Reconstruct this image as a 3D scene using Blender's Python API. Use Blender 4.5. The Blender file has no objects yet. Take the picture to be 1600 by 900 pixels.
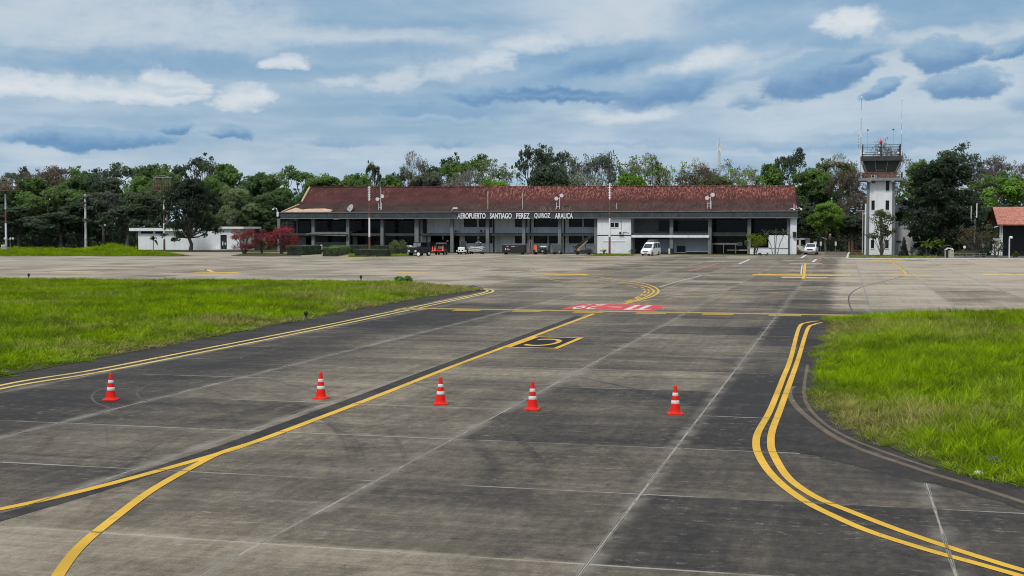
import bpy, math, random
import numpy as np
from mathutils import Vector, Matrix
R = math.radians
scene = bpy.context.scene
COL = scene.collection

# ------------------------------------------------------------------ camera
# World axes follow the pavement grid: X across the taxiway, Y along it.
# The camera stands 4.8 m up and looks 14.2 degrees to the left of +Y, tilted 2.65 degrees down.
CAM_H = 4.8
FPX = 2050.0                     # focal length in pixels of the 1600 px wide photograph
YAW = math.atan(519.0 / 2052.0)
PITCH = math.atan(95.0 / FPX)
cam_d = bpy.data.cameras.new('camera')
cam_d.sensor_width = 36.0
cam_d.lens = FPX / 1600.0 * 36.0
cam_d.clip_start = 0.1
cam_d.clip_end = 9000.0
cam = bpy.data.objects.new('camera', cam_d)
cam.location = (0, 0, CAM_H)
cam.rotation_euler = (math.pi / 2 - PITCH, 0, YAW)
COL.objects.link(cam)
scene.camera = cam

# ------------------------------------------------------------------ sky, sun, exposure
scene.view_settings.view_transform = 'Standard'
scene.view_settings.look = 'None'
scene.view_settings.exposure = 0.0
scene.view_settings.gamma = 1.0
scene.view_settings.use_curve_mapping = False
scene.cycles.filter_width = 1.05
SUN_EL, SUN_AZ = R(52), R(200)   # azimuth measured clockwise from +Y: behind the camera, a little to the left
sun_d = bpy.data.lights.new('sun', 'SUN')
sun_d.energy = 2.0
sun_d.angle = R(10)
sun_d.color = (1.0, 0.95, 0.87)
sun = bpy.data.objects.new('sun', sun_d)
sdir = Vector((math.sin(SUN_AZ) * math.cos(SUN_EL), math.cos(SUN_AZ) * math.cos(SUN_EL), math.sin(SUN_EL)))
sun.rotation_euler = sdir.to_track_quat('Z', 'Y').to_euler()
sun.location = (0, 0, 60)
COL.objects.link(sun)

def srgb(r, g, b):
    f = lambda c: (c / 255.0) / 12.92 if c / 255.0 <= 0.04045 else (((c / 255.0) + 0.055) / 1.055) ** 2.4
    return (f(r), f(g), f(b))

class NT:
    """small helper to write node trees as expressions"""
    def __init__(self, tree):
        self.t = tree; self.n = tree.nodes; self.l = tree.links
    def new(self, typ, **kw):
        nd = self.n.new(typ)
        for k, v in kw.items(): setattr(nd, k, v)
        return nd
    def put(self, sock, val):
        if hasattr(val, 'is_output') or isinstance(val, bpy.types.NodeSocket): self.l.new(val, sock)
        else:
            if sock.type == 'RGBA' and len(val) == 3: val = (*val, 1.0)
            sock.default_value = val
    def m(self, op, a, b=0.0, c=0.0, clamp=False):
        nd = self.new('ShaderNodeMath', operation=op); nd.use_clamp = clamp
        self.put(nd.inputs[0], a); self.put(nd.inputs[1], b)
        if op in ('MULTIPLY_ADD', 'SMOOTH_MIN', 'SMOOTH_MAX', 'WRAP', 'COMPARE'): self.put(nd.inputs[2], c)
        return nd.outputs[0]
    def ss(self, x, e0, e1):
        nd = self.new('ShaderNodeMapRange', interpolation_type='SMOOTHSTEP')
        self.put(nd.inputs['Value'], x)
        lo, hi, a, b = (e0, e1, 0.0, 1.0) if e0 < e1 else (e1, e0, 1.0, 0.0)
        self.put(nd.inputs['From Min'], lo); self.put(nd.inputs['From Max'], hi)
        self.put(nd.inputs['To Min'], a); self.put(nd.inputs['To Max'], b)
        return nd.outputs[0]
    def mix(self, f, a, b, blend='MIX'):
        nd = self.new('ShaderNodeMix', data_type='RGBA', blend_type=blend)
        self.put(nd.inputs[0], f); self.put(nd.inputs[6], a); self.put(nd.inputs[7], b)
        return nd.outputs[2]
    def xyz(self, x, y, z=0.0):
        nd = self.new('ShaderNodeCombineXYZ')
        self.put(nd.inputs[0], x); self.put(nd.inputs[1], y); self.put(nd.inputs[2], z)
        return nd.outputs[0]
    def sep(self, v):
        nd = self.new('ShaderNodeSeparateXYZ'); self.put(nd.inputs[0], v); return nd.outputs
    def noise(self, vec, scale=1.0, detail=3.0, rough=0.5, col=False, dist=0.0):
        nd = self.new('ShaderNodeTexNoise')
        if vec is not None: self.put(nd.inputs['Vector'], vec)
        nd.inputs['Scale'].default_value = scale; nd.inputs['Detail'].default_value = detail
        nd.inputs['Roughness'].default_value = rough; nd.inputs['Distortion'].default_value = dist
        return nd.outputs['Color' if col else 'Fac']

world = bpy.data.worlds.new('World')
scene.world = world
world.use_nodes = True
def build_sky():
    T = NT(world.node_tree)
    T.n.clear()
    out = T.new('ShaderNodeOutputWorld'); bg = T.new('ShaderNodeBackground')
    STR = 0.1
    bg.inputs['Strength'].default_value = STR
    T.l.new(bg.outputs[0], out.inputs[0])
    sky = T.new('ShaderNodeTexSky', sky_type='NISHITA')
    sky.sun_disc = False; sky.sun_elevation = SUN_EL; sky.sun_rotation = SUN_AZ
    sky.air_density = 1.0; sky.dust_density = 2.0; sky.ozone_density = 2.0
    tc = T.new('ShaderNodeTexCoord').outputs['Generated']
    x, y, z = T.sep(tc)
    c, s = math.cos(YAW), math.sin(YAW)
    xr = T.m('ADD', T.m('MULTIPLY', x, c), T.m('MULTIPLY', y, s))
    yr = T.m('ADD', T.m('MULTIPLY', x, -s), T.m('MULTIPLY', y, c))
    az = T.m('ARCTAN2', xr, yr)
    A = T.m('MULTIPLY_ADD', az, 2110.0, 800.0)                 # heading
    el = T.m('ARCSINE', z)
    E = T.m('MULTIPLY_ADD', el, -2050.0, 355.0)                # height above the horizon, counted downwards
    pv = T.xyz(T.m('MULTIPLY', A, 0.001), T.m('MULTIPLY', E, 0.001))
    # wobble of the cloud outlines
    w1 = T.noise(pv, 26.0, 5.0, 0.58, col=True)
    wr, wg, wb = T.sep(w1)
    w2 = T.noise(T.xyz(T.m('MULTIPLY', A, 0.001), T.m('MULTIPLY', E, 0.0032)), 7.0, 4.0, 0.55, col=True)
    vr, vg, vb = T.sep(w2)
    Aw = T.m('ADD', A, T.m('ADD', T.m('MULTIPLY_ADD', wr, 40.0, -20.0), T.m('MULTIPLY_ADD', vr, 90.0, -45.0)))
    Ew = T.m('ADD', E, T.m('ADD', T.m('MULTIPLY_ADD', wg, 26.0, -13.0), T.m('MULTIPLY_ADD', vg, 26.0, -13.0)))
    ef1 = T.noise(T.xyz(T.m('MULTIPLY', A, 0.001), T.m('MULTIPLY', E, 0.0018)), 17.0, 6.0, 0.62)
    ef2 = T.noise(T.xyz(T.m('MULTIPLY', A, 0.001), T.m('MULTIPLY', E, 0.0024)), 48.0, 4.0, 0.6)
    edge = T.m('ADD', T.m('MULTIPLY_ADD', ef1, 1.5, -0.75), T.m('MULTIPLY_ADD', ef2, 0.55, -0.27))
    def blob(cx, cy, w, h, tilt=0.0, soft=0.55, flat=1.0, lo_=-0.7):
        dx = T.m('SUBTRACT', Aw, cx)
        dy = T.m('SUBTRACT', Ew, cy)
        if tilt: dy = T.m('MULTIPLY_ADD', dx, tilt, dy)
        if flat != 1.0: dy = T.m('MAXIMUM', T.m('MULTIPLY', dy, flat), T.m('MULTIPLY', dy, -1.0))
        ex = T.m('MULTIPLY', dx, 1.0 / w); ey = T.m('MULTIPLY', dy, 1.0 / h)
        d2 = T.m('MULTIPLY_ADD', ex, ex, T.m('MULTIPLY', ey, ey))
        k_ = T.ss(T.m('ADD', d2, edge), 1.3, soft - 0.3)
        return k_, T.m('MULTIPLY', k_, T.ss(ey, lo_, lo_ + 1.3))
    def union(bs, lo_=-0.7):
        r = s_ = None
        for b in bs:
            m_, q_ = blob(*b[:6], lo_=lo_, **(b[6] if len(b) > 6 else {}))
            if len(b) > 7: m_ = T.m('MULTIPLY', m_, b[7])
            r = m_ if r is None else T.m('MAXIMUM', r, m_)
            s_ = q_ if s_ is None else T.m('MAXIMUM', s_, q_)
        return r, s_
    C = lambda r, g, b: tuple(v / STR for v in srgb(r, g, b))
    # streaky high cloud and blue gaps
    n1 = T.noise(T.xyz(T.m('MULTIPLY', A, 0.0017), T.m('MULTIPLY', E, 0.0085)), 1.0, 5.0, 0.55, dist=0.6)
    n2 = T.noise(T.xyz(T.m('MULTIPLY', A, 0.006), T.m('MULTIPLY', E, 0.032)), 1.0, 4.0, 0.55)
    n3 = T.noise(T.xyz(T.m('MULTIPLY', A, 0.012), T.m('MULTIPLY', E, 0.024)), 1.0, 5.0, 0.6)
    cl = T.ss(T.m('ADD', T.m('MULTIPLY', n1, 0.75), T.m('MULTIPLY', n2, 0.25)), 0.36, 0.66)
    blue = T.mix(0.22, C(138, 174, 203), sky.outputs[0])
    base = T.mix(cl, blue, C(186, 203, 218))
    low = T.ss(E, 120.0, 330.0)
    lowcol = T.mix(T.ss(n2, 0.38, 0.66), C(160, 187, 211), C(196, 210, 223))
    base = T.mix(T.m('MULTIPLY', low, 0.75), base, lowcol)
    # broad pale sheets and broad blue areas
    pale, _ = union([(160, 45, 330, 62, 0.0, 0.1), (480, 75, 300, 36, 0.0, 0.1), (980, 40, 130, 60, 0.15, 0.15),
                  (1320, 45, 75, 30, -0.1, 0.3), (1130, 100, 120, 26, 0.2, 0.2), (1450, 190, 240, 30, 0.0, 0.05, {}, 0.5),
                  (1250, 165, 150, 22, 0.1, 0.1, {}, 0.6), (300, 262, 420, 34, 0.0, 0.05, {}, 0.5), (850, 250, 300, 22, 0.0, 0.05, {}, 0.4), (1500, 75, 150, 16, 0.0, 0.2), (1440, 128, 210, 52, 0.0, 0.2, {}, 0.85), (1180, 135, 120, 40, 0.1, 0.2, {}, 0.6)])
    base = T.mix(T.m('MULTIPLY', pale, 0.78), base, T.mix(n3, C(188, 203, 216), C(214, 221, 227)))
    bl, _ = union([(280, 110, 330, 24, 0.03, 0.1), (560, 88, 220, 22, 0.0, 0.1), (1180, 40, 160, 50, 0.0, 0.1), (1500, 35, 160, 40, 0.0, 0.1),
                (1390, 20, 300, 30, 0.0, 0.1), (690, 175, 170, 18, 0.0, 0.1), (1000, 100, 90, 22, 0.2, 0.2)])
    base = T.mix(T.m('MULTIPLY', bl, 0.85), base, T.mix(n3, C(116, 157, 193), C(146, 178, 205)))
    # heaped white clouds, brighter on their tops
    wh, whs = union([(20, 150, 75, 23, 0.0, 0.75, {'flat': 1.5}), (130, 157, 80, 22, -0.04, 0.75, {'flat': 1.6}), (232, 160, 90, 24, 0.0, 0.75, {'flat': 1.6}),
                (272, 143, 52, 24, -0.15, 0.75, {'flat': 1.5}), (365, 166, 60, 31, 0.1, 0.75, {'flat': 2.0}), (446, 106, 44, 16, 0.0, 0.7, {'flat': 1.6}),
                (530, 132, 50, 11, 0.05, 0.3, {'flat': 1.5}, 0.6), (620, 128, 60, 20, 0.1, 0.5, {'flat': 1.4}, 0.7), (700, 116, 60, 18, 0.2, 0.4, {'flat': 1.4}, 0.6), (775, 104, 46, 22, 0.1, 0.5, {'flat': 1.4}, 0.75), (838, 76, 60, 22, 0.0, 0.4, {'flat': 1.3}, 0.65),
                (990, 184, 90, 22, 0.0, 0.4, {'flat': 1.6}, 0.65), (1110, 98, 70, 22, 0.3, 0.2, {}, 0.7), (1330, 48, 55, 26, 0.0, 0.5)], -0.05)
    tex = T.m('ADD', T.m('MULTIPLY_ADD', ef1, 0.9, -0.45), T.m('MULTIPLY_ADD', ef2, 0.5, -0.25))
    whc = T.mix(T.m('ADD', T.m('MULTIPLY', whs, 0.8), T.m('MULTIPLY', tex, 0.9), clamp=True), C(232, 235, 236), C(172, 194, 214))
    # broad grey-blue bodies of the heaped clouds
    gy, gys = union([(900, 108, 190, 40, 0.14, 0.4, {'flat': 1.2}), (1060, 130, 120, 30, 0.15, 0.4), (860, 84, 70, 24, 0.0, 0.5), (560, 150, 260, 16, 0.0, 0.1, {}, 0.6), (1180, 60, 170, 40, 0.1, 0.1, {}, 0.7),
                     (1200, 118, 110, 20, 0.25, 0.3, {}, 0.8), (200, 190, 300, 14, 0.0, 0.1, {}, 0.5), (1400, 215, 200, 12, 0.0, 0.1, {}, 0.6), (980, 225, 160, 9, 0.0, 0.1, {}, 0.6), (660, 190, 120, 10, 0.0, 0.1, {}, 0.6)])
    base = T.mix(T.m('MULTIPLY', gy, 0.8), base, T.mix(T.m('ADD', gys, tex, clamp=True), C(182, 201, 218), C(128, 166, 200)))
    base = T.mix(T.m('MULTIPLY', wh, 0.68), base, whc)
    # grey-blue undersides
    dk, dks = union([(140, 224, 140, 15, 0.0, 0.8), (275, 209, 34, 9, 0.0, 0.7), (362, 213, 42, 10, 0.0, 0.7), (530, 224, 90, 9, 0.0, 0.1, {}, 0.7), (690, 222, 60, 8, 0.0, 0.1, {}, 0.7),
                (870, 151, 140, 17, 0.0, 0.6, {'flat': 1.4}), (1040, 146, 110, 28, 0.12, 0.45), (960, 98, 120, 26, 0.2, 0.3, {}, 0.8), (760, 150, 90, 14, 0.0, 0.3), (1285, 126, 84, 32, 0.2, 0.95), (1340, 100, 60, 12, 0.2, 0.3),
                (1462, 103, 62, 27, 0.06, 0.95), (1560, 101, 52, 11, 0.15, 0.8), (1380, 149, 32, 14, 0.2, 0.9), (1500, 147, 62, 23, 0.05, 0.95),
                (1180, 163, 44, 11, 0.0, 0.3, {}, 0.8), (1600, 180, 60, 14, 0.0, 0.2, {}, 0.7), (1300, 235, 200, 10, 0.0, 0.1, {}, 0.6), (660, 40, 200, 14, 0.0, 0.05, {}, 0.5)])
    dkc = T.mix(T.m('ADD', dks, T.m('MULTIPLY', tex, 0.8), clamp=True), C(146, 178, 205), C(94, 140, 184))
    base = T.mix(T.m('MULTIPLY', dk, 0.85), base, dkc)
    # overhead (outside the picture): an even bright overcast
    up = T.ss(el, R(13), R(40))
    base = T.mix(up, base, T.mix(0.12, (9.6, 9.9, 10.4), sky.outputs[0]))
    T.put(bg.inputs['Color'], base)
build_sky()

# ------------------------------------------------------------------ measuring: photograph pixel -> place
_F = Vector((-math.sin(YAW), math.cos(YAW), 0)); _Rt = Vector((math.cos(YAW), math.sin(YAW), 0))
_fw = _F * math.cos(PITCH) + Vector((0, 0, -math.sin(PITCH)))
_up = _F * math.sin(PITCH) + Vector((0, 0, math.cos(PITCH)))
def ray(x, y): return _Rt * ((x - 800) / FPX) + _up * ((450 - y) / FPX) + _fw
def G(x, y, z=0.0):
    d = ray(x, y); t = (CAM_H - z) / -d.z
    return Vector((d.x * t, d.y * t, z))
def FP(x, y, v):                       # on the upright plane Y = v
    d = ray(x, y); t = v / d.y
    return d.x * t, CAM_H + d.z * t    # X, Z
def AT(x, d):                          # ground point at forward distance d
    p = _F * d + _Rt * ((x - 800) / FPX * d); return Vector((p.x, p.y, 0))
def HZ(y, d): return CAM_H + d * math.tan(math.atan((450 - y) / FPX) - PITCH)

# ------------------------------------------------------------------ mesh building
class MB:
    def __init__(self, org=(0, 0, 0)):
        self.v = []; self.f = []; self.mi = []; self.o = Vector(org); self.sm = []
    def add(self, vs, fs, mi=0, smooth=False):
        b = len(self.v)
        self.v += [tuple(Vector(p) - self.o) for p in vs]
        for f in fs:
            self.f.append(tuple(i + b for i in f)); self.mi.append(mi); self.sm.append(smooth)
        return self
    def box(self, x0, y0, z0, x1, y1, z1, mi=0):
        x0, x1 = min(x0, x1), max(x0, x1); y0, y1 = min(y0, y1), max(y0, y1); z0, z1 = min(z0, z1), max(z0, z1)
        vs = [(x0, y0, z0), (x1, y0, z0), (x1, y1, z0), (x0, y1, z0), (x0, y0, z1), (x1, y0, z1), (x1, y1, z1), (x0, y1, z1)]
        return self.add(vs, [(0, 3, 2, 1), (4, 5, 6, 7), (0, 1, 5, 4), (1, 2, 6, 5), (2, 3, 7, 6), (3, 0, 4, 7)], mi)
    def bbox(self, x0, y0, z0, x1, y1, z1, b=0.03, mi=0):     # box with chamfered upright and top edges
        x0, x1 = min(x0, x1), max(x0, x1); y0, y1 = min(y0, y1), max(y0, y1); z0, z1 = min(z0, z1), max(z0, z1)
        def ring(i, z):
            return [(x0 + i + b, y0 + i, z), (x1 - i - b, y0 + i, z), (x1 - i, y0 + i + b, z), (x1 - i, y1 - i - b, z), (x1 - i - b, y1 - i, z), (x0 + i + b, y1 - i, z), (x0 + i, y1 - i - b, z), (x0 + i, y0 + i + b, z)]
        return self.loft([ring(b, z0), ring(0, z0 + b), ring(0, z1 - b), ring(b, z1)], mi, cap=True)
    def loft(self, rings, mi=0, cap=True, smooth=False, closed=True):
        n = len(rings[0]); vs = [p for r in rings for p in r]; fs = []
        for i in range(len(rings) - 1):
            for j in range(n if closed else n - 1):
                k = (j + 1) % n
                fs.append((i * n + j, i * n + k, (i + 1) * n + k, (i + 1) * n + j))
        self.add(vs, fs, mi, smooth)
        if cap:
            self.add(rings[0], [tuple(range(n))[::-1]], mi); self.add(rings[-1], [tuple(range(n))], mi)
        return self
    def tube(self, pts, rad, n=8, mi=0, cap=True, smooth=True):
        pts = [Vector(p) for p in pts]
        if not hasattr(rad, '__len__'): rad = [rad] * len(pts)
        rings = []
        for i, p in enumerate(pts):
            a = pts[max(i - 1, 0)]; b = pts[min(i + 1, len(pts) - 1)]
            d = (b - a).normalized() if (b - a).length > 1e-6 else Vector((0, 0, 1))
            ref = Vector((1, 0, 0)) if abs(d.x) < 0.8 else Vector((0, 1, 0))
            s = d.cross(ref).normalized(); t = s.cross(d)
            rings.append([p + (s * math.cos(2 * math.pi * k / n) - t * math.sin(2 * math.pi * k / n)) * rad[i] for k in range(n)])
        return self.loft(rings, mi, cap, smooth)
    def lathe(self, prof, c=(0, 0, 0), n=20, mi=0, smooth=True, cap=True):
        c = Vector(c)
        rings = [[c + Vector((r * math.cos(2 * math.pi * k / n), r * math.sin(2 * math.pi * k / n), z)) for k in range(n)] for r, z in prof]
        return self.loft(rings, mi, cap, smooth)
    def poly(self, pts, mi=0): return self.add(pts, [tuple(range(len(pts)))], mi)
    def slab(self, pts, z0, z1, mi=0):          # flat outline (x, y) given a thickness in z
        n = len(pts)
        a = sum(pts[i][0] * pts[(i + 1) % n][1] - pts[(i + 1) % n][0] * pts[i][1] for i in range(n))
        if a < 0: pts = pts[::-1]
        return self.loft([[(p[0], p[1], z0) for p in pts], [(p[0], p[1], z1) for p in pts]], mi)
    def prism(self, pts, y0, y1, mi=0):         # outline (x, z) pushed from y0 to y1
        n = len(pts)
        a = sum(pts[i][0] * pts[(i + 1) % n][1] - pts[(i + 1) % n][0] * pts[i][1] for i in range(n))
        if a < 0: pts = pts[::-1]
        return self.loft([[(p[0], y1, p[1]) for p in pts], [(p[0], y0, p[1]) for p in pts]], mi)
    def build(self, name, mats, parent=None):
        me = bpy.data.meshes.new(name)
        me.from_pydata(self.v, [], self.f)
        if not isinstance(mats, (list, tuple)): mats = [mats]
        for m_ in mats: me.materials.append(m_)
        if len(mats) > 1: me.polygons.foreach_set('material_index', self.mi)
        me.polygons.foreach_set('use_smooth', self.sm)
        me.update()
        o = bpy.data.objects.new(name, me); COL.objects.link(o)
        if parent is not None: o.parent = parent
        return o

    def build_each(self, name, mats, parent=None):      # every loose piece becomes an object of its own
        par = list(range(len(self.v)))
        def find(a):
            while par[a] != a: par[a] = par[par[a]]; a = par[a]
            return a
        key = {}
        for i, v in enumerate(self.v):
            k = tuple(round(c, 4) for c in v)
            if k in key: par[find(i)] = find(key[k])
            else: key[k] = i
        for f in self.f:
            for i in f[1:]: par[find(i)] = find(f[0])
        groups = {}
        for fi, f in enumerate(self.f): groups.setdefault(find(f[0]), []).append(fi)
        out = []
        for fl in groups.values():
            b2 = MB(); mp = {}
            for fi in fl:
                nf = []
                for i in self.f[fi]:
                    if i not in mp: mp[i] = len(b2.v); b2.v.append(self.v[i])
                    nf.append(mp[i])
                b2.f.append(tuple(nf)); b2.mi.append(self.mi[fi]); b2.sm.append(self.sm[fi])
            out.append(b2.build(name, mats, parent))
        return out

def tag(o, label=None, cat=None, group=None, kind=None):
    if label: o['label'] = label
    if cat: o['category'] = cat
    if group: o['group'] = group
    if kind: o['kind'] = kind
    return o
def thing(name, label, cat, loc=(0, 0, 0), rz=0.0, group=None):
    o = bpy.data.objects.new(name, None); COL.objects.link(o)
    o.location = loc; o.rotation_euler = (0, 0, rz); o.empty_display_size = 0.3
    return tag(o, label, cat, group)
def kids(o): return [c for c in bpy.data.objects if c.parent == o]
def copy_tree(o, parent=None, tree=None):
    tree = tree or {}
    c = o.copy(); COL.objects.link(c); c.parent = parent
    for ch in list(o.children): copy_tree(ch, c)
    return c

# ------------------------------------------------------------------ materials
def mat(name):
    m_ = bpy.data.materials.new(name); m_.use_nodes = True
    T = NT(m_.node_tree); b = T.n['Principled BSDF']
    return m_, T, b
def plain(name, col, rough=0.6, metal=0.0, var=0.18, scale=3.0, spec=0.5, dirt=None):
    m_, T, b = mat(name)
    pos = T.new('ShaderNodeTexCoord').outputs['Object']
    n = T.noise(pos, scale, 4.0, 0.6)
    dark = tuple(c * (1 - var) for c in col); lite = tuple(min(1, c * (1 + var)) for c in col)
    c = T.mix(T.ss(n, 0.3, 0.7), dark, lite)
    if dirt:
        x, y, z = T.sep(pos)
        n2 = T.noise(T.xyz(T.m('MULTIPLY', x, 2.2), T.m('MULTIPLY', y, 2.2), T.m('MULTIPLY', z, 0.25)), 1.0, 4.0, 0.6)
        c = T.mix(T.m('MULTIPLY', T.ss(n2, 0.5, 0.75), dirt[1]), c, dirt[0])
    T.put(b.inputs['Base Color'], c)
    b.inputs['Roughness'].default_value = rough; b.inputs['Metallic'].default_value = metal
    b.inputs['Specular IOR Level'].default_value = spec
    return m_
M = {}
M['white_wall'] = plain('white_wall', (0.74, 0.76, 0.78), 0.8, var=0.06, scale=0.8, spec=0.2, dirt=((0.55, 0.55, 0.53), 0.4))
M['grey_wall'] = plain('grey_wall', (0.76, 0.78, 0.80), 0.8, var=0.08, scale=0.8, spec=0.2, dirt=((0.3, 0.3, 0.3), 0.4))
M['lavender_wall'] = plain('lavender_wall', (0.40, 0.41, 0.47), 0.8, var=0.06, scale=0.8, spec=0.2)
M['mid_grey'] = plain('mid_grey', (0.17, 0.175, 0.18), 0.75, var=0.12, scale=1.5, spec=0.25, dirt=((0.09, 0.09, 0.09), 0.5))
M['column_grey'] = plain('column_grey', (0.17, 0.178, 0.185), 0.75, var=0.12, scale=1.0, spec=0.25, dirt=((0.12, 0.12, 0.12), 0.5))
M['dark_grey'] = plain('dark_grey', (0.05, 0.053, 0.056), 0.7, var=0.2, scale=1.2, spec=0.3)
M['black'] = plain('black', (0.014, 0.016, 0.018), 0.55, var=0.2, spec=0.4)
M['rubber'] = plain('rubber', (0.016, 0.016, 0.016), 0.85, var=0.2, spec=0.3)
M['white_paint'] = plain('white_paint', (0.78, 0.78, 0.78), 0.4, var=0.04)
M['off_white'] = plain('off_white', (0.6, 0.6, 0.58), 0.6, var=0.12, scale=2.0)
M['red_brown'] = plain('red_brown', (0.17, 0.07, 0.05), 0.7, var=0.3, scale=2.0)
M['rust'] = plain('rust', (0.17, 0.095, 0.07), 0.85, var=0.4, scale=3.0)
M['steel'] = plain('steel', (0.38, 0.39, 0.4), 0.5, 0.4, var=0.15)
M['dull_steel'] = plain('dull_steel', (0.22, 0.23, 0.23), 0.6, 0.2, var=0.2)
M['concrete_pole'] = plain('concrete_pole', (0.42, 0.42, 0.41), 0.85, var=0.2, scale=2.0)
M['orange'] = plain('orange', (0.85, 0.13, 0.06), 0.55, var=0.08)
M['red'] = plain('red', (0.6, 0.03, 0.02), 0.5, var=0.1)
M['belt_yellow'] = plain('belt_yellow', (0.6, 0.36, 0.12), 0.6, var=0.1)
M['olive_box'] = plain('olive_box', (0.36, 0.33, 0.27), 0.7, var=0.1)
M['blue_white'] = plain('blue_white', (0.35, 0.5, 0.65), 0.5, var=0.1)
def glass(name, col=(0.012, 0.014, 0.016), rough=0.12):
    m_, T, b = mat(name)
    pos = T.new('ShaderNodeTexCoord').outputs['Object']
    n = T.noise(pos, 0.5, 2.0)
    T.put(b.inputs['Base Color'], T.mix(n, tuple(c * 0.6 for c in col), tuple(c * 1.5 for c in col)))
    b.inputs['Roughness'].default_value = rough; b.inputs['Specular IOR Level'].default_value = 0.22
    return m_
M['glass'] = glass('window_glass')
M['car_glass'] = glass('car_glass', (0.05, 0.06, 0.065), 0.06)
M['lamp_glass'] = glass('lamp_glass', (0.6, 0.6, 0.58), 0.15)

# ------------------------------------------------------------------ pavement
SU, SV, S0U, S0V = 5.05, 5.07, -3.5, 18.2          # concrete slabs
def pavement_material():
    m_, T, b = mat('pavement_concrete')
    pos = T.new('ShaderNodeNewGeometry').outputs['Position']
    x, y, z = T.sep(pos)
    n_j = T.noise(pos, 0.9, 4.0, 0.6)
    # slab tone
    cu = T.m('DIVIDE', T.m('SUBTRACT', x, S0U), SU); cv = T.m('DIVIDE', T.m('SUBTRACT', y, S0V), SV)
    wn = T.new('ShaderNodeTexWhiteNoise', noise_dimensions='2D')
    T.put(wn.inputs['Vector'], T.xyz(T.m('FLOOR', cu), T.m('FLOOR', cv)))
    slab = wn.outputs['Value']
    # brushed streaks across the taxiway, blotches, tyre rubber along it
    st1 = T.noise(T.xyz(T.m('MULTIPLY', x, 0.16), T.m('MULTIPLY', y, 1.6)), 1.0, 5.0, 0.65, dist=0.4)
    st2 = T.noise(T.xyz(T.m('MULTIPLY', x, 0.9), T.m('MULTIPLY', y, 9.0)), 1.0, 4.0, 0.7)
    stf = T.noise(T.xyz(T.m('MULTIPLY', x, 0.07), T.m('MULTIPLY', y, 0.42)), 1.0, 5.0, 0.6, dist=0.5)
    blo = T.noise(pos, 0.11, 4.0, 0.55, dist=0.5)
    ty = T.noise(T.xyz(T.m('MULTIPLY', x, 2.2), T.m('MULTIPLY', y, 0.05)), 1.0, 4.0, 0.6)
    grit = T.noise(pos, 24.0, 3.0, 0.7)
    gr2 = T.noise(T.xyz(T.m('MULTIPLY', x, 5.0), T.m('MULTIPLY', y, 2.2)), 1.0, 5.0, 0.7)
    blo2 = T.noise(T.xyz(T.m('MULTIPLY', x, 0.30), T.m('MULTIPLY', y, 0.16)), 1.0, 5.0, 0.62, dist=1.2)
    wcol = T.new('ShaderNodeTexWhiteNoise', noise_dimensions='1D'); T.put(wcol.inputs['W'], T.m('FLOOR', cu))
    # rubber laid down in turning arcs
    def arcs(ax, ay, k, seed):
        ux = T.m('SUBTRACT', x, ax); uy = T.m('SUBTRACT', y, ay)
        rr = T.m('SQRT', T.m('MULTIPLY_ADD', ux, ux, T.m('MULTIPLY', uy, uy)))
        an = T.m('ARCTAN2', ux, uy)
        s_ = T.noise(T.xyz(T.m('MULTIPLY', rr, k), T.m('MULTIPLY', an, 1.3), seed), 1.0, 3.0, 0.6)
        return T.ss(s_, 0.56, 0.74)
    arc = T.m('MULTIPLY', T.m('MAXIMUM', arcs(-38.0, 14.0, 1.5, 3.0), arcs(18.0, 34.0, 1.3, 8.0)), T.ss(T.noise(pos, 0.10, 3.0), 0.42, 0.6))
    # how dirty each zone is
    xs = T.m('ADD', x, T.m('MULTIPLY_ADD', blo, 3.0, -1.5))
    near = T.ss(y, 84.0, 70.0)                                          # 1 on the taxiway, 0 on the apron
    left = T.m('MULTIPLY', T.ss(xs, -17.2, -21.5), 0.26)
    right = T.m('MULTIPLY', T.ss(xs, -4.6, -2.6), 0.30)
    right = T.m('MULTIPLY', right, T.ss(y, 24.0, 36.0))
    mid = T.m('MULTIPLY', T.m('MULTIPLY', T.ss(x, -18.4, -16.0), T.ss(x, -11.0, -13.2)), -0.10)
    fore = T.m('MULTIPLY', T.ss(T.m('ADD', y, T.m('MULTIPLY', n_j, 0.5)), 18.62, 18.42), -0.27)
    stain = T.m('MULTIPLY', T.m('MULTIPLY', T.ss(x, -9.5, -7.0), T.ss(T.m('ABSOLUTE', T.m('SUBTRACT', y, 25.5)), 9.0, 3.0)), 0.10)
    left = T.m('ADD', left, stain)
    d_taxi = T.m('ADD', T.m('ADD', 0.66, left), T.m('ADD', right, T.m('ADD', mid, fore)))
    jag = T.m('ADD', x, T.m('MULTIPLY_ADD', st1, 5.5, -2.6))
    la = T.ss(T.m('ADD', xs, T.m('MULTIPLY_ADD', stf, 8.0, -4.0)), -25.0, -31.0)     # pale concrete of the left apron
    ra = T.m('MULTIPLY', T.ss(jag, -0.75, -0.35), T.ss(y, 222.0, 205.0))                # and of the right apron
    d_mid = T.m('MULTIPLY_ADD', T.m('MULTIPLY', T.ss(xs, -8.0, -3.5), T.ss(y, 125.0, 88.0)), 0.26, 0.44)
    d_ap = T.m('ADD', d_mid, T.m('MULTIPLY', la, -0.26)); d_ap = T.m('ADD', d_ap, T.m('MULTIPLY', ra, -0.50))
    d_ap = T.m('MAXIMUM', d_ap, 0.06)
    nb = T.m('ADD', T.m('MULTIPLY', near, d_taxi), T.m('MULTIPLY', T.m('SUBTRACT', 1.0, near), d_ap))
    g = nb
    for n_, k in ((st1, 0.50), (st2, 0.34), (stf, 0.64), (blo, 0.55), (slab, 0.30), (ty, 0.26), (gr2, 0.60), (blo2, 0.60), (wcol.outputs['Value'], 0.12)):
        g = T.m('ADD', g, T.m('MULTIPLY_ADD', n_, k, -k * 0.5))
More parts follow.
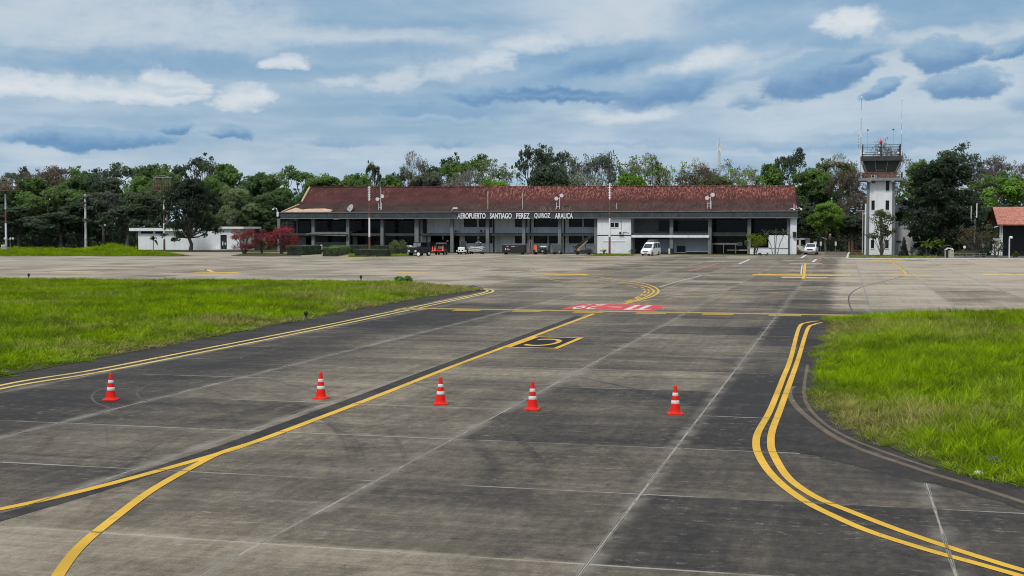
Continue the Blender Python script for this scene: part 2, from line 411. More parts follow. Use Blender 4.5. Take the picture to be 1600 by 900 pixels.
    g = T.m('ADD', g, T.m('MULTIPLY', arc, 0.22))
    g = T.m('ADD', g, T.m('MULTIPLY_ADD', grit, 0.42, -0.21), clamp=True)
    ramp = T.new('ShaderNodeValToRGB'); T.put(ramp.inputs[0], g)
    e = ramp.color_ramp.elements
    e[0].position = 0.0; e[0].color = (0.36, 0.315, 0.25, 1)
    e[1].position = 1.0; e[1].color = (0.027, 0.025, 0.0245, 1)
    for p, c in ((0.25, (0.24, 0.207, 0.155)), (0.5, (0.128, 0.110, 0.083)), (0.75, (0.062, 0.0545, 0.0455))):
        q = e.new(p); q.color = (*c, 1)
    col = ramp.outputs[0]
    # joints: pale filler along the taxiway, thinner across it
    fu = T.m('ABSOLUTE', T.m('SUBTRACT', T.m('FRACT', T.m('ADD', cu, 0.5)), 0.5))
    fv = T.m('ABSOLUTE', T.m('SUBTRACT', T.m('FRACT', T.m('ADD', cv, 0.5)), 0.5))
    jn = T.noise(pos, 0.35, 5.0, 0.65)
    dv = T.m('ADD', T.m('MULTIPLY', fu, SU), T.m('MULTIPLY_ADD', jn, 0.12, -0.06))
    dh = T.m('ADD', T.m('MULTIPLY', fv, SV), T.m('MULTIPLY_ADD', jn, 0.06, -0.03))
    jf = T.m('MULTIPLY', T.ss(T.m('MULTIPLY', fu, SU), 0.34, 0.02), T.ss(n_j, 0.35, 0.65))     # worn fringe
    col = T.mix(T.m('MULTIPLY', jf, 0.5), col, (0.26, 0.24, 0.205))
    ju = T.m('MULTIPLY', T.ss(dv, 0.040, 0.015), T.ss(T.m('ADD', jn, T.m('MULTIPLY_ADD', gr2, 0.3, -0.15)), 0.28, 0.46))
    jv = T.m('MULTIPLY', T.ss(dh, 0.04, 0.02), T.ss(T.noise(pos, 0.22, 4.0, 0.6), 0.42, 0.56))
    jj = T.m('MAXIMUM', T.m('MULTIPLY', ju, 0.85), T.m('MULTIPLY', jv, 0.85))
    jj = T.m('MULTIPLY', jj, T.m('MULTIPLY_ADD', near, 0.65, 0.35))
    col = T.mix(jj, col, (0.34, 0.32, 0.275))
    crack = T.m('MULTIPLY', T.ss(T.m('ABSOLUTE', T.m('SUBTRACT', dv, 0.012)), 0.012, 0.004), T.ss(jn, 0.55, 0.5))
    col = T.mix(T.m('MULTIPLY', crack, 0.8), col, (0.03, 0.03, 0.03))
    # scuffs and flecks of paint
    fl = T.noise(T.xyz(T.m('MULTIPLY', x, 1.1), T.m('MULTIPLY', y, 3.2)), 1.6, 5.0, 0.75)
    big = T.ss(T.noise(pos, 0.13, 2.0), 0.55, 0.68)
    col = T.mix(T.m('MULTIPLY', T.m('MULTIPLY', T.ss(fl, 0.58, 0.66), big), 0.7), col, (0.33, 0.31, 0.27))
    gx = T.noise(T.xyz(T.m('MULTIPLY', x, 2.6), T.m('MULTIPLY', y, 4.6)), 1.0, 6.0, 0.78)
    gy = T.noise(T.xyz(T.m('MULTIPLY', x, 4.5), T.m('MULTIPLY', y, 4.0)), 2.1, 5.0, 0.78)
    zone = T.ss(T.noise(pos, 0.22, 3.0, 0.6), 0.38, 0.6)
    col = T.mix(T.m('MULTIPLY', T.m('MULTIPLY', T.ss(gx, 0.565, 0.63), T.m('MULTIPLY_ADD', zone, 0.75, 0.25)), 0.42), col, (0.30, 0.27, 0.215))
    col = T.mix(T.m('MULTIPLY', T.ss(gy, 0.58, 0.66), 0.38), col, (0.032, 0.030, 0.029))
    pit = T.ss(T.noise(pos, 3.4, 2.0, 0.5), 0.70, 0.74)
    col = T.mix(T.m('MULTIPLY', pit, 0.7), col, (0.03, 0.03, 0.03))
    T.put(b.inputs['Base Color'], col)
    b.inputs['Roughness'].default_value = 0.85; b.inputs['Specular IOR Level'].default_value = 0.2
    bump = T.new('ShaderNodeBump'); bump.inputs['Strength'].default_value = 0.25; bump.inputs['Distance'].default_value = 0.02
    T.put(bump.inputs['Height'], T.m('ADD', grit, T.m('MULTIPLY', st2, 0.8))); T.l.new(bump.outputs[0], b.inputs['Normal'])
    return m_
M['pavement'] = pavement_material()

def asphalt_material(name, c0, c1, streak=True):
    m_, T, b = mat(name)
    pos = T.new('ShaderNodeNewGeometry').outputs['Position']
    x, y, z = T.sep(pos)
    n = T.noise(T.xyz(T.m('MULTIPLY', x, 0.35), T.m('MULTIPLY', y, 1.2)), 1.0, 5.0, 0.65)
    n2 = T.noise(T.xyz(T.m('MULTIPLY', x, 5.0), T.m('MULTIPLY', y, 2.2)), 1.0, 5.0, 0.7)
    n3 = T.noise(pos, 0.35, 4.0, 0.6)
    g = T.noise(pos, 18.0, 3.0, 0.7)
    s_ = T.m('ADD', T.m('MULTIPLY', n, 0.5), T.m('ADD', T.m('MULTIPLY', n2, 0.45), T.m('MULTIPLY_ADD', n3, 0.5, -0.22)))
    s_ = T.m('ADD', s_, T.m('MULTIPLY_ADD', g, 0.35, -0.17))
    c = T.mix(T.ss(s_, 0.32, 0.78), c0, c1)
    c = T.mix(T.m('MULTIPLY', T.ss(n2, 0.62, 0.70), 0.5), c, tuple(v * 2.2 for v in c1))
    T.put(b.inputs['Base Color'], c); b.inputs['Roughness'].default_value = 0.9; b.inputs['Specular IOR Level'].default_value = 0.2
    return m_
M['asphalt'] = asphalt_material('shoulder_asphalt', (0.019, 0.0175, 0.0165), (0.062, 0.056, 0.049))
M['band'] = asphalt_material('black_band_paint', (0.022, 0.021, 0.020), (0.068, 0.062, 0.055))
M['panel_black'] = asphalt_material('panel_black_paint', (0.012, 0.012, 0.013), (0.022, 0.021, 0.021))
M['tyre'] = asphalt_material('tyre_brown', (0.10, 0.075, 0.055), (0.17, 0.135, 0.10))
M['scuff'] = asphalt_material('scuff_grey', (0.07, 0.067, 0.062), (0.12, 0.112, 0.10))

def paint(name, col, wear=0.45, worn=(0.16, 0.145, 0.12)):
    m_, T, b = mat(name)
    pos = T.new('ShaderNodeNewGeometry').outputs['Position']
    x, y, z = T.sep(pos)
    n = T.noise(T.xyz(T.m('MULTIPLY', x, 1.4), T.m('MULTIPLY', y, 5.0)), 1.5, 5.0, 0.7)
    l_ = T.noise(pos, 0.5, 3.0, 0.6)
    n4 = T.noise(T.xyz(T.m('MULTIPLY', x, 6.0), T.m('MULTIPLY', y, 3.0)), 1.0, 5.0, 0.7)
    w = T.m('MAXIMUM', T.m('MULTIPLY', T.ss(n, 0.54, 0.70), T.ss(l_, 0.35, 0.65)), T.m('MULTIPLY', T.ss(n4, 0.57, 0.68), 0.8))
    c = T.mix(T.ss(l_, 0.3, 0.7), tuple(v * 0.82 for v in col), col)
    c = T.mix(T.m('MULTIPLY', w, wear), c, worn)
    fu = T.m('ABSOLUTE', T.m('SUBTRACT', T.m('FRACT', T.m('ADD', T.m('DIVIDE', T.m('SUBTRACT', x, S0U), SU), 0.5)), 0.5))
    fv = T.m('ABSOLUTE', T.m('SUBTRACT', T.m('FRACT', T.m('ADD', T.m('DIVIDE', T.m('SUBTRACT', y, S0V), SV), 0.5)), 0.5))
    c = T.mix(T.m('MULTIPLY', T.m('MAXIMUM', T.ss(fu, .008, .003), T.ss(fv, .012, .004)), 0.7), c, (0.06, 0.05, 0.035))
    lf = T.noise(T.xyz(T.m('MULTIPLY', x, 0.8), T.m('MULTIPLY', y, 0.25)), 1.0, 4.0, 0.6)
    c = T.mix(T.m('MULTIPLY', T.ss(lf, 0.45, 0.72), 0.38), c, tuple(v * 0.42 for v in col))
    T.put(b.inputs['Base Color'], c); b.inputs['Roughness'].default_value = 0.7; b.inputs['Specular IOR Level'].default_value = 0.25
    return m_
M['yellow'] = paint('yellow_paint', (0.70, 0.42, 0.035), 0.5)
M['yellow_pale'] = paint('yellow_pale_paint', (0.66, 0.50, 0.16), 0.5)
M['yellow_worn'] = paint('yellow_worn_paint', (0.46, 0.34, 0.12), 0.9)
M['white_mark'] = paint('white_marking_paint', (0.62, 0.62, 0.58), 0.7)
M['white_worn'] = paint('white_worn_paint', (0.42, 0.40, 0.36), 0.9)
M['red_mark'] = paint('red_marking_paint', (0.60, 0.065, 0.07), 0.6)
M['pink_mark'] = paint('worn_red_paint', (0.42, 0.15, 0.13), 0.8)

# ground sheet to the horizon
def ground_material():
    m_, T, b = mat('ground_earth')
    pos = T.new('ShaderNodeNewGeometry').outputs['Position']
    n = T.noise(pos, 0.25, 5.0, 0.6); n2 = T.noise(pos, 3.0, 4.0, 0.6)
    c = T.mix(T.ss(n, 0.35, 0.65), (0.035, 0.055, 0.012), (0.085, 0.085, 0.03))
    c = T.mix(T.m('MULTIPLY', n2, 0.5), c, (0.04, 0.035, 0.02))
    T.put(b.inputs['Base Color'], c); b.inputs['Roughness'].default_value = 0.95; b.inputs['Specular IOR Level'].default_value = 0.1
    return m_
M['ground'] = ground_material()
g_ = MB().poly([(-5000, -3000, -0.02), (5000, -3000, -0.02), (5000, 6000, -0.02), (-5000, 6000, -0.02)]).build('ground', M['ground'])
tag(g_, 'dark earthy ground reaching the horizon behind the trees', 'ground', kind='structure')

V_HOLD = G(900, 487).y
def xy(*pp): return [G(*p) for p in pp]
TAX_L, APR_END = -26.6, 230.5
taxi = MB().poly([(-70, -20, 0), (60, -20, 0), (60, V_HOLD, 0), (-70, V_HOLD, 0)]).build('taxiway', M['pavement'])
tag(taxi, 'weathered dark concrete taxiway with yellow lines crossing the foreground', 'taxiway', kind='structure')
apron = MB().poly([(-160, V_HOLD, 0), (110, V_HOLD, 0), (110, APR_END, 0), (-160, APR_END, 0)]).build('apron', M['pavement'])
tag(apron, 'pale concrete apron in front of the terminal', 'apron', kind='structure')

def cat_rom(P, n=10):
    P = [Vector((p[0], p[1], 0)) for p in P]
    if len(P) < 3: return P
    Q = [P[0] * 2 - P[1]] + P + [P[-1] * 2 - P[-2]]
    out = []
    for i in range(1, len(Q) - 2):
        for k in range(n):
            t = k / n
            a, b_, c, d = Q[i - 1], Q[i], Q[i + 1], Q[i + 2]
            out.append(0.5 * ((2 * b_) + (c - a) * t + (2 * a - 5 * b_ + 4 * c - d) * t * t + (3 * b_ - a - 3 * c + d) * t ** 3))
    return out + [P[-1]]
def offset(P, w):
    L = []; Rr = []
    for i, p in enumerate(P):
        d = (P[min(i + 1, len(P) - 1)] - P[max(i - 1, 0)]); d.z = 0; d.normalize()
        nrm = Vector((-d.y, d.x, 0)); L.append(p + nrm * w); Rr.append(p - nrm * w)
    return L, Rr
def ribbon(mb, P, w, z, smooth=True, dash=None, w1=None):
    P = cat_rom(P) if smooth else [Vector((p[0], p[1], 0)) for p in P]
    segs = [P]
    if dash:
        on, off = dash; segs = []; cur = []; acc = 0.0; state = True
        dens = []
        for a, b_ in zip(P[:-1], P[1:]):
            k = max(1, int((b_ - a).length / 0.15))
            dens += [a.lerp(b_, j / k) for j in range(k)]
        for a, b_ in zip(dens[:-1], dens[1:]):
            acc += (b_ - a).length
            if state:
                cur.append(a)
                if acc > on: segs.append(cur); cur = []; state = False; acc = 0
            elif acc > off: state = True; acc = 0
    for S in segs:
        if len(S) < 2: continue
        L, Rr = offset(S, w / 2)
        n = len(S)
        vs = [(p.x, p.y, z) for p in L] + [(p.x, p.y, z) for p in Rr]
        mb.add(vs, [(n + i, n + i + 1, i + 1, i) for i in range(n - 1)])
    return mb
Z1, Z2, Z3, Z4 = 0.004, 0.008, 0.012, 0.016

# asphalt shoulders beside the grass
LEFT_IN = [(-300, 670), (0, 601.5), (250, 557), (500, 507), (700, 466), (752, 455.5)]
sh_out = [(-300, 640), (0, 580), (250, 535), (480, 493), (650, 458), (740, 446), (772, 455)]
mb = MB().slab([tuple(p.xy) for p in (xy(*LEFT_IN) + xy(*sh_out[::-1]))], 0.0005, Z1)
sh = mb.build('shoulder', M['asphalt']); tag(sh, 'black asphalt strip between the left grass field and the double yellow line', 'shoulder', kind='structure')
rs = [(1262, 506), (1236, 570), (1214, 640), (1203, 685), (1222, 702), (1290, 716), (1380, 740), (1460, 757), (1600, 795), (1760, 848)]
ro = [(1300, 496), (1300, 590), (1320, 640), (1420, 690), (1600, 745), (1800, 800)]
P_ = cat_rom(xy(*rs), 24)
P_ = P_[::6] + [P_[-1]]
def jit(k):
    d = (P_[min(k + 1, len(P_) - 1)] - P_[max(k - 1, 0)]).normalized(); a = .07 * math.sin(2.7 * k) + .05 * math.sin(1.1 * k + 1)
    return P_[k] + Vector((-d.y, d.x, 0)) * a
P_ = [jit(k) if 0 < k < len(P_) - 1 else P_[k] for k in range(len(P_))]
mb = MB().poly([(q.x, q.y, Z1) for q in P_] + [(q.x, q.y, Z1) for q in xy(*ro[::-1])])
if True:
    v_ = mb.v; ar = sum(v_[k][0] * v_[(k + 1) % len(v_)][1] - v_[(k + 1) % len(v_)][0] * v_[k][1] for k in range(len(v_)))
    if ar < 0: mb.f = [f[::-1] for f in mb.f]
sh = mb.build('shoulder', M['asphalt']); tag(sh, 'wide black asphalt shoulder curving round the right grass field', 'shoulder', kind='structure')

def mark(parent, name, fn, m_):
    b_ = MB(); fn(b_); return b_.build(name, M[m_] if isinstance(m_, str) else m_, parent)
# left double edge line with its hooked end
def left_line(dy, wd):
    pts = xy((-300, 676 + dy), (0, 604 + dy), (150, 579 + dy * .9), (300, 550 + dy * .9), (500, 511 + dy * .7), (640, 482 + dy * .6), (740, 461.5 + dy * .4))
    return pts
hook1 = xy((765, 457.5), (770.5, 454.8), (767, 452.6), (755, 450.8))
hook2 = xy((758, 456.3), (762, 454.2), (758, 452.4), (748, 451.2))
def f(b_):
    ribbon(b_, left_line(4.0, 0) + hook1, 0.20, Z2); ribbon(b_, left_line(-1.5, 0) + hook2, 0.20, Z2)
mark(taxi, 'edge_line', f, 'yellow_pale')
# right double edge line
ro_ = [(1279, 501.5), (1262, 504), (1249, 511), (1235.5, 560), (1224, 590), (1204, 640), (1185, 675), (1181.5, 695), (1186, 712), (1200, 735), (1225, 760), (1262, 786), (1310, 810), (1362, 832), (1450, 860), (1530, 882), (1600, 902), (1750, 945)]
ri_ = [(1284, 504), (1272, 507), (1262, 514), (1247.5, 560), (1237, 590), (1219, 640), (1207, 672), (1204.5, 695), (1211, 715), (1233, 748), (1275, 777), (1330, 800), (1400, 827), (1475, 853), (1550, 877), (1600, 892), (1750, 934)]
mark(taxi, 'edge_line', lambda b_: (ribbon(b_, xy(*ro_), 0.168, Z2), ribbon(b_, xy(*ri_), 0.168, Z2)), 'yellow')
# centre line with its black band, forking in the foreground
cl_pts = [(928, 490.5), (800, 538), (700, 575.5), (600, 615), (500, 653), (400, 690), (325, 714)]
mark(taxi, 'centre_band', lambda b_: ribbon(b_, xy((905, 494), (790, 536.5), (690, 573), (590, 611), (490, 648), (390, 685), (330, 706), (160, 762), (0, 809), (-200, 868)), 0.42, Z1), 'band')
mark(taxi, 'centre_line', lambda b_: (ribbon(b_, xy(*cl_pts, (150, 762), (0, 796), (-200, 832)), 0.21, Z2), ), 'yellow')
mark(taxi, 'turn_line', lambda b_: ribbon(b_, xy((400, 690.5), (345, 708), (290, 736), (235, 768), (180, 809), (130, 850), (97, 890), (80, 925), (60, 1000)), 0.18, Z3), 'yellow')
# holding position: two solid, two broken lines
hA, hB = G(640, 482.0), G(1296, 492.0)
def holdline(b_, k, dash=None):
    y_ = V_HOLD + 0.9 - k
    ribbon(b_, [(-25.4, y_, 0), (-18, y_, 0), (2.0, y_, 0)], 0.30, Z2, dash=dash)
mark(taxi, 'holding_line', lambda b_: (holdline(b_, 0.0), holdline(b_, 0.5)), 'yellow_pale')
mark(taxi, 'holding_dashes', lambda b_: (holdline(b_, 1.1, (1.75, 1.7)), holdline(b_, 1.6, (1.75, 1.7))), 'yellow')
mark(apron, 'holding_line', lambda b_: (ribbon(b_, [(2.0, V_HOLD + 0.9, 0), (4, V_HOLD + .9, 0), (6.5, V_HOLD + 0.9, 0)], 0.3, Z1)), 'yellow_worn')

def text_mesh(txt, width_fit, depth_fit, extrude=0.0, bold=0.0):
    cu = bpy.data.curves.new('lettering', 'FONT'); cu.body = txt; cu.size = 1.0; cu.extrude = 0.0; cu.offset = bold
    cu.resolution_u = 4
    ob = bpy.data.objects.new('lettering', cu)
    COL.objects.link(ob)
    bpy.context.view_layer.update()
    me = bpy.data.meshes.new_from_object(ob.evaluated_get(bpy.context.evaluated_depsgraph_get()))
    COL.objects.unlink(ob); bpy.data.objects.remove(ob)
    vs = [v.co.copy() for v in me.vertices]
    fs = [tuple(p.vertices) for p in me.polygons]
    x0 = min(v.x for v in vs); x1 = max(v.x for v in vs); y0 = min(v.y for v in vs); y1 = max(v.y for v in vs)
    vs = [((v.x - x0) / (x1 - x0) * width_fit, (v.y - y0) / (y1 - y0) * depth_fit) for v in vs]
    return vs, fs
def ground_text(b_, txt, x0, x1, y0, y1, z):     # read by someone facing the camera: turned half round
    vs, fs = text_mesh(txt, x1 - x0, y1 - y0, bold=0.0 if txt == 'C' else -0.005)
    b_.add([(x1 - p[0], y1 - p[1], z) for p in vs], fs)
# runway designation panel
yr0, yr1 = G(950, 484.6).y, G(950, 475.3).y
xr0, xr1 = G(872, 484.6).x, G(1025, 484.6).x
mark(apron, 'runway_panel', lambda b_: b_.poly([(xr0, yr0, Z1), (xr1, yr0, Z1), (xr1, yr1, Z1), (xr0, yr1, Z1)]), 'red_mark')
def f(b_):
    w = xr1 - xr0; h = yr1 - yr0
    ground_text(b_, '29', xr0 + 0.07 * w, xr0 + 0.33 * w, yr0 + 0.1 * h, yr0 + 0.92 * h, Z2)
    b_.poly([(xr0 + 0.42 * w, yr0 + 0.46 * h, Z2), (xr0 + 0.57 * w, yr0 + 0.46 * h, Z2), (xr0 + 0.57 * w, yr0 + 0.56 * h, Z2), (xr0 + 0.42 * w, yr0 + 0.56 * h, Z2)])
    for f0 in (0.685, 0.815):
        b_.poly([(xr0 + f0 * w - .17, yr0 + .1 * h, Z2), (xr0 + f0 * w + .17, yr0 + .1 * h, Z2), (xr0 + f0 * w + .17, yr0 + .88 * h, Z2), (xr0 + f0 * w - .17, yr0 + .88 * h, Z2)])
        b_.poly([(xr0 + f0 * w + .172, yr0 + .88 * h, Z2), (xr0 + f0 * w + .172, yr0 + .72 * h, Z2), (xr0 + f0 * w + .55, yr0 + .60 * h, Z2), (xr0 + f0 * w + .55, yr0 + .70 * h, Z2)][::-1] if False else [(xr0 + f0 * w + .172, yr0 + .1 * h, Z2), (xr0 + f0 * w + .62, yr0 + .22 * h, Z2), (xr0 + f0 * w + .62, yr0 + .30 * h, Z2), (xr0 + f0 * w + .172, yr0 + .19 * h, Z2)])
mark(apron, 'runway_number', f, 'white_mark')
# letter C panel
c0, c1, c2, c3 = G(787, 543.5), G(872, 545.0), G(913, 528.0), G(838, 526.5)
cx0, cx1, cy0, cy1 = (c0.x + c3.x) / 2 - 0.1, (c1.x + c2.x) / 2, (c0.y + c1.y) / 2, (c2.y + c3.y) / 2
mark(taxi, 'letter_panel', lambda b_: b_.poly([(cx0, cy0, Z3), (cx1, cy0, Z3), (cx1, cy1, Z3), (cx0, cy1, Z3)]), 'panel_black')
def f(b_):
    w = 0.22
    b_.poly([(cx0, cy0, Z4), (cx1, cy0, Z4), (cx1, cy0 + w, Z4), (cx0, cy0 + w, Z4)])
    b_.poly([(cx0, cy1 - w, Z4), (cx1, cy1 - w, Z4), (cx1, cy1, Z4), (cx0, cy1, Z4)])
    b_.poly([(cx0, cy0 + w, Z4), (cx0 + w * 1.3, cy0 + w, Z4), (cx0 + w * 1.3, cy1 - w, Z4), (cx0, cy1 - w, Z4)])
    b_.poly([(cx1 - w, cy0 + w, Z4), (cx1, cy0 + w, Z4), (cx1, cy1 - w, Z4), (cx1 - w, cy1 - w, Z4)])
    ground_text(b_, 'C', cx0 + 0.24 * (cx1 - cx0), cx0 + 0.78 * (cx1 - cx0), cy0 + 0.17 * (cy1 - cy0), cy0 + 0.83 * (cy1 - cy0), Z4)
mark(taxi, 'letter_marking', f, 'yellow')

# apron lead-in curves
def rib(parent, name, pts, w, m_, z=Z1, dash=None): return mark(parent, name, lambda b_: ribbon(b_, xy(*pts), w, z, dash=dash), m_)
LO_ = [(959, 436.4), (996, 441.3), (1018.6, 446.8), (1029, 454.3), (1022, 461.7), (1003.7, 468), (977.7, 474.9)]
LI_ = [(944, 445), (966.6, 446.8), (992.6, 449.4), (1007.5, 453.5), (1003.7, 459.8), (989, 467.3), (966.6, 474.9)]
for k, (t_, dsh) in enumerate(((0.0, None), (0.36, None), (0.70, (2.6, 1.1)), (1.0, (2.6, 1.1)))):
    pts_ = [(a[0] + (b_[0] - a[0]) * t_, a[1] + (b_[1] - a[1]) * t_) for a, b_ in zip(LO_, LI_)]
    if k == 0: pts_ = [(880, 428.6), (922, 431.2)] + pts_
    rib(apron, 'lead_line', pts_, 0.17 if k < 2 else 0.14, 'yellow', 0.005 + 0.001 * k, dsh)
rib(apron, 'lead_line', [(940, 444.9), (903, 442.4), (860, 436.6), (838, 428), (828, 420.5)], 0.16, 'yellow_worn', Z2)
rib(apron, 'lead_line', [(1030, 463), (1080, 459), (1150, 455.5), (1210, 452), (1290, 447)], 0.18, 'white_worn', Z2)
rib(apron, 'lead_line', [(985, 472), (1040, 467), (1110, 462.2), (1180, 458.5), (1250, 455.0), (1300, 452)], 0.22, 'yellow_worn', Z2)
rib(apron, 'white_line', [(1031, 448.5), (1050, 442.5), (1070, 437), (1096, 431)], 0.22, 'white_worn', Z2)
rib(apron, 'white_line', [(1096, 431), (1088, 428.8), (1060, 427.5)], 0.18, 'white_worn', Z2)
rib(apron, 'white_line', [(1155, 412.4), (1165, 408.2), (1171, 405)], 0.35, 'white_mark', Z2)
rib(apron, 'white_line', [(1252, 403.4), (1256, 400.5), (1260, 398)], 0.4, 'white_mark', Z2)
rib(apron, 'red_line', [(1075, 423.8), (1096, 419), (1122, 411.5)], 0.5, 'pink_mark', Z2)
def hbar(x0, x1, y, w, m_='yellow', name='stand_bar', z=Z2):
    a, b2 = G(x0, y), G(x1, y); yy = (a.y + b2.y) / 2
    k = (yy / a.y); k2 = yy / b2.y
    A_ = Vector((a.x * k, yy, 0)); B_ = Vector((b2.x * k2, yy, 0))
    return mark(apron, name, lambda q: (q.poly([(A_.x, yy - w / 2, z), (B_.x, yy - w / 2, z), (B_.x, yy + w / 2, z), (A_.x, yy + w / 2, z)])), m_)
hbar(81, 146, 424.8, 2.6); hbar(305, 372, 425.6, 2.6); hbar(617, 672, 426.5, 2.0); hbar(850, 918, 428.8, 2.4)
hbar(180, 216, 403.2, 4.0, 'yellow_worn'); hbar(533, 570, 404, 3.0, 'yellow_worn'); hbar(908, 960, 404.5, 4.0, 'yellow_worn')
rib(apron, 'lead_line', [(318, 422.3), (322, 421.2), (332, 424.6)], 0.5, 'yellow_pale', Z2)
# cross-shaped stand marking on the right of the apron
hbar(1176, 1330, 429.8, 3.4, 'yellow', z=Z2); hbar(1221, 1292, 433.8, 2.6, 'yellow', z=Z3)
hbar(1234, 1285, 411.7, 2.4, 'yellow', z=Z2)
rib(apron, 'stand_line', [(1255, 436.5), (1256.2, 430), (1257.2, 420), (1258, 412)], 0.30, 'yellow', Z4)
rib(apron, 'white_line', [(1251.6, 428.5), (1252.5, 420), (1253.6, 413.5)], 0.13, 'white_mark', 0.006)
rib(apron, 'white_line', [(1270, 409.5), (1273, 407), (1275, 405)], 0.4, 'white_mark', Z2)
hbar(1276, 1283, 407.4, 2.5, 'red_mark')
hbar(1388, 1458, 430.3, 3.4); hbar(1536, 1640, 429.6, 3.0, 'yellow_pale'); hbar(1364, 1414, 407.2, 2.4); hbar(1516, 1546, 413.5, 2.4, 'yellow_worn')
rib(apron, 'stand_line', [(1416, 430), (1412, 424), (1404, 417), (1396, 411.5), (1390, 407)], 0.2, 'yellow', Z4)
rib(apron, 'white_line', [(1507, 406.5), (1518, 410), (1530, 414)], 0.35, 'white_worn', Z4)
rib(apron, 'tyre_track', [(1332, 489), (1326, 470), (1330, 458), (1348, 448), (1380, 440), (1400, 435), (1412, 431)], 0.10, 'scuff', Z1)
# scuffs and tyre tracks on the taxiway
rib(taxi, 'tyre_track', [(1240, 604), (1233, 612), (1240, 630), (1262, 652), (1300, 680), (1350, 704), (1420, 728), (1456, 740), (1510, 756), (1560, 772), (1640, 798)], 0.16, 'tyre', 0.0062)
rib(taxi, 'tyre_track', [(1262, 570), (1257, 600), (1258, 625), (1275, 650), (1310, 676), (1370, 702), (1460, 733)], 0.10, 'tyre', 0.0055)
rib(taxi, 'scuff_mark', [(200, 600), (165, 606), (145, 616), (148, 628), (172, 638)], 0.07, 'scuff', Z1)
rib(taxi, 'scuff_mark', [(260, 594), (226, 604), (214, 614), (222, 624), (240, 629)], 0.06, 'scuff', Z1)
rib(taxi, 'scuff_mark', [(450, 542), (395, 552), (376, 560), (400, 563)], 0.07, 'scuff', Z1)

rd = MB().poly([(FP(1251, 398, APR_END)[0], APR_END, 0), (FP(1323, 398, APR_END)[0], APR_END, 0), (FP(1323, 392, 268)[0], 268, 0), (FP(1255, 392, 268)[0], 268, 0)]).build('road', M['pavement'], None)
tag(rd, 'narrow paved lane running into the wood beside the terminal', 'road', kind='structure')
for xa_, xb_ in ((1243, 1252), (1262, 1270), (1274, 1284), (1287, 1296), (1300, 1310)): hbar(xa_, xb_, 403.4, 1.6, 'white_mark', 'white_dash')
rib(rd, 'lane_edge', [(1323.5, 402.4), (1325, 398), (1326.5, 394)], 0.35, 'white_mark', Z1)

# ------------------------------------------------------------------ grass
rng = np.random.default_rng(7)
def vnoise(px, py, s, seed):
    r = np.random.default_rng(seed).random((64, 64))
    x = px / s; y = py / s
    xi = np.floor(x).astype(int); yi = np.floor(y).astype(int); fx = x - xi; fy = y - yi
    fx = fx * fx * (3 - 2 * fx); fy = fy * fy * (3 - 2 * fy)
    g = lambda a, b_: r[a % 64, b_ % 64]
    return (g(xi, yi) * (1 - fx) + g(xi + 1, yi) * fx) * (1 - fy) + (g(xi, yi + 1) * (1 - fx) + g(xi + 1, yi + 1) * fx) * fy
def grass_material(name, fresh, dry, dark, patch=0.22):
    m_ = bpy.data.materials.new(name); m_.use_nodes = True
    T = NT(m_.node_tree); T.n.clear()
    out = T.new('ShaderNodeOutputMaterial')
    pos = T.new('ShaderNodeNewGeometry').outputs['Position']
    rnd = T.new('ShaderNodeObjectInfo').outputs['Random']
    at = T.new('ShaderNodeAttribute'); at.attribute_name = 'tint'
    n = T.noise(pos, patch, 3.0, 0.55); n2 = T.noise(pos, patch * 4.2, 3.0, 0.6)
    f_ = T.m('ADD', T.m('MULTIPLY', n, 0.65), T.m('MULTIPLY', n2, 0.35))
    dr = T.new('ShaderNodeAttribute'); dr.attribute_type = 'INSTANCER'; dr.attribute_name = 'dry'
    c = T.mix(T.ss(f_, 0.42, 0.57), dark, fresh)
    c = T.mix(T.m('MULTIPLY', T.ss(T.m('ADD', dr.outputs['Fac'], T.m('MULTIPLY_ADD', rnd, 0.5, -0.25)), 0.35, 0.85), 0.85), c, dry)
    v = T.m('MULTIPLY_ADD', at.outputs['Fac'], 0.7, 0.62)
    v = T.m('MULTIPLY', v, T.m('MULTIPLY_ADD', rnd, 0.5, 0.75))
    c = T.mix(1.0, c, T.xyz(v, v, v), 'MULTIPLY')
    d = T.new('ShaderNodeBsdfDiffuse'); t = T.new('ShaderNodeBsdfTranslucent'); ms = T.new('ShaderNodeMixShader')
    T.put(d.inputs[0], c); T.put(t.inputs[0], c); ms.inputs[0].default_value = 0.35
    T.l.new(d.outputs[0], ms.inputs[1]); T.l.new(t.outputs[0], ms.inputs[2]); T.l.new(ms.outputs[0], out.inputs[0])
    return m_
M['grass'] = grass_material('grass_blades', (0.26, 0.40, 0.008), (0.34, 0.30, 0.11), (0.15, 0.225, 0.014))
M['tall_grass'] = grass_material('tall_grass_blades', (0.30, 0.43, 0.012), (0.30, 0.27, 0.08), (0.21, 0.33, 0.014), 0.05)
lib = bpy.data.collections.new('grass_tufts')
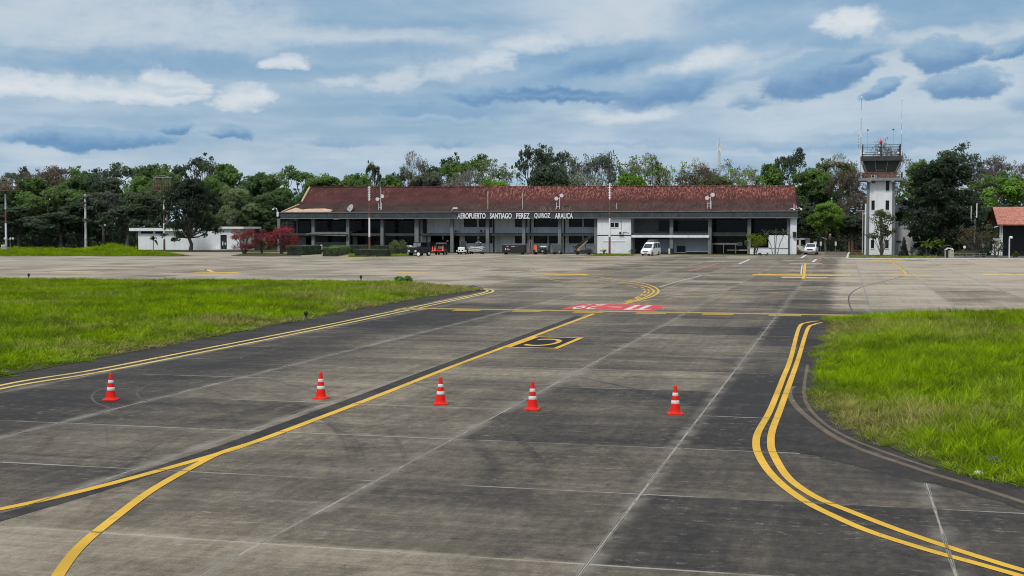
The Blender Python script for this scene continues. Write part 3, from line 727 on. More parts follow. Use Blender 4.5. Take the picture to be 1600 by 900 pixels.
def tuft(seed, blades, hgt, spread, width, lean):
    r = random.Random(seed); vs = []; fs = []; tint = []
    for _ in range(blades):
        a = r.uniform(0, 6.283); rr = spread * math.sqrt(r.random()); bx, by = rr * math.cos(a), rr * math.sin(a)
        da = a + r.gauss(0, 0.9); h = hgt * r.uniform(0.55, 1.1); ln = lean * h * r.uniform(0.3, 1.2); w = width * r.uniform(0.7, 1.3)
        dx, dy = math.cos(da), math.sin(da); tw = r.uniform(0, 3.14); sx, sy = math.cos(tw), math.sin(tw)
        b0 = len(vs); tn = r.random()
        for k, (t, ww) in enumerate(((0, 1.0), (0.45, 0.85), (0.8, 0.5))):
            z = h * (t - 0.22 * t * t * (ln / h)); o = ln * t * t
            vs += [(bx + dx * o - sx * w * ww / 2, by + dy * o - sy * w * ww / 2, z), (bx + dx * o + sx * w * ww / 2, by + dy * o + sy * w * ww / 2, z)]
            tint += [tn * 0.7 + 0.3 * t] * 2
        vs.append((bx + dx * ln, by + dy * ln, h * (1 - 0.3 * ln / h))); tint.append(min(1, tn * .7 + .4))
        fs += [(b0, b0 + 1, b0 + 3, b0 + 2), (b0 + 2, b0 + 3, b0 + 5, b0 + 4), (b0 + 4, b0 + 5, b0 + 6)]
    return vs, fs, tint
TUFTS = []
def make_tufts(prefix, specs, m_):
    c = bpy.data.collections.new(prefix)
    for i, s in enumerate(specs):
        vs, fs, tint = tuft(100 + i + len(prefix), *s)
        me = bpy.data.meshes.new('tuft'); me.from_pydata(vs, [], fs); me.materials.append(m_)
        at = me.attributes.new('tint', 'FLOAT', 'POINT'); at.data.foreach_set('value', tint)
        ob = bpy.data.objects.new('%s_%02d' % (prefix, i), me); c.objects.link(ob)
    return c
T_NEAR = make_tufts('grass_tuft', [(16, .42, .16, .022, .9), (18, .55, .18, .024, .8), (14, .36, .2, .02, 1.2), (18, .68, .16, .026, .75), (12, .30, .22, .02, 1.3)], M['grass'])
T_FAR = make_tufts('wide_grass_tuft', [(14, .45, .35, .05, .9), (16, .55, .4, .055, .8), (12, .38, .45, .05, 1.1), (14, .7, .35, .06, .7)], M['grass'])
T_TALL = make_tufts('tall_grass_tuft', [(14, 1.3, .5, .10, .5), (16, 1.6, .6, .12, .5), (12, 1.0, .6, .1, .7)], M['tall_grass'])
def inst_tree(coll):
    ng = bpy.data.node_groups.new('grow', 'GeometryNodeTree')
    ng.interface.new_socket('Geometry', in_out='INPUT', socket_type='NodeSocketGeometry')
    ng.interface.new_socket('Geometry', in_out='OUTPUT', socket_type='NodeSocketGeometry')
    gi = ng.nodes.new('NodeGroupInput'); go = ng.nodes.new('NodeGroupOutput')
    ip = ng.nodes.new('GeometryNodeInstanceOnPoints'); ci = ng.nodes.new('GeometryNodeCollectionInfo')
    ci.inputs['Collection'].default_value = coll; ci.inputs['Separate Children'].default_value = True; ci.inputs['Reset Children'].default_value = True
    def na(n, t):
        a = ng.nodes.new('GeometryNodeInputNamedAttribute'); a.data_type = t; a.inputs['Name'].default_value = n; return a.outputs['Attribute']
    ip.inputs['Pick Instance'].default_value = True
    ng.links.new(gi.outputs[0], ip.inputs['Points']); ng.links.new(ci.outputs[0], ip.inputs['Instance'])
    ng.links.new(na('pick', 'INT'), ip.inputs['Instance Index']); ng.links.new(na('turn', 'FLOAT_VECTOR'), ip.inputs['Rotation'])
    ng.links.new(na('size', 'FLOAT_VECTOR'), ip.inputs['Scale']); ng.links.new(ip.outputs[0], go.inputs[0])
    return ng
def in_poly(px, py, poly):
    inside = np.zeros(len(px), bool); n = len(poly)
    for i in range(n):
        x1, y1 = poly[i][0], poly[i][1]; x2, y2 = poly[(i + 1) % n][0], poly[(i + 1) % n][1]
        c = ((y1 > py) != (y2 > py)) & (px < (x2 - x1) * (py - y1) / (y2 - y1 + 1e-12) + x1)
        inside ^= c
    return inside
def edge_dist(px, py, poly):
    d = np.full(len(px), 1e9); n = len(poly)
    for i in range(n):
        a = np.array(poly[i][:2]); b_ = np.array(poly[(i + 1) % n][:2]); ab = b_ - a; L = (ab ** 2).sum() + 1e-9
        t = np.clip(((px - a[0]) * ab[0] + (py - a[1]) * ab[1]) / L, 0, 1)
        d = np.minimum(d, np.hypot(px - a[0] - t * ab[0], py - a[1] - t * ab[1]))
    return d
def grow(name, poly, dens, coll, ncoll, label, seed, base=1.0, edge_low=1.6, dry_fn=None, var=0.5, gs=3.0):
    poly = [(p[0], p[1]) for p in poly]
    r = np.random.default_rng(seed)
    xs = [p[0] for p in poly]; ys = [p[1] for p in poly]
    n = int((max(xs) - min(xs)) * (max(ys) - min(ys)) * dens)
    px = r.uniform(min(xs) - .5, max(xs) + .5, n); py = r.uniform(min(ys) - .5, max(ys) + .5, n)
    jx = (vnoise(px, py, 0.8, seed + 1) - .5) * 0.9; jy = (vnoise(px, py, 0.8, seed + 2) - .5) * 0.9
    k = in_poly(px + jx, py + jy, poly); px, py = px[k], py[k]; n = len(px)
    e = edge_dist(px, py, poly)
    patch = 0.6 * vnoise(px, py, gs, seed + 3) + 0.4 * vnoise(px, py, gs * .35, seed + 4)
    dry = np.clip(vnoise(px, py, 5.0, seed + 5) * 0.9 - 0.18, 0, 1) + 0.40 * np.exp(-e / 0.9)
    size = base * (0.55 + var * 1.3 * np.clip(patch - .25, 0, 1)) * r.uniform(.75, 1.25, n) * (0.45 + 0.55 * np.clip(e / edge_low, 0, 1))
    if dry_fn is not None: dry, size = dry_fn(px, py, dry, size)
    me = bpy.data.meshes.new(name)
    me.from_pydata(np.stack([px, py, np.zeros(n)], 1).tolist(), [], [])
    a = me.attributes.new('pick', 'INT', 'POINT'); a.data.foreach_set('value', r.integers(0, ncoll, n).astype(np.int32))
    a = me.attributes.new('turn', 'FLOAT_VECTOR', 'POINT'); tv = np.zeros((n, 3), np.float32); tv[:, 2] = r.uniform(0, 6.283, n); tv[:, 0] = r.normal(0, .12, n); tv[:, 1] = r.normal(0, .12, n); a.data.foreach_set('vector', tv.ravel())
    a = me.attributes.new('size', 'FLOAT_VECTOR', 'POINT'); sv = np.stack([0.6 + 0.4 * size, 0.6 + 0.4 * size, size], 1).astype(np.float32); a.data.foreach_set('vector', sv.ravel())
    a = me.attributes.new('dry', 'FLOAT', 'POINT'); a.data.foreach_set('value', dry.astype(np.float32))
    ob = bpy.data.objects.new(name, me); COL.objects.link(ob)
    md = ob.modifiers.new('grow', 'NODES'); md.node_group = inst_tree(coll)
    tag(ob, label, 'grass', kind='stuff')
    return ob
def soil_sheet(poly, label):
    o = MB().slab([(p[0], p[1]) for p in poly], 0.001, 0.02).build('ground', M['ground'])
    tag(o, label, 'ground', kind='structure'); return o
LF = xy((-260, 640), (0, 589), (120, 567), (250, 542), (400, 514), (480, 499), (560, 483), (650, 467), (720, 457.5), (750, 453.5), (745, 450), (700, 446.5), (620, 441.5), (450, 439.5), (200, 438), (0, 437), (-260, 436))
RF = xy((1296, 498), (1290, 520), (1284, 545), (1272, 585), (1268, 610), (1280, 632), (1305, 652), (1350, 680), (1400, 704), (1450, 726), (1520, 745), (1600, 762), (1850, 815), (1850, 480), (1700, 484), (1600, 487.5), (1500, 489), (1400, 492), (1340, 495))
soil_sheet(LF, 'soil under the left grass field'); soil_sheet(RF, 'soil under the right grass field')
pd = G(1410, 665)
def dryR(px, py, dry, size):
    k = np.exp(-(((px - pd.x) / 2.6) ** 2 + ((py - pd.y) / 3.0) ** 2)); k2 = np.exp(-((px - G(1300, 520).x) ** 2 / 3 + (py - G(1300, 520).y) ** 2 / 60))
    return dry * .85 + 0.30 * k + 0.15 * k2, size * (1 + 0.15 * k - 0.2 * k2)
pl = G(640, 452); pl2 = G(250, 535)
def dryL(px, py, dry, size):
    k = np.exp(-(((px - pl.x) / 6) ** 2 + ((py - pl.y) / 9) ** 2)); k2 = np.exp(-(((px - pl2.x) / 7) ** 2 + ((py - pl2.y) / 5) ** 2))
    return dry + 0.6 * k + 0.35 * k2, size
grow('grass', LF, 9.0, T_FAR, 4, 'bright green uncut grass of the left field behind the double yellow line', 21, 0.85, 3.0, dryL, 0.6, 5.0)
grow('grass', RF, 26.0, T_NEAR, 5, 'bright green uncut grass of the right field inside the curved shoulder', 31, 0.9, 2.2, dryR, 0.6, 3.0)
BG = xy((-250, 399.5), (0, 399.8), (150, 400), (300, 400.2)) + [AT(250, 262), AT(-60, 290), AT(-250, 290)]
soil_sheet(BG, 'soil under the far left verge')
grow('grass', BG, 1.4, T_FAR, 4, 'mown green verge beyond the apron under the white poles', 41, 1.0, 3.0, (lambda px, py, dry, size: (dry * .3, size)), 0.5, 8.0)
TG = [AT(128, 264), AT(215, 260), AT(215, 276), AT(128, 282)]
nodry = lambda px, py, dry, size: (dry * 0, size)
grow('tall_grass', TG, 2.2, T_TALL, 3, 'tall yellow green grass left of the small white building', 43, 1.35, 6.0, nodry, 0.5, 8.0)
TG2 = [AT(-60, 268), AT(130, 268), AT(130, 290), AT(-60, 290)]
grow('tall_grass', TG2, 1.0, T_TALL, 3, 'rough green grass at the foot of the left wood', 44, 0.6, 6.0, nodry, 0.5, 8.0)

# ------------------------------------------------------------------ terminal building
def roof_material(name, base, speck, amount, tile=True):
    m_, T, b = mat(name)
    pos = T.new('ShaderNodeTexCoord').outputs['Object']
    x, y, z = T.sep(pos)
    n = T.noise(pos, 0.35, 4.0, 0.6)
    v = T.noise(T.xyz(T.m('MULTIPLY', x, 4.2), T.m('MULTIPLY', y, 0.6), T.m('MULTIPLY', z, 1.5)), 1.0, 3.0, 0.6)
    big = T.noise(T.xyz(T.m('MULTIPLY', x, 0.12), 0.0, T.m('MULTIPLY', z, 0.5)), 1.0, 4.0, 0.6)
    hi = T.ss(z, 9.3, 11.4) if amount > 0.4 else 1.0
    edge = T.ss(T.m('ABSOLUTE', T.m('SUBTRACT', x, XM)), XW * 0.42, XW * 0.52)
    k = T.m('ADD', T.m('MULTIPLY', T.ss(T.m('ADD', v, T.m('MULTIPLY_ADD', big, 0.34, -0.17)), 0.625, 0.68), hi), T.m('MULTIPLY', T.m('MULTIPLY', edge, T.ss(v, 0.48, 0.6)), hi), clamp=True)
    c = T.mix(T.ss(n, 0.3, 0.7), tuple(q * 0.7 for q in base), tuple(q * 1.25 for q in base))
    rw = T.m('SINE', T.m('MULTIPLY', x, 26.0))
    c = T.mix(T.m('MULTIPLY', T.ss(rw, 0.2, 1.0), 0.35), c, tuple(q * 0.5 for q in base))
    c = T.mix(T.m('MULTIPLY', k, amount), c, speck)
    T.put(b.inputs['Base Color'], c); b.inputs['Roughness'].default_value = 0.85; b.inputs['Specular IOR Level'].default_value = 0.2
    return m_
V0 = 238.0
FRONT = V0 - 1.4                                    # fascia plane
xL, _ = FP(438, 336, FRONT); xR, _ = FP(1246.5, 336, FRONT)
Z_EAVE = (FP(600, 331, FRONT)[1] + FP(1100, 330.6, FRONT)[1]) / 2
Z_FB = (FP(600, 341, FRONT)[1] + FP(1100, 340.4, FRONT)[1]) / 2
XM, XW = (xL + xR) / 2, xR - xL
M['roof_top'] = roof_material('roof_red_sheet', (0.068, 0.023, 0.021), (0.36, 0.13, 0.095), 0.66)
M['roof_low'] = roof_material('roof_brown_sheet', (0.046, 0.026, 0.022), (0.2, 0.10, 0.08), 0.2)
M['roof_patch'] = plain('roof_patch', (0.50, 0.33, 0.22), 0.8, var=0.2, scale=1.5)
M['fascia'] = plain('fascia_metal', (0.036, 0.046, 0.047), 0.6, var=0.35, scale=0.7, dirt=((0.09, 0.105, 0.105), 0.5))
term = thing('airport_terminal', 'long two storey airport terminal with weathered red roof and white lettering', 'terminal', (XM, V0, 0))
TO = (XM, V0, 0)
def TB(): return MB(TO)
VB = V0 + 20                                        # back of the building
# roof: skirt, upper slope, back slope, ends
rl = FP(483, 293, V0 + 9); rr = FP(1242, 290.6, V0 + 9); bl_ = FP(469, 318, V0 + 2.6); br_ = FP(1243.5, 318.5, V0 + 2.6)
zrl, zrr = rl[1], rr[1]; zb = (FP(700, 318.5, V0 + 2.6)[1] + bl_[1]) / 2
eL, eR = (xL, FRONT, Z_EAVE), (xR, FRONT, Z_EAVE)
bL, bR = (bl_[0], V0 + 2.6, zb), (br_[0], V0 + 2.6, zb)
RL, RR = (rl[0], V0 + 9, zrl), (rr[0], V0 + 9, zrr)
KL, KR = (xL, VB + 1, Z_EAVE), (xR, VB + 1, Z_EAVE)
def sub_grid(b_, A, B, C_, D, n):
    for i in range(n):
        t0, t1 = i / n, (i + 1) / n
        A, B, C_, D = map(Vector, (A, B, C_, D))
        b_.poly([A.lerp(B, t0), A.lerp(B, t1), D.lerp(C_, t1), D.lerp(C_, t0)])
b_ = TB(); sub_grid(b_, bL, bR, RR, RL, 30); b_.poly([KR, KL, RL, RR]); b_.poly([bR, KR, RR]); b_.poly([KL, bL, RL])
b_.tube([RL, (Vector(RL) + Vector(RR)) / 2 + Vector((0, 0, 0.0)), RR], 0.16, 6)
roof = b_.build('roof', [M['roof_top']], term)
b_ = TB(); sub_grid(b_, eL, eR, bR, bL, 30); b_.poly([eR, KR, bR]); b_.poly([KL, eL, bL]); b_.build('lower_roof', M['roof_low'], term)
# peeled pale edge of the left hip and a patched strip
b_ = TB()
def lerp3(a, c, t): return Vector(a).lerp(Vector(c), t)
up_ = Vector((0, -0.05, 0.10))
pL = [Vector(eL) + up_ * .6 + Vector((0.6, 0.25, 0.05)), Vector(eL) + Vector((10.4, 0.2, 0.12)), lerp3(eL, bL, 0.22) + Vector((10.0, 0, 0.06)) + up_ * .5, lerp3(eL, bL, 0.40) + Vector((7.6, 0, 0)) + up_, lerp3(eL, bL, 0.36) + Vector((4.2, 0, 0)) + up_, lerp3(eL, bL, 0.26) + Vector((3.7, 0, 0)) + up_, lerp3(eL, bL, 0.5) + Vector((1.2, 0, 0)) + up_]
b_.poly(pL); b_.build('roof_patch', M['roof_patch'], term)
b_ = TB(); b_.tube([lerp3(bL, RL, 0.08) + Vector((0.2, -0.1, 0.1)), lerp3(bL, RL, 0.5) + Vector((0.2, -.1, .1)), lerp3(bL, RL, 0.97) + Vector((0.2, -.1, .1))], 0.22, 6); b_.tube([Vector(eL) + Vector((0.3, 0, .1)), lerp3(eL, bL, .9) + Vector((0.2, 0, .1))], 0.16, 6)
b_.build('hip_cap', M['roof_patch'], term)
# fascia with battens, gutter and soffit
b_ = TB(); b_.box(xL, FRONT, Z_FB, xR, FRONT + 0.25, Z_EAVE - 0.06)
x = xL + 0.4
while x < xR - 0.3:
    b_.box(x, FRONT - 0.04, Z_FB + 0.05, x + 0.09, FRONT + 0.01, Z_EAVE - 0.2); x += 0.62
b_.build('fascia', M['fascia'], term)
b_ = TB(); b_.box(xL - 0.1, FRONT - 0.16, Z_EAVE - 0.08, xR + 0.1, FRONT + 0.05, Z_EAVE + 0.06); b_.box(xL, FRONT - 0.08, Z_FB - 0.08, xR, FRONT - 0.004, Z_FB + 0.06)
b_.build('gutter', M['mid_grey'], term)
b_ = TB(); b_.box(xL + 0.1, FRONT + 0.3, Z_FB - 0.02, xR - 0.1, VB, Z_FB + 0.12); b_.build('soffit', M['dark_grey'], term)
# columns
def colx(x): return FP(x, 395, V0)[0]
for cx_ in (436.5, 490, 544, 597.5, 651.5, 706.5, 762, 818.5, 874.7, 931.2, 1049, 1109, 1170.5, 1232):
    X_ = colx(cx_); wd = 0.32 if cx_ != 651.5 else 0.42
    cb = TB().bbox(X_ - wd, V0 - 0.25, 0, X_ + wd, V0 + 0.35, Z_FB - 0.03, 0.04).build('column', M['column_grey'], term)
X_ = colx(656.5); TB().bbox(X_ - 0.3, V0 + 0.5, 0, X_ + 0.3, V0 + 1.0, Z_FB - 0.03, 0.04).build('column', M['column_grey'], term)
# boxes measured on an upright plane
def pb(b_, x0, y0, x1, y1, v, dep, mi=0):
    X0, Za = FP(x0, y0, v); X1, Zb = FP(x1, y0, v); Zc = (FP(x0, y1, v)[1] + FP(x1, y1, v)[1]) / 2; Zt = (Za + Zb) / 2
    return b_.box(X0, v, max(Zc, 0.0), X1, v + dep, Zt, mi)
W1 = V0 + 3.6
ZF1 = FP(820, 364.2, W1)[1]; ZF0 = FP(820, 368.2, W1)[1]
# first-floor slab edge, back wall of the whole building
b_ = TB(); b_.box(colx(437), V0 + 0.4, ZF0, colx(931), W1 + 0.2, ZF1 - 0.05); b_.build('floor_slab', M['dark_grey'], term)
b_ = TB(); b_.box(xL + 1, VB - 0.3, 0, xR - 1, VB, Z_FB - 0.05); b_.box(xL + 1.0, V0 + 4, 0, xL + 1.3, VB - .3, Z_FB - .05); b_.build('wall', M['mid_grey'], term)
# left hall: dark glazing with mullions behind the columns
LW = V0 + 4.2
b_ = TB(); pb(b_, 440, 345, 660, 396, LW, 0.08); b_.build('glazing', M['glass'], term)
fr = TB()
for y_ in (349.6, 357.0, 367.6, 371.4):
    pb(fr, 440, y_ - 0.35, 660, y_ + 0.35, LW - 0.06, 0.05)
for x_ in range(448, 660, 18): pb(fr, x_ - 0.5, 345, x_ + 0.5, 396, LW - 0.05, 0.04)
fr.build('glazing_frame', M['dark_grey'], term)
b_ = TB(); pb(b_, 561, 367.8, 648, 368.9, V0 + 1.0, 0.15); pb(b_, 465, 366.6, 490, 368, V0 + 1.0, .15); b_.build_each('rail', M['steel'], term)
# sloping awning over the left doors
ax0, az0 = FP(478, 366.4, V0 - 1.0); ax1, _ = FP(545, 366, V0 - 1.0); az1 = FP(500, 362.6, V0 + 0.3)[1]
b_ = TB(); b_.prism([(0, 0)] and [(ax0, az0 - 0.06), (ax1 - 0.8, az0 - 0.3), (ax1, az0 + 0.25), (ax1 - 0.2, az1), (ax0 + 1.4, az1)], V0 - 1.0, V0 - 0.95)
b_.loft([[(ax0, V0 - 1.0, az0), (ax1 - 0.6, V0 - 1.0, az0 - 0.05), (ax1 - 0.6, V0 - 1.0, az0 + 0.08), (ax0, V0 - 1.0, az0 + 0.12)], [(ax0 + 1.0, V0 + 3.4, az1 + 0.2), (ax1, V0 + 3.4, az1 + 0.2), (ax1, V0 + 3.4, az1 + .32), (ax0 + 1.0, V0 + 3.4, az1 + 0.32)]])
b_.build('awning', M['mid_grey'], term)
b_ = TB(); pb(b_, 492, 378, 543, 386, V0 + 2.2, 0.25); pb(b_, 466, 370, 478, 384, V0 + 3.0, 0.2); pb(b_, 551, 369, 558, 384, V0 + 3.0, 0.2); b_.build_each('counter_wall', M['mid_grey'], term)
b_ = TB(); pb(b_, 479, 383, 489, 394, V0 - 0.9, 0.5); b_.build('service_cabinet', M['white_paint'], term)
b_ = TB(); pb(b_, 500, 382.5, 503, 390, V0 - 1.2, 0.4); b_.build('service_cabinet', M['white_paint'], term)
b_ = TB(); pb(b_, 655, 369, 666, 378, W1 - 0.4, 0.1); pb(b_, 668, 369, 672.5, 378, W1 - 0.4, 0.1); pb(b_, 691, 368.5, 693, 374, W1 - 0.4, 0.06); pb(b_, 698, 375, 700.5, 378, W1 - .4, .06); b_.build_each('notice_board', M['grey_wall'], term)
# central block: pale wall with dark windows, both floors
b_ = TB()
up_win = [(725, 745.5), (748, 769.7), (804.5, 824.2), (833.8, 872.6), (889, 910), (911.8, 930.3)]
lo_win = [(726, 746), (748.3, 769.7), (804.5, 824.2), (833.8, 855.6), (857.4, 878.5), (889, 910), (911.8, 930.3)]
ZS = Z_FB - 0.05
def wallrow(b_, x0, x1, wins, yt, yb, y_top, y_bot, v, dep):
    """wall from pixel columns x0..x1 with openings wins between rows yt..yb"""
    zt = FP(820, yt, v)[1]; zb_ = FP(820, yb, v)[1]; z1 = FP(820, y_top, v)[1]; z0 = max(0, FP(820, y_bot, v)[1])
    z1 = min(z1, ZS)
    zt = min(zt, z1 - 0.02)
    X = lambda p: FP(p, 370, v)[0]
    b_.box(X(x0), v, z0, X(x1), v + dep, zb_); b_.box(X(x0), v, zt, X(x1), v + dep, z1)
    cur = x0
    for a, c in wins:
        b_.box(X(cur), v, zb_, X(a), v + dep, zt); cur = c
    b_.box(X(cur), v, zb_, X(x1), v + dep, zt)
    return [(X(a), X(c), zb_, zt) for a, c in wins]
wu = wallrow(b_, 667, 931, up_win, 341.5, 354.6, 340.8, 364.2, W1, 0.25)
wl = wallrow(b_, 718, 931, lo_win, 368.6, 380.0, 368.2, 398, W1, 0.25)
b_.build('wall', M['grey_wall'], term)
b_ = TB(); pb(b_, 653, 379, 706, 396, W1 + 0.2, 0.2); pb(b_, 656, 345, 667, 364, W1 + .3, .2); b_.build_each('dark_wall', M['dark_grey'], term)
for (a, c, z0, z1) in wu + wl:
    w_ = TB().box(a, W1 + 0.14, z0, c, W1 + 0.18, z1).build('window', M['glass'], term)
    f_ = TB(); f_.box(a - 0.05, W1 - 0.06, z0 - 0.12, c + 0.05, W1 - 0.004, z0 - 0.005);
    f_.build('sill', M['off_white'], w_)
b_ = TB(); pb(b_, 775, 373, 783, 396, W1 - 0.06, 0.05); b_.build('door', M['off_white'], term)
for x_ in (771.5, 828.8, 882):
    X_ = FP(x_, 390, V0 + 2.4)[0]
    TB().box(X_ - 0.12, V0 + 2.3, 0, X_ + 0.12, V0 + 2.55, ZS).build('downpipe', M['dark_grey'], term)
def ac_unit(x0, y0, x1, y1, v):
    o = TB(); pb(o, x0, y0, x1, y1, v, 0.4); o_ = o.build('air_conditioner', M['off_white'], term)
    X0, Z0 = FP((x0 + x1) / 2, (y0 + y1) / 2, v); X1, Zt = FP(x1, y0, v)
    r_ = (Zt - Z0) * 0.75
    f_ = TB(); f_.tube([(X0 - 0.1, v - 0.03, Z0), (X0 - 0.1, v - 0.004, Z0)], [r_, r_], 14); f_.build('fan', M['black'], o_)
ac_unit(709.5, 359.2, 716.5, 363.4, W1 - 0.6); ac_unit(748.6, 358.6, 756.5, 363, W1 - 0.6); ac_unit(842, 365.6, 849.5, 369.2, W1 - 0.9)
# white projecting block
WB = V0 - 0.9
zmid0, zmid1 = FP(960, 368.6, WB)[1], FP(960, 367.0, WB)[1]
b_ = TB(); xa, xb = FP(933.3, 370, WB)[0], FP(985.6, 370, WB)[0]; b_.box(xa, WB, 0, xb, WB + 5, zmid0); b_.box(xa, WB, zmid1, xb, WB + 5, Z_FB - 0.1)
b_.box(FP(952, 350, WB)[0], WB - 0.06, FP(952, 356.6, WB)[1], FP(968, 350, WB)[0], WB - 0.003, FP(952, 355.4, WB)[1])
b_.box(FP(943, 370, WB)[0], WB - 0.10, FP(952, 377.4, WB)[1], FP(976.5, 370, WB)[0], WB - 0.003, FP(952, 376.4, WB)[1])
b_.build('white_block', M['white_wall'], term)
b_ = TB(); b_.box(xa + 0.1, WB + 0.3, zmid0 - .02, xb - 0.1, WB + 4, zmid1 + 0.02); b_.build('shadow_joint', M['black'], term)
w_ = TB(); pb(w_, 953.6, 348, 966.6, 355.0, WB - 0.02, 0.05); w_ = w_.build('window', M['glass'], term)
f_ = TB(); pb(f_, 959.6, 348, 960.6, 355, WB - 0.05, 0.028); f_.build('mullion', M['off_white'], w_)
for x0_, x1_ in ((944, 956.5), (963.2, 975.5)):
    w_ = TB(); pb(w_, x0_, 370.0, x1_, 374.8, WB - 0.03, 0.06); w_.build('shutter', M['grey_wall'], term)
ac_unit(966.6, 361.8, 973.5, 366.4, WB - 0.45)
b_ = TB(); X_, Z_ = FP(970.6, 343.5, WB); b_.box(X_ - .05, WB - 0.06, FP(970, 362, WB)[1], X_ + .05, WB - 0.003, Z_); X2, Z2_ = FP(983, 364, WB); b_.tube([(FP(974, 362, WB)[0], WB - .05, FP(974, 362.5, WB)[1]), (X2, WB - .05, Z2_)], 0.04, 5); b_.build_each('cable', M['dull_steel'], term)
# right hall
RW = V0 + 3.2
b_ = TB(); wr = wallrow(b_, 986, 1109, [(1029, 1047.5), (1051.5, 1107.5)], 344.5, 361.6, 340.8, 368, RW, 0.25); b_.build('wall', M['mid_grey'], term)
for (a, c, z0, z1) in wr:
    w_ = TB().box(a, RW + 0.14, z0, c, RW + 0.18, z1).build('window', M['glass'], term)
    f_ = TB(); n_ = max(1, round((c - a) / 2.4))
    for k in range(1, n_): xx = a + (c - a) * k / n_; f_.box(xx - 0.05, RW + 0.08, z0, xx + 0.05, RW + 0.136, z1)
    f_.box(a, RW + 0.078, z0 + (z1 - z0) * 0.7, c, RW + 0.134, z0 + (z1 - z0) * 0.7 + 0.08); f_.build('mullion', M['black'], w_)
b_ = TB(); pb(b_, 986, 364.0, 1108.5, 367.4, V0 - 0.2, 3.2); b_.build('canopy', M['dark_grey'], term)
b_ = TB(); pb(b_, 986, 367.4, 1108, 371.2, V0 - 0.6, 0.25); b_.build('canopy_edge', M['grey_wall'], term)
b_ = TB(); pb(b_, 1015, 374, 1046, 394.6, RW, 0.2); pb(b_, 1052, 371.5, 1108, 394.6, RW - 0.6, 0.2); b_.build_each('wall', M['lavender_wall'], term)
b_ = TB(); pb(b_, 1014, 371.4, 1044, 373.6, RW - 0.06, 0.2); pb(b_, 986, 371.3, 1010, 397, RW + 0.8, 0.2); b_.build_each('dark_wall', M['dark_grey'], term)
b_ = TB(); pb(b_, 1072, 392.4, 1108, 393.6, RW - 1.2, 0.4); pb(b_, 1052, 394.2, 1072, 395, RW - 1.2, .4); b_.build_each('ledge', M['off_white'], term)
b_ = TB(); pb(b_, 1058, 384.0, 1070.5, 394.5, RW - 0.9, 0.1); b_.build('notice_panel', M['black'], term)
# far right hall, dark glazing, counter and beams
b_ = TB(); pb(b_, 1109, 343, 1232, 398, V0 + 4.4, 0.1); b_.build('glazing', M['glass'], term)
b_ = TB(); pb(b_, 1110, 362.6, 1171, 369, V0 + 0.6, 2.5); pb(b_, 1172, 350, 1232, 351, V0 + 3.6, 0.1); pb(b_, 1112, 349, 1170, 350, V0 + 3.6, .1); b_.build_each('beam', M['dark_grey'], term)
b_ = TB(); pb(b_, 1112, 379.6, 1152, 382.2, V0 + 1.4, 0.2)
for x_ in (1113, 1130.5, 1149.5): pb(b_, x_ - 0.5, 382.2, x_ + 0.5, 396, V0 + 1.4, 0.15)
b_.build('screen_frame', M['mid_grey'], term)
b_ = TB(); pb(b_, 1136, 390, 1170, 391.6, V0 + 2.2, 0.4); pb(b_, 1152, 378, 1160, 384, V0 + 3.2, .1); b_.build_each('counter', M['olive_box'], term)
# planter wall and stepped white wall
PW = V0 - 0.6
b_ = TB(); pb(b_, 1172, 387.4, 1202, 399, PW, 0.35); pb(b_, 1201, 367.6, 1231.4, 387.6, PW + 0.006, 0.35); pb(b_, 1202, 389.2, 1231.4, 399, PW, 0.35); b_.build_each('planter_wall', M['white_wall'], term)
b_ = TB(); pb(b_, 1171.5, 386.8, 1203, 387.4, PW - 0.08, 0.5); pb(b_, 1202, 387.6, 1231, 389.2, PW + 0.06, 0.3); b_.build_each('coping', M['dull_steel'], term)
# white end wall running back from the right corner
exa = FP(1234.5, 398, V0 - 0.6)[0]
ez = FP(1238, 338, V0 - 0.6)[1]
b_ = TB(); b_.box(exa, V0 - 0.6, 0, exa + 0.3, V0 + 14, ez); b_.box(exa + 0.306, V0 - 0.55, 0, exa + 1.1, V0 - 0.25, ez - 0.02); b_.build('end_wall', M['white_wall'], term)
e2 = exa + 0.3
b_ = TB(); b_.box(e2 + 0.16, V0 - 1.0, 3.0, e2 + 0.72, V0 - 0.556, 4.0); b_.build('air_conditioner', M['black'], term)
b_ = TB()
for dx, z1 in ((0.1, ez + 2.2), (0.45, ez + 1.9), (-0.5, ez + 1.1)): b_.tube([(exa + 0.5 + dx, V0 - 0.4, ez - 0.05), (exa + 0.5 + dx, V0 - 0.4, z1)], 0.07, 6)
b_.build_each('vent_pipe', M['white_paint'], term)
def hook_lamp(px, py, x_, v_, sgn):
    X_, Z_ = x_, py
    b2 = TB(); b2.tube([(X_, v_, Z_ - 1.6), (X_, v_, Z_ - 0.2), (X_ + sgn * 0.15, v_, Z_ + 0.12), (X_ + sgn * 0.5, v_, Z_ + 0.2), (X_ + sgn * 0.8, v_, Z_ + 0.02)], 0.06, 6)
    p_ = b2.build('lamp_bracket', M['white_paint'], term)
    b3 = TB(); b3.lathe([(0.05, 0.12), (0.16, 0.02), (0.2, -0.2), (0.05, -0.24)], (X_ + sgn * 0.85, v_, Z_ - 0.02), 10); b3.build('lamp_shade', M['white_paint'], p_)
hook_lamp(0, ez + 1.3, exa + 1.0, V0 - 0.4, 1)
hook_lamp(0, ez + 1.2, exa - 0.2, V0 - 0.8, 1)
hook_lamp(0, FP(430, 326.5, V0 - 1.2)[1], FP(433, 330, V0 - 1.2)[0], V0 - 1.2, -1)
b_ = TB(); pb(b_, 432.2, 331, 435.0, 338.2, V0 - 1.3, 0.2); b_.build('junction_box', M['white_paint'], term)
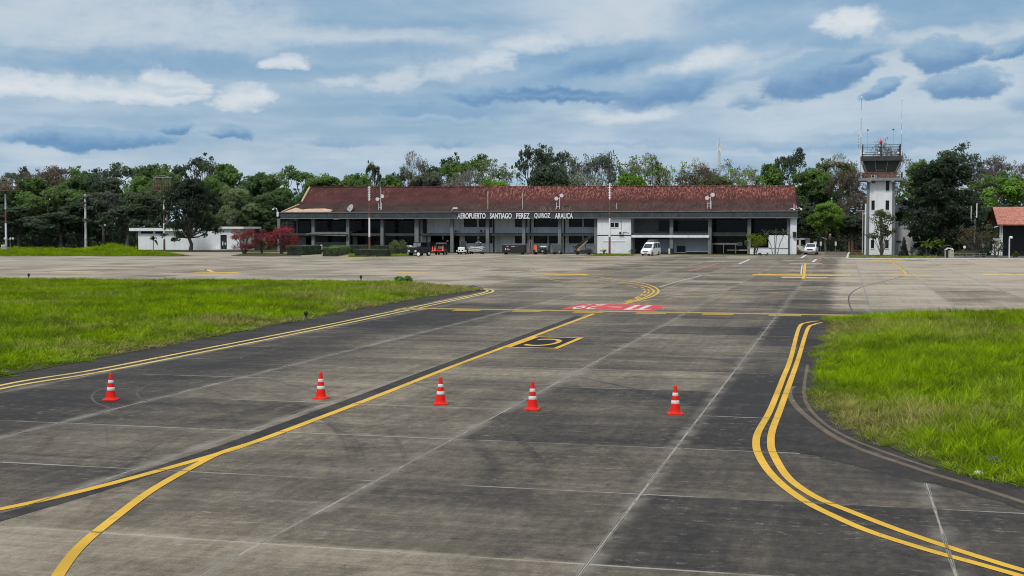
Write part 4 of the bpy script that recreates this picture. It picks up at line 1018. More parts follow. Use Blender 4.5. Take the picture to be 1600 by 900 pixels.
# lettering on the fascia
for wd, x0_, x1_ in (('AEROPUERTO', 714.6, 758.8), ('SANTIAGO', 765.5, 799.6), ('PEREZ', 806.6, 827.6), ('QUIROZ', 834.8, 860), ('ARAUCA', 867, 895.2)):
    X0, Zt = FP(x0_, 333.0, FRONT - 0.15); X1, Zb = FP(x1_, 341.6, FRONT - 0.15)
    vs, fs = text_mesh(wd, X1 - X0, Zt - Zb, bold=0.022)
    b_ = TB(); n_ = len(vs)
    b_.add([(X0 + p[0], FRONT - 0.2, Zb + p[1]) for p in vs], fs)
    b_.add([(X0 + p[0], FRONT - 0.10, Zb + p[1]) for p in vs], [f[::-1] for f in fs])
    ed = {}
    for f in fs:
        for i in range(len(f)):
            e = (f[i], f[(i + 1) % len(f)])
            ed[e] = 1
    b_.add([(X0 + p[0], FRONT - 0.2, Zb + p[1]) for p in vs] + [(X0 + p[0], FRONT - 0.1, Zb + p[1]) for p in vs], [(a, a + n_, c + n_, c) for (a, c) in ed if (c, a) not in ed])
    b_.build('lettering', M['white_paint'], term)
# floodlights, aerials and a dish on the roof edge
def roof_post(x, ytop, ybase, w=0.06, lamps=0, name='floodlight_post', lattice=False, m_='white_paint'):
    v_ = V0 - 0.2
    X_, Zt = FP(x, ytop, v_); Zb = Z_EAVE + 0.4 if ybase < 333 else FP(x, ybase, v_)[1]
    b2 = TB()
    if lattice:
        for dx in (-0.3, 0.3): b2.tube([(X_ + dx, v_, Zb), (X_ + dx, v_, Zt)], 0.05, 5)
        k = Zb
        while k < Zt - 0.4: b2.box(X_ - 0.3, v_ - .03, k, X_ + 0.3, v_ + .03, k + 0.06); k += 0.5
    else: b2.tube([(X_, v_, Zb), (X_, v_, Zt)], w, 6)
    p_ = b2.build(name, M[m_], term)
    for k in range(lamps):
        dx = (-0.55, 0.45)[k]; dz = (-0.55, 0.0)[k]
        b3 = TB(); b3.tube([(X_ + dx, v_ - 0.42, Zt + dz + 0.28), (X_ + dx, v_ - 0.3, Zt + dz + .3), (X_ + dx, v_, Zt + dz + 0.4)], [0.36, 0.34, 0.1], 12); b3.box(min(X_, X_ + dx), v_ - 0.05, Zt + dz + .3, max(X_, X_ + dx), v_ + 0.02, Zt + dz + .38)
        f2 = b3.build('floodlight', M['white_paint'], p_)
roof_post(595, 309, 337, lamps=2); roof_post(594, 317, 331, lattice=True, name='ladder_post')
roof_post(874.5, 308, 326, lamps=2); roof_post(872, 316, 326, lattice=True, name='ladder_post')
roof_post(1110, 307, 331, lamps=2); roof_post(1108.5, 314, 331, lattice=True, name='ladder_post')
roof_post(595, 292.5, 309, 0.04, name='aerial')
for x_, yt in ((762.3, 299), (816.3, 301), (963.5, 317)): roof_post(x_, yt, 331, 0.05, name='aerial', m_='off_white')
b_ = TB(); X_, Z_ = FP(547, 327, V0 - 0.6); nrm = Vector((-0.5, -0.75, 0.45)).normalized()
s_ = nrm.cross(Vector((0, 0, 1))).normalized(); t_ = s_.cross(nrm)
cc = Vector((X_, V0 - 0.6, Z_ + 0.15)); rings = []
for r_, dd in ((0.05, 0.25), (0.45, 0.18), (0.75, 0.06), (0.9, -0.04)):
    rings.append([cc - nrm * dd + (s_ * math.cos(k * math.pi / 9) + t_ * math.sin(k * math.pi / 9)) * r_ for k in range(18)])
b_.loft(rings, 0, cap=True, smooth=True); b_.tube([cc, cc + nrm * 0.8 - t_ * .1], 0.04, 5); b_.tube([cc - nrm * .2, (X_, V0 - 0.5, Z_EAVE)], 0.08, 6)
b_.build('satellite_dish', M['steel'], term)
b_ = TB(); X_, Z_ = FP(705, 328, FRONT - 0.2); b_.tube([(X_, FRONT, Z_EAVE), (X_ + .3, FRONT - 0.6, Z_EAVE + 0.45), (X_ + 1.0, FRONT - 1.0, Z_EAVE + 0.75)], [0.06, 0.08, 0.08], 6); b_.bbox(X_ + 0.6, FRONT - 1.3, Z_EAVE + 0.55, X_ + 1.5, FRONT - 0.8, Z_EAVE + 0.8, 0.05); b_.build('street_light_head', M['white_paint'], term)
b_ = TB(); random.seed(4)
for k in range(7):
    X_ = FP(840 + random.uniform(0, 52), 325, FRONT)[0]; a_ = random.uniform(-.6, .6)
    b_.tube([(X_, FRONT + 0.6, Z_EAVE + 0.1), (X_ + a_ * .5, FRONT + 0.6, Z_EAVE + 0.6), (X_ + a_, FRONT + 0.6, Z_EAVE + 1.0)], [0.05, .03, .02], 4)
b_.build_each('roof_weed', M['olive_box'], term)

# ------------------------------------------------------------------ control tower
TV = 236.0
tx0, tx1 = FP(1353, 397, TV)[0], FP(1397.6, 397, TV)[0]
tw = tx1 - tx0; tcx = (tx0 + tx1) / 2; tcy = TV + tw / 2
tower = thing('control_tower', 'white square control tower with a dark glass cab, railed roof and tall whip aerials', 'control tower', (tcx, tcy, 0))
TT = (tcx, tcy, 0)
tz = lambda y, v=TV: FP(1375, y, v)[1]
zs = tz(283.2)
xa, xb = FP(1358, 390, TV)[0], FP(1393.8, 390, TV)[0]
wins = [((1361.2, 1366.4), (313.2, 328)), ((1383.3, 1389), (283.4, 298)), ((1383.3, 1389), (313.2, 328)), ((1361.2, 1366.0), (375, 388)), ((1383.3, 1388.6), (375, 388))]
b_ = MB(TT)
# front wall built round its openings
cols = [(1361.2, 1366.4, [(313.2, 328), (375, 388)]), (1383.3, 1389, [(283.4, 298), (313.2, 328), (375, 388)])]
X = lambda p: FP(p, 350, TV)[0]
cur = 1358
for a, c, op in cols:
    b_.box(X(cur), TV + 0.12, 0, X(a), TV + 0.4, zs)
    z = zs
    for (yt, yb) in op:
        if z - tz(yt) > 0.05: b_.box(X(a), TV + 0.12, tz(yt), X(c), TV + 0.4, z)
        z = tz(yb)
    b_.box(X(a), TV + 0.12, 0, X(c), TV + 0.4, z)
    cur = c
b_.box(X(cur), TV + 0.12, 0, X(1393.8), TV + 0.4, zs)
b_.box(tx0 + 0.06, TV + 0.5, 0, tx0 + 0.34, TV + tw - .4, zs); b_.box(tx1 - 0.34, TV + .5, 0, tx1 - 0.06, TV + tw - .4, zs); b_.box(tx0 + 0.35, TV + tw - 0.4, 0, tx1 - 0.35, TV + tw - .1, zs)
b_.build('shaft', M['white_wall'], tower)
for (a, c), (yt, yb) in wins:
    w_ = MB(TT).box(X(a), TV + 0.28, tz(yb), X(c), TV + 0.32, tz(yt)).build('window', M['glass'], tower)
    MB(TT).box(X(a) - 0.08, TV + 0.02, tz(yb) - 0.12, X(c) + 0.08, TV + 0.117, tz(yb) - 0.004).build('sill', M['white_wall'], w_)
b_ = MB(TT); b_.box(X(1361.2), TV + 0.09, tz(286.3), X(1367), TV + 0.117, zs - .02); b_.build('vent', M['mid_grey'], tower)
for xx in (tx0, tx1 - (tx1 - xb)):
    MB(TT).box(xx, TV - 0.1, 0, xx + (tx1 - xb) , TV + 0.5, zs).build('corner_pilaster', M['column_grey'], tower)
b_ = MB(TT); b_.box(tx0 - 0.25, TV + 0.8, 0, tx0 - 0.004, TV + 1.6, tz(318)); b_.build('duct', M['white_wall'], tower)
gx0, gx1 = FP(1341.5, 280, TV - 1.2)[0], FP(1411, 280, TV - 1.2)[0]
gz0, gz1 = tz(283), tz(278.2)
b_ = MB(TT); b_.box(gx0, TV - 1.2, gz0 + .05, gx1, TV + tw + 1.2, gz1)
for xx in (tx0 + .1, tx1 - .8): b_.box(xx, TV - 1.25, gz0 - 0.15, xx + 0.6, TV + 0.6, gz0 + 0.046)
b_.box(gx1 - 1.2, TV + 1.5, gz0 - 0.5, gx1 + 1.4, TV + 1.7, gz0 - 0.4)
b_.build('balcony', M['dull_steel'], tower)
b_ = MB(TT); b_.box(tx0 - 0.2, TV + 0.1, gz1, tx1 + 0.2, TV + tw - .1, tz(269)); b_.build('cab_base', M['rust'], tower)
b_ = MB(TT)
for yy in (TV - 1.1,):
    for k in range(9):
        xx = gx0 + 0.1 + (gx1 - gx0 - 0.2) * k / 8; b_.box(xx - .04, yy - .04, gz1 + .004, xx + .04, yy + .04, tz(269.4))
    b_.box(gx0, yy - .05, tz(270), gx1, yy + .05, tz(269.2)); b_.box(gx0, yy - .04, tz(273.6), gx1, yy + .04, tz(273))
for xx in (gx0 + .05, gx1 - .05):
    for k in range(1, 6):
        yy = TV - 1.1 + (tw + 2.2) * k / 5; b_.box(xx - .04, yy - .04, gz1 + .004, xx + .04, yy + .04, tz(269.4))
    b_.box(xx - .05, TV - 1.04, tz(270), xx + .05, TV + tw + 1.1, tz(269.2))
b_.build('balcony_railing', M['rust'], tower)
ob = MB(TT); ob.box(FP(1361.5, 275, TV - 0.8)[0], TV - 0.8, gz1 + .01, FP(1369.5, 275, TV - .8)[0], TV - 0.3, tz(273.2)); ob = ob.build('air_conditioner', M['white_paint'], tower)
X_ = FP(1364.2, 275, TV - .8)[0]; MB(TT).tube([(X_, TV - .84, (gz1 + tz(273.2)) / 2), (X_, TV - .804, (gz1 + tz(273.2)) / 2)], 0.22, 12).build('fan', M['black'], ob)
b_ = MB(TT); b_.box(gx0 + .05, TV - 0.9, gz1 + .01, gx0 + 1.1, TV + 0.2, tz(270.6)); b_.build('equipment_box', M['dark_grey'], tower)
b_ = MB(TT); b_.tube([(gx0 + .3, TV - 1.3, gz1), (gx0 - 0.5, TV - 1.5, gz1 + 0.3), (gx0 - 0.1, TV - 1.4, gz1 + .9)], .05, 5); b_.lathe([(.05, 0), (.28, .1), (.32, .4), (.1, .55)], (gx1 - .8, TV - 1.0, gz1), 10); b_.build_each('lamp_bracket', M['steel'], tower)
# cab: outward leaning glass
c0, c1 = FP(1353, 269, TV)[0], FP(1399, 269, TV)[0]
ch = (c1 - c0) / 2; zc0, zc1 = tz(269), tz(251.5); top = ch + 0.75
def sq(h, z): return [(tcx - h, tcy - h, z), (tcx + h, tcy - h, z), (tcx + h, tcy + h, z), (tcx - h, tcy + h, z)]
MB(TT).loft([sq(ch, zc0), sq(top, zc1)]).build('cab_glass', glass('cab_glass', (0.035, 0.042, 0.04), 0.2), tower)
b_ = MB(TT)
for (sx, sy) in ((-1, -1), (1, -1), (1, 1), (-1, 1), (-.33, -1), (.33, -1)):
    p0 = Vector((tcx + sx * ch * 1.01, tcy + sy * ch * 1.01, zc0)); p1 = Vector((tcx + sx * top * 1.01, tcy + sy * top * 1.01, zc1)); w_ = 0.16 if abs(sx) == 1 else 0.07
    b_.tube([p0, p1], w_, 4, smooth=False)
b_.build_each('cab_mullion', M['mid_grey'], tower)
b_ = MB(TT); b_.box(tcx - 0.9, tcy - ch - 0.15, zc0 + .3, tcx + 0.5, tcy - ch - .1, zc1 - .45); b_.build('blind', M['column_grey'], tower)
rh = (FP(1408, 248, TV - 1)[0] - FP(1342.5, 248, TV - 1)[0]) / 2
MB(TT).box(tcx - rh, tcy - rh, zc1, tcx + rh, tcy + rh, tz(244.2)).build('cab_roof', M['dark_grey'], tower)
b_ = MB(TT); zr0, zr1 = tz(244.2), tz(226.3); h_ = rh - .35
for sx, sy in ((-1, -1), (1, -1), (1, 1), (-1, 1), (0, -1), (0, 1), (-1, 0), (1, 0), (.5, -1)):
    hh = zr1 + .1 if abs(sx) != .5 else tz(237)
    b_.box(tcx + sx * h_ - .08, tcy + sy * h_ - .08, zr0, tcx + sx * h_ + .08, tcy + sy * h_ + .08, hh)
for zz, t_ in ((zr1, .07), (tz(238), .07), (tz(241.5), .05), (tz(231), .03)):
    for s_ in (-1, 1):
        b_.box(tcx - h_, tcy + s_ * h_ - t_ * .8, zz - t_, tcx + h_, tcy + s_ * h_ + t_ * .8, zz); b_.box(tcx + s_ * h_ - t_ * .78, tcy - h_, zz - t_ * .98, tcx + s_ * h_ + t_ * .78, tcy + h_, zz - .003)
b_.build('roof_railing', M['dark_grey'], tower)
b_ = MB(TT)
for xx in (1349.6, 1373.6, 1403.4): X_ = FP(xx, 240, TV - .6)[0]; b_.bbox(X_ - .16, tcy - h_ - .3, tz(241), X_ + .16, tcy - h_ - .09, tz(238.4), .04)
b_.build_each('floodlight', M['white_paint'], tower)
X_ = FP(1376.3, 226, TV)[0]
b_ = MB(TT); b_.lathe([(.16, 0), (.25, .12), (.25, .5), (.16, .64), (.02, .7)], (X_, tcy - h_, zr1 + .1), 12); b_.build('beacon', M['red'], tower)
for nm, xx, yt, yb, r_, mm, py in (('whip_aerial', 1346.0, 154, 280, .05, 'steel', -1.3), ('whip_aerial', 1409.3, 157, 230, .03, 'steel', 1.0), ('whip_aerial', 1341.6, 211, 231, .035, 'dull_steel', 1.0)):
    v_ = tcy + (py * h_ if abs(py) <= 1 else -h_ - .25)
    X_, Zt = FP(xx, yt, v_); Zb = FP(xx, yb, v_)[1]
    p_ = MB(TT).tube([(X_, v_, Zb), (X_, v_, (Zb + Zt) / 2), (X_, v_, Zt)], [r_ * 1.6, r_ * 1.2, r_ * .8], 6).build(nm, M[mm], tower)
    bm_ = MB(TT)
    for k in range(3):
        z_ = Zb + (Zt - Zb) * (0.28 + .24 * k); bm_.tube([(X_, v_, z_), (X_, v_, z_ + (Zt - Zb) * .09)], r_ * 2.0, 6)
    bm_.lathe([(.02, 0), (.12, .08), (.12, .28), (.02, .36)], (X_, v_, Zt), 8)
    bm_.build('aerial_band', M['white_paint'], p_)
b_ = MB(TT); X_ = gx0 + 0.55; b_.tube([(X_, TV - 1.0, gz1), (X_, TV - 1.0, tz(250))], .06, 6); b_.build('pole', M['white_paint'], tower)
for xx, yt in ((1356, 203.5), (1396, 202.5)):
    v_ = tcy; X_, Zt = FP(xx, yt, v_)
    p_ = MB(TT).tube([(X_, v_, zr0), (X_, v_, Zt)], .022, 5).build('wind_sensor_post', M['steel'], tower)
    b_ = MB(TT); b_.lathe([(.02, -.12), (.16, -.05), (.16, .1), (.02, .18)], (X_, v_, Zt), 8); b_.build('wind_sensor', M['rust'], p_)

# annex behind the tower
AV = TV + 3.0
M['annex_grey'] = plain('annex_grey', (0.46, 0.47, 0.49), 0.8, var=0.08, scale=0.8, spec=0.2, dirt=((0.33, 0.33, 0.33), 0.4))
ax0, az = FP(1398.3, 345.4, AV); ax1 = FP(1455, 345, AV)[0]
an = thing('tower_annex', 'low pale grey annex with flat roof right of the control tower', 'building', ((ax0 + ax1) / 2, AV + 4, 0))
AO = ((ax0 + ax1) / 2, AV + 4, 0)
az = FP(1405, 345.4, AV)[1]
MB(AO).box(ax0, AV, 0, ax1, AV + 8, az).build('wall', M['annex_grey'], an)
MB(AO).box(ax0 + 0.1, AV + 1.2, az + 0.002, ax1 - .2, AV + 7.5, az + 1.5).build('dark_recess', M['black'], an)  # recess below the roof, its shade put in as a black box
MB(AO).box(ax0 - 0.1, AV + 0.6, az + 1.5, ax1, AV + 8, az + 2.6).build('roof', M['annex_grey'], an)
b_ = MB(AO); b_.box(FP(1396, 378, AV)[0] + .5, AV - .12, FP(1398, 379, AV)[1], FP(1400, 378, AV)[0] + .9, AV - .003, FP(1398, 376, AV)[1]); b_.build('electric_box', M['dark_grey'], an)

# ------------------------------------------------------------------ house on the right
HV = 236.0
hx0, hz0 = FP(1558.5, 350.3, HV - 1.2); hzr = FP(1551, 323.3, HV + 6)[1]; hxr = FP(1551, 323.3, HV + 6)[0]
hx1 = FP(1720, 350, HV)[0]
ho = thing('tiled_house', 'open dark shed under a pink tiled roof at the right edge', 'house', (hx0 + 6, HV + 5, 0)); HO = (hx0 + 6, HV + 5, 0)
def tile_material():
    m_, T, b = mat('roof_tiles')
    pos = T.new('ShaderNodeTexCoord').outputs['Object']; x, y, z = T.sep(pos)
    w = T.m('SINE', T.m('MULTIPLY', x, 25.0)); w2 = T.m('SINE', T.m('MULTIPLY', y, 18.0)); n = T.noise(pos, 2.2, 4.0, 0.7)
    c = T.mix(T.ss(n, 0.3, 0.7), (0.33, 0.115, 0.085), (0.56, 0.26, 0.20))
    c = T.mix(T.m('MULTIPLY', T.ss(w, 0.2, 1.0), 0.45), c, (0.17, 0.07, 0.055)); c = T.mix(T.m('MULTIPLY', T.ss(w2, 0.7, 1.0), 0.4), c, (0.2, 0.08, 0.06))
    T.put(b.inputs['Base Color'], c); b.inputs['Roughness'].default_value = 0.9; b.inputs['Specular IOR Level'].default_value = 0.2
    return m_
b_ = MB(HO); f0 = (hx0, HV - 1.2, hz0); f1 = (hx1, HV - 1.2, hz0); r0 = (hxr, HV + 6, hzr); r1 = (hx1, HV + 6, hzr); k0 = (hx0, HV + 13, hz0); k1 = (hx1, HV + 13, hz0)
b_.poly([f0, f1, r1, r0]); b_.poly([k1, k0, r0, r1]); b_.add([(p[0], p[1], p[2] - 0.18) for p in (f0, f1, r1, r0)], [(3, 2, 1, 0)]); b_.poly([f0, (f0[0], f0[1], f0[2] - .18), (f1[0], f1[1], f1[2] - .18), f1]); b_.poly([r0, (r0[0], r0[1], r0[2] - .18), (f0[0], f0[1], f0[2] - .18), f0])
b_.build('roof', tile_material(), ho)
b_ = MB(HO); b_.box(hx0 + 1.2, HV + 2.5, 0, hx1, HV + 2.8, hz0 + 1); b_.box(hx0 + 0.7, HV + 2.5, 0, hx0 + 1.0, HV + 11, hz0); b_.build('wall', M['black'], ho)
for px_ in (1562.3, 1565.3):
    X_ = FP(px_, 390, HV)[0]; MB(HO).tube([(X_, HV, 0), (X_, HV, hz0 - 0.15)], 0.13, 8).build('post', M['white_paint'], ho)
b_ = MB(HO); X_, Z_ = FP(1563, 354, HV); b_.tube([(X_ + .3, HV - .3, hz0 - .15), (X_ - 0.9, HV - .3, hz0 - .5), (X_ - 1.0, HV - 0.3, hz0 - .6)], .07, 6); b_.build('gutter_pipe', M['white_paint'], ho)

# low white wall right of the bushes
LWV = 239.0
lw = thing('garden_wall', 'low white wall with a taller panel behind the brown flowering tree', 'wall', (FP(1545, 400, LWV)[0], LWV, 0)); LO = (FP(1545, 400, LWV)[0], LWV, 0)
b_ = MB(LO)
for (x0_, x1_, yt) in ((1531, 1538, 376), (1546, 1558, 391.5), (1551, 1562.5, 372)): b_.box(FP(x0_, 380, LWV)[0], LWV + (.02 if yt == 372 else 0), 0, FP(x1_, 380, LWV)[0], LWV + 0.3 + (.1 if yt == 372 else 0), FP(x0_, yt, LWV)[1])
b_.build_each('panel', M['white_wall'], lw)

# ------------------------------------------------------------------ small white building on the left
SV_ = AT(280, 279).y
sx = lambda p, y=380: FP(p, y, SV_)[0]
szz = lambda y, p=280: FP(p, y, SV_)[1]
so = (sx(285), SV_ + 4, 0)
sb = thing('white_outbuilding', 'small flat roofed white building left of the red bushes, behind the dark leaning tree', 'building', so)
b_ = MB(so); z1 = szz(361, 240); zA = szz(365.2, 240); zt_ = szz(361.5, 240)
b_.box(sx(216), SV_, 0, sx(343), SV_ + 7, zA); b_.box(sx(216), SV_, zA, sx(220), SV_ + 7, z1); b_.box(sx(256), SV_, zA, sx(343), SV_ + 7, z1); b_.box(sx(239), SV_ + .05, zA, sx(242.5), SV_ + 1, z1)
b_.box(sx(335.3), SV_ - 1.0, 0, sx(347.8), SV_ + 6, szz(357.5, 350)); b_.box(sx(357.8), SV_ - 1.0, 0, sx(378), SV_ + 6, szz(357.5, 350)); b_.box(sx(347.8), SV_ - 1.0, szz(367, 350), sx(357.8), SV_ + 6, szz(357.5, 350))
b_.build('wall', M['white_wall'], sb)
b_ = MB(so); b_.box(sx(220), SV_ + .3, zA, sx(256), SV_ + .36, z1 - .02); b_.build('window', M['glass'], sb)
b_ = MB(so); b_.box(sx(205), SV_ - 0.8, z1 + .004, sx(300), SV_ + 7.5, szz(356.2, 240)); b_.box(sx(334.5), SV_ - 1.6, szz(357.5, 350) + .004, sx(386), SV_ + 7, szz(354.2, 350)); b_.build('roof', M['white_wall'], sb)
d_ = MB(so).box(sx(347.8), SV_ - 0.8, 0, sx(357.8), SV_ - .7, szz(367, 350)).build('door', M['black'], sb)
b_ = MB(so); b_.box(sx(350), SV_ - .83, 1.0, sx(351.6), SV_ - .804, 1.8); b_.box(sx(354), SV_ - .83, 1.1, sx(355.4), SV_ - .804, 1.6); b_.build_each('notice', M['off_white'], d_)
MB(so).box(sx(340), SV_ - 2.6, 0.005, sx(380), SV_ - 1.1, 0.2).build('step', M['off_white'], sb)

# ------------------------------------------------------------------ foliage
def leaf_material(name, trans=0.5):
    m_ = bpy.data.materials.new(name); m_.use_nodes = True
    T = NT(m_.node_tree); T.n.clear(); out = T.new('ShaderNodeOutputMaterial')
    oi = T.new('ShaderNodeObjectInfo'); at = T.new('ShaderNodeAttribute'); at.attribute_name = 'tint'
    f_ = at.outputs['Fac']
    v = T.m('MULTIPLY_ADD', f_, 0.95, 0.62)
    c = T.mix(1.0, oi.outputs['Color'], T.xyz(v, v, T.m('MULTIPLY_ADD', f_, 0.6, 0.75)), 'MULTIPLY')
    pos = T.new('ShaderNodeNewGeometry').outputs['Position']
    n = T.noise(pos, 0.16, 3.0, 0.6)
    c = T.mix(T.m('MULTIPLY', T.ss(n, 0.48, 0.68), 0.35), c, (0.10, 0.135, 0.03))
    d = T.new('ShaderNodeBsdfPrincipled'); t = T.new('ShaderNodeBsdfTranslucent'); ms = T.new('ShaderNodeMixShader')
    d.inputs['Roughness'].default_value = 0.55; d.inputs['Specular IOR Level'].default_value = 0.35
    T.put(d.inputs[0], c); T.put(t.inputs[0], c); ms.inputs[0].default_value = trans
    T.l.new(d.outputs[0], ms.inputs[1]); T.l.new(t.outputs[0], ms.inputs[2]); T.l.new(ms.outputs[0], out.inputs[0])
    return m_
M['leaf'] = leaf_material('tree_leaves')
M['petal'] = leaf_material('red_petals', 0.3)
M['bark'] = plain('bark', (0.11, 0.10, 0.09), 0.9, var=0.35, scale=2.0, spec=0.15)
M['pale_bark'] = plain('pale_bark', (0.30, 0.285, 0.26), 0.9, var=0.25, scale=2.0, spec=0.15)

def leaf_quads(clumps, seed, up=0.45, fold=True):
    """clumps: (centre, radii, count, leaf size, tint). Returns vertex array, tints."""
    r = np.random.default_rng(seed); V_ = []; Tn = []
    for c, rad, cnt, sz, tint in clumps:
        d = r.normal(size=(cnt, 3)); d /= np.linalg.norm(d, axis=1)[:, None] + 1e-9
        rr = r.random(cnt) ** 0.42
        p = np.array(c) + d * rr[:, None] * np.array(rad)
        n = d * 0.7 + r.normal(size=(cnt, 3)) * 0.75 + np.array([0, 0, up]); n /= np.linalg.norm(n, axis=1)[:, None] + 1e-9
        a = np.cross(n, r.normal(size=(cnt, 3))); a /= np.linalg.norm(a, axis=1)[:, None] + 1e-9
        b_ = np.cross(n, a)
        s = sz * r.uniform(0.6, 1.3, cnt)[:, None]
        q = np.stack([p - a * s * .5, p - b_ * s * .3 + n * s * .08, p + a * s * .5, p + b_ * s * .3 + n * s * .08], 1)
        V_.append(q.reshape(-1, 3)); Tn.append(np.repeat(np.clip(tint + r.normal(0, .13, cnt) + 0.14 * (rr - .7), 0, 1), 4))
    return np.concatenate(V_), np.concatenate(Tn)
def leaf_mesh(name, clumps, seed, m_, up=0.45):
    v, t = leaf_quads(clumps, seed, up)
    n = len(v) // 4
    me = bpy.data.meshes.new(name)
    me.vertices.add(len(v)); me.vertices.foreach_set('co', v.astype(np.float32).ravel())
    me.loops.add(len(v)); me.loops.foreach_set('vertex_index', np.arange(len(v), dtype=np.int32))
    me.polygons.add(n); me.polygons.foreach_set('loop_start', np.arange(0, len(v), 4, dtype=np.int32))
    me.update(calc_edges=True)
    a = me.attributes.new('tint', 'FLOAT', 'POINT'); a.data.foreach_set('value', t.astype(np.float32))
    me.materials.append(m_)
    return me
def link(me, name, parent=None, col=None):
    o = bpy.data.objects.new(name, me); COL.objects.link(o); o.parent = parent
    if col: o.color = (*col, 1)
    return o
def branchy(rnd, p, d, L, r, lev, maxlev, out, tips, spread=0.55, up=0.15, kids_=(2, 3), shrink=0.72, rmin=0.03):
    """recursive limbs: out gets (points, radii)"""
    d = d.normalized(); q1 = p + d * L * 0.5 + Vector((rnd.gauss(0, .06), rnd.gauss(0, .06), rnd.gauss(0, .04))) * L
    q2 = p + d * L + Vector((rnd.gauss(0, .05), rnd.gauss(0, .05), 0)) * L
    r2 = max(rmin, r * 0.66); out.append(([p, q1, q2], [r, (r + r2) / 2, r2]))
    if lev >= maxlev: tips.append((q2, lev)); return
    k = rnd.randint(*kids_); a0 = rnd.uniform(0, 6.28)
    for i in range(k):
        a = a0 + 6.283 * i / k + rnd.uniform(-.5, .5); s = spread * rnd.uniform(.6, 1.3)
        ref = Vector((1, 0, 0)) if abs(d.z) > .8 else Vector((0, 0, 1))
        x_ = d.cross(ref).normalized(); y_ = d.cross(x_)
        nd = d * math.cos(s) + (x_ * math.cos(a) + y_ * math.sin(a)) * math.sin(s) + Vector((0, 0, up))
        branchy(rnd, q2, nd, L * shrink * rnd.uniform(.8, 1.15), r2, lev + 1, maxlev, out, tips, spread, up, kids_, shrink, rmin)
def limb_mesh(segs, m_, name='trunk', thin=5):
    b_ = MB()
    for pts, rad in segs: b_.tube(pts, rad, 8 if rad[0] > .15 else (5 if rad[0] > .06 else 3), cap=False)
    o_ = b_.build(name, m_); me = o_.data; bpy.data.objects.remove(o_); return me
def fit(H, W, segs, clumps, seed=0):
    """scale a tree so that it is exactly H tall and W wide"""
    zs_ = [p.z for s, _ in segs for p in s] + [c[0][2] + c[1][2] for c in clumps]
    xs_ = [abs(p.x) for s, _ in segs for p in s] + [abs(c[0][0]) + c[1][0] for c in clumps]
    kz = H / max(zs_); kx = W / 2 / max(xs_)
    f_ = lambda p: Vector((p[0] * kx, p[1] * kx, p[2] * kz))
    return [([f_(p) for p in s], r) for s, r in segs], [(tuple(f_(c[0])), (c[1][0] * kx, c[1][1] * kx, c[1][2] * kz), c[2], c[3], c[4]) for c in clumps]
H0, W0 = 18.0, 16.0
def dense_tree(seed, lobes=16, leafs=60, sz=.62, flat=.9, trunk_m='bark', low=.30, emin=-.15):
    rnd = random.Random(seed); segs = []; cl = []
    th = H0 * low
    top_ = Vector((rnd.uniform(-.5, .5), rnd.uniform(-.5, .5), th)); segs.append(([Vector((0, 0, 0)), Vector((rnd.uniform(-.3, .3), 0, th * .5)), top_], [.55, .42, .36]))
    for i in range(lobes):
        a = 2.399 * i + rnd.uniform(-.4, .4); e = rnd.uniform(emin, 1.45) if i > 2 else rnd.uniform(1.0, 1.5)
        R_ = W0 * .5 * rnd.uniform(.52, .78)
        c = Vector((R_ * math.cos(a) * math.cos(e), R_ * math.sin(a) * math.cos(e), H0 * .52 + H0 * .33 * flat * math.sin(e) * rnd.uniform(.8, 1.1)))
        lr = W0 * rnd.uniform(.13, .21); lt = rnd.uniform(.2, .75)
        mid_ = top_.lerp(c, .5) + Vector((0, 0, -.6)); segs.append(([top_, mid_, c], [.26, .16, .07]))
        for k in range(11):
            d = Vector((rnd.gauss(0, 1), rnd.gauss(0, 1), rnd.gauss(.25, 1))).normalized()
            cc = c + Vector((d.x * lr, d.y * lr, d.z * lr * .75)); q = lr * rnd.uniform(.3, .5)
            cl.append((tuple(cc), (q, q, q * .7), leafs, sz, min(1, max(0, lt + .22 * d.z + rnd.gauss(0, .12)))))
    for k in range(10):
        a = rnd.uniform(0, 6.28); R_ = W0 * .5 * rnd.uniform(.1, .6)
        cl.append(((R_ * math.cos(a), R_ * math.sin(a), H0 * rnd.uniform(.35, .65)), (1.8, 1.8, 1.6), leafs, sz, .2))
    segs, cl = fit(H0, W0, segs, cl)
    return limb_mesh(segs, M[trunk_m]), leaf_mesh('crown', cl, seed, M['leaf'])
def airy_tree(seed, maxlev=4, leafs=48, sz=.55, q0=1.25, trunk_m='bark', skip=.1, up=.12, spread=.6, extra=None):
    rnd = random.Random(seed); segs = []; tips = []; cl = []
    th = H0 * rnd.uniform(.3, .42)
    segs.append(([Vector((0, 0, 0)), Vector((rnd.uniform(-.4, .4), 0, th * .5)), Vector((0, 0, th))], [.45, .36, .3]))
    for i in range(4):
        a = 1.57 * i + rnd.uniform(-.5, .5)
        branchy(rnd, Vector((0, 0, th)), Vector((math.cos(a) * .75, math.sin(a) * .75, 1)), 4.0, .2, 1, maxlev, segs, tips, spread, up)
    for p, _ in tips:
        if rnd.random() < skip: continue
        q = q0 * rnd.uniform(.6, 1.3); t_ = min(1, max(0, rnd.gauss(.5, .2)))
        cl.append((tuple(p), (q, q, q * .5), leafs, sz, t_))
        if rnd.random() < .5: cl.append((tuple(p + Vector((rnd.gauss(0, 1), rnd.gauss(0, 1), rnd.gauss(-.2, .4)))), (q * .6, q * .6, q * .3), leafs // 2, sz, t_))
    segs, cl = fit(H0, W0, segs, cl)
    return limb_mesh(segs, M[trunk_m]), leaf_mesh('crown', cl, seed, M['leaf'])
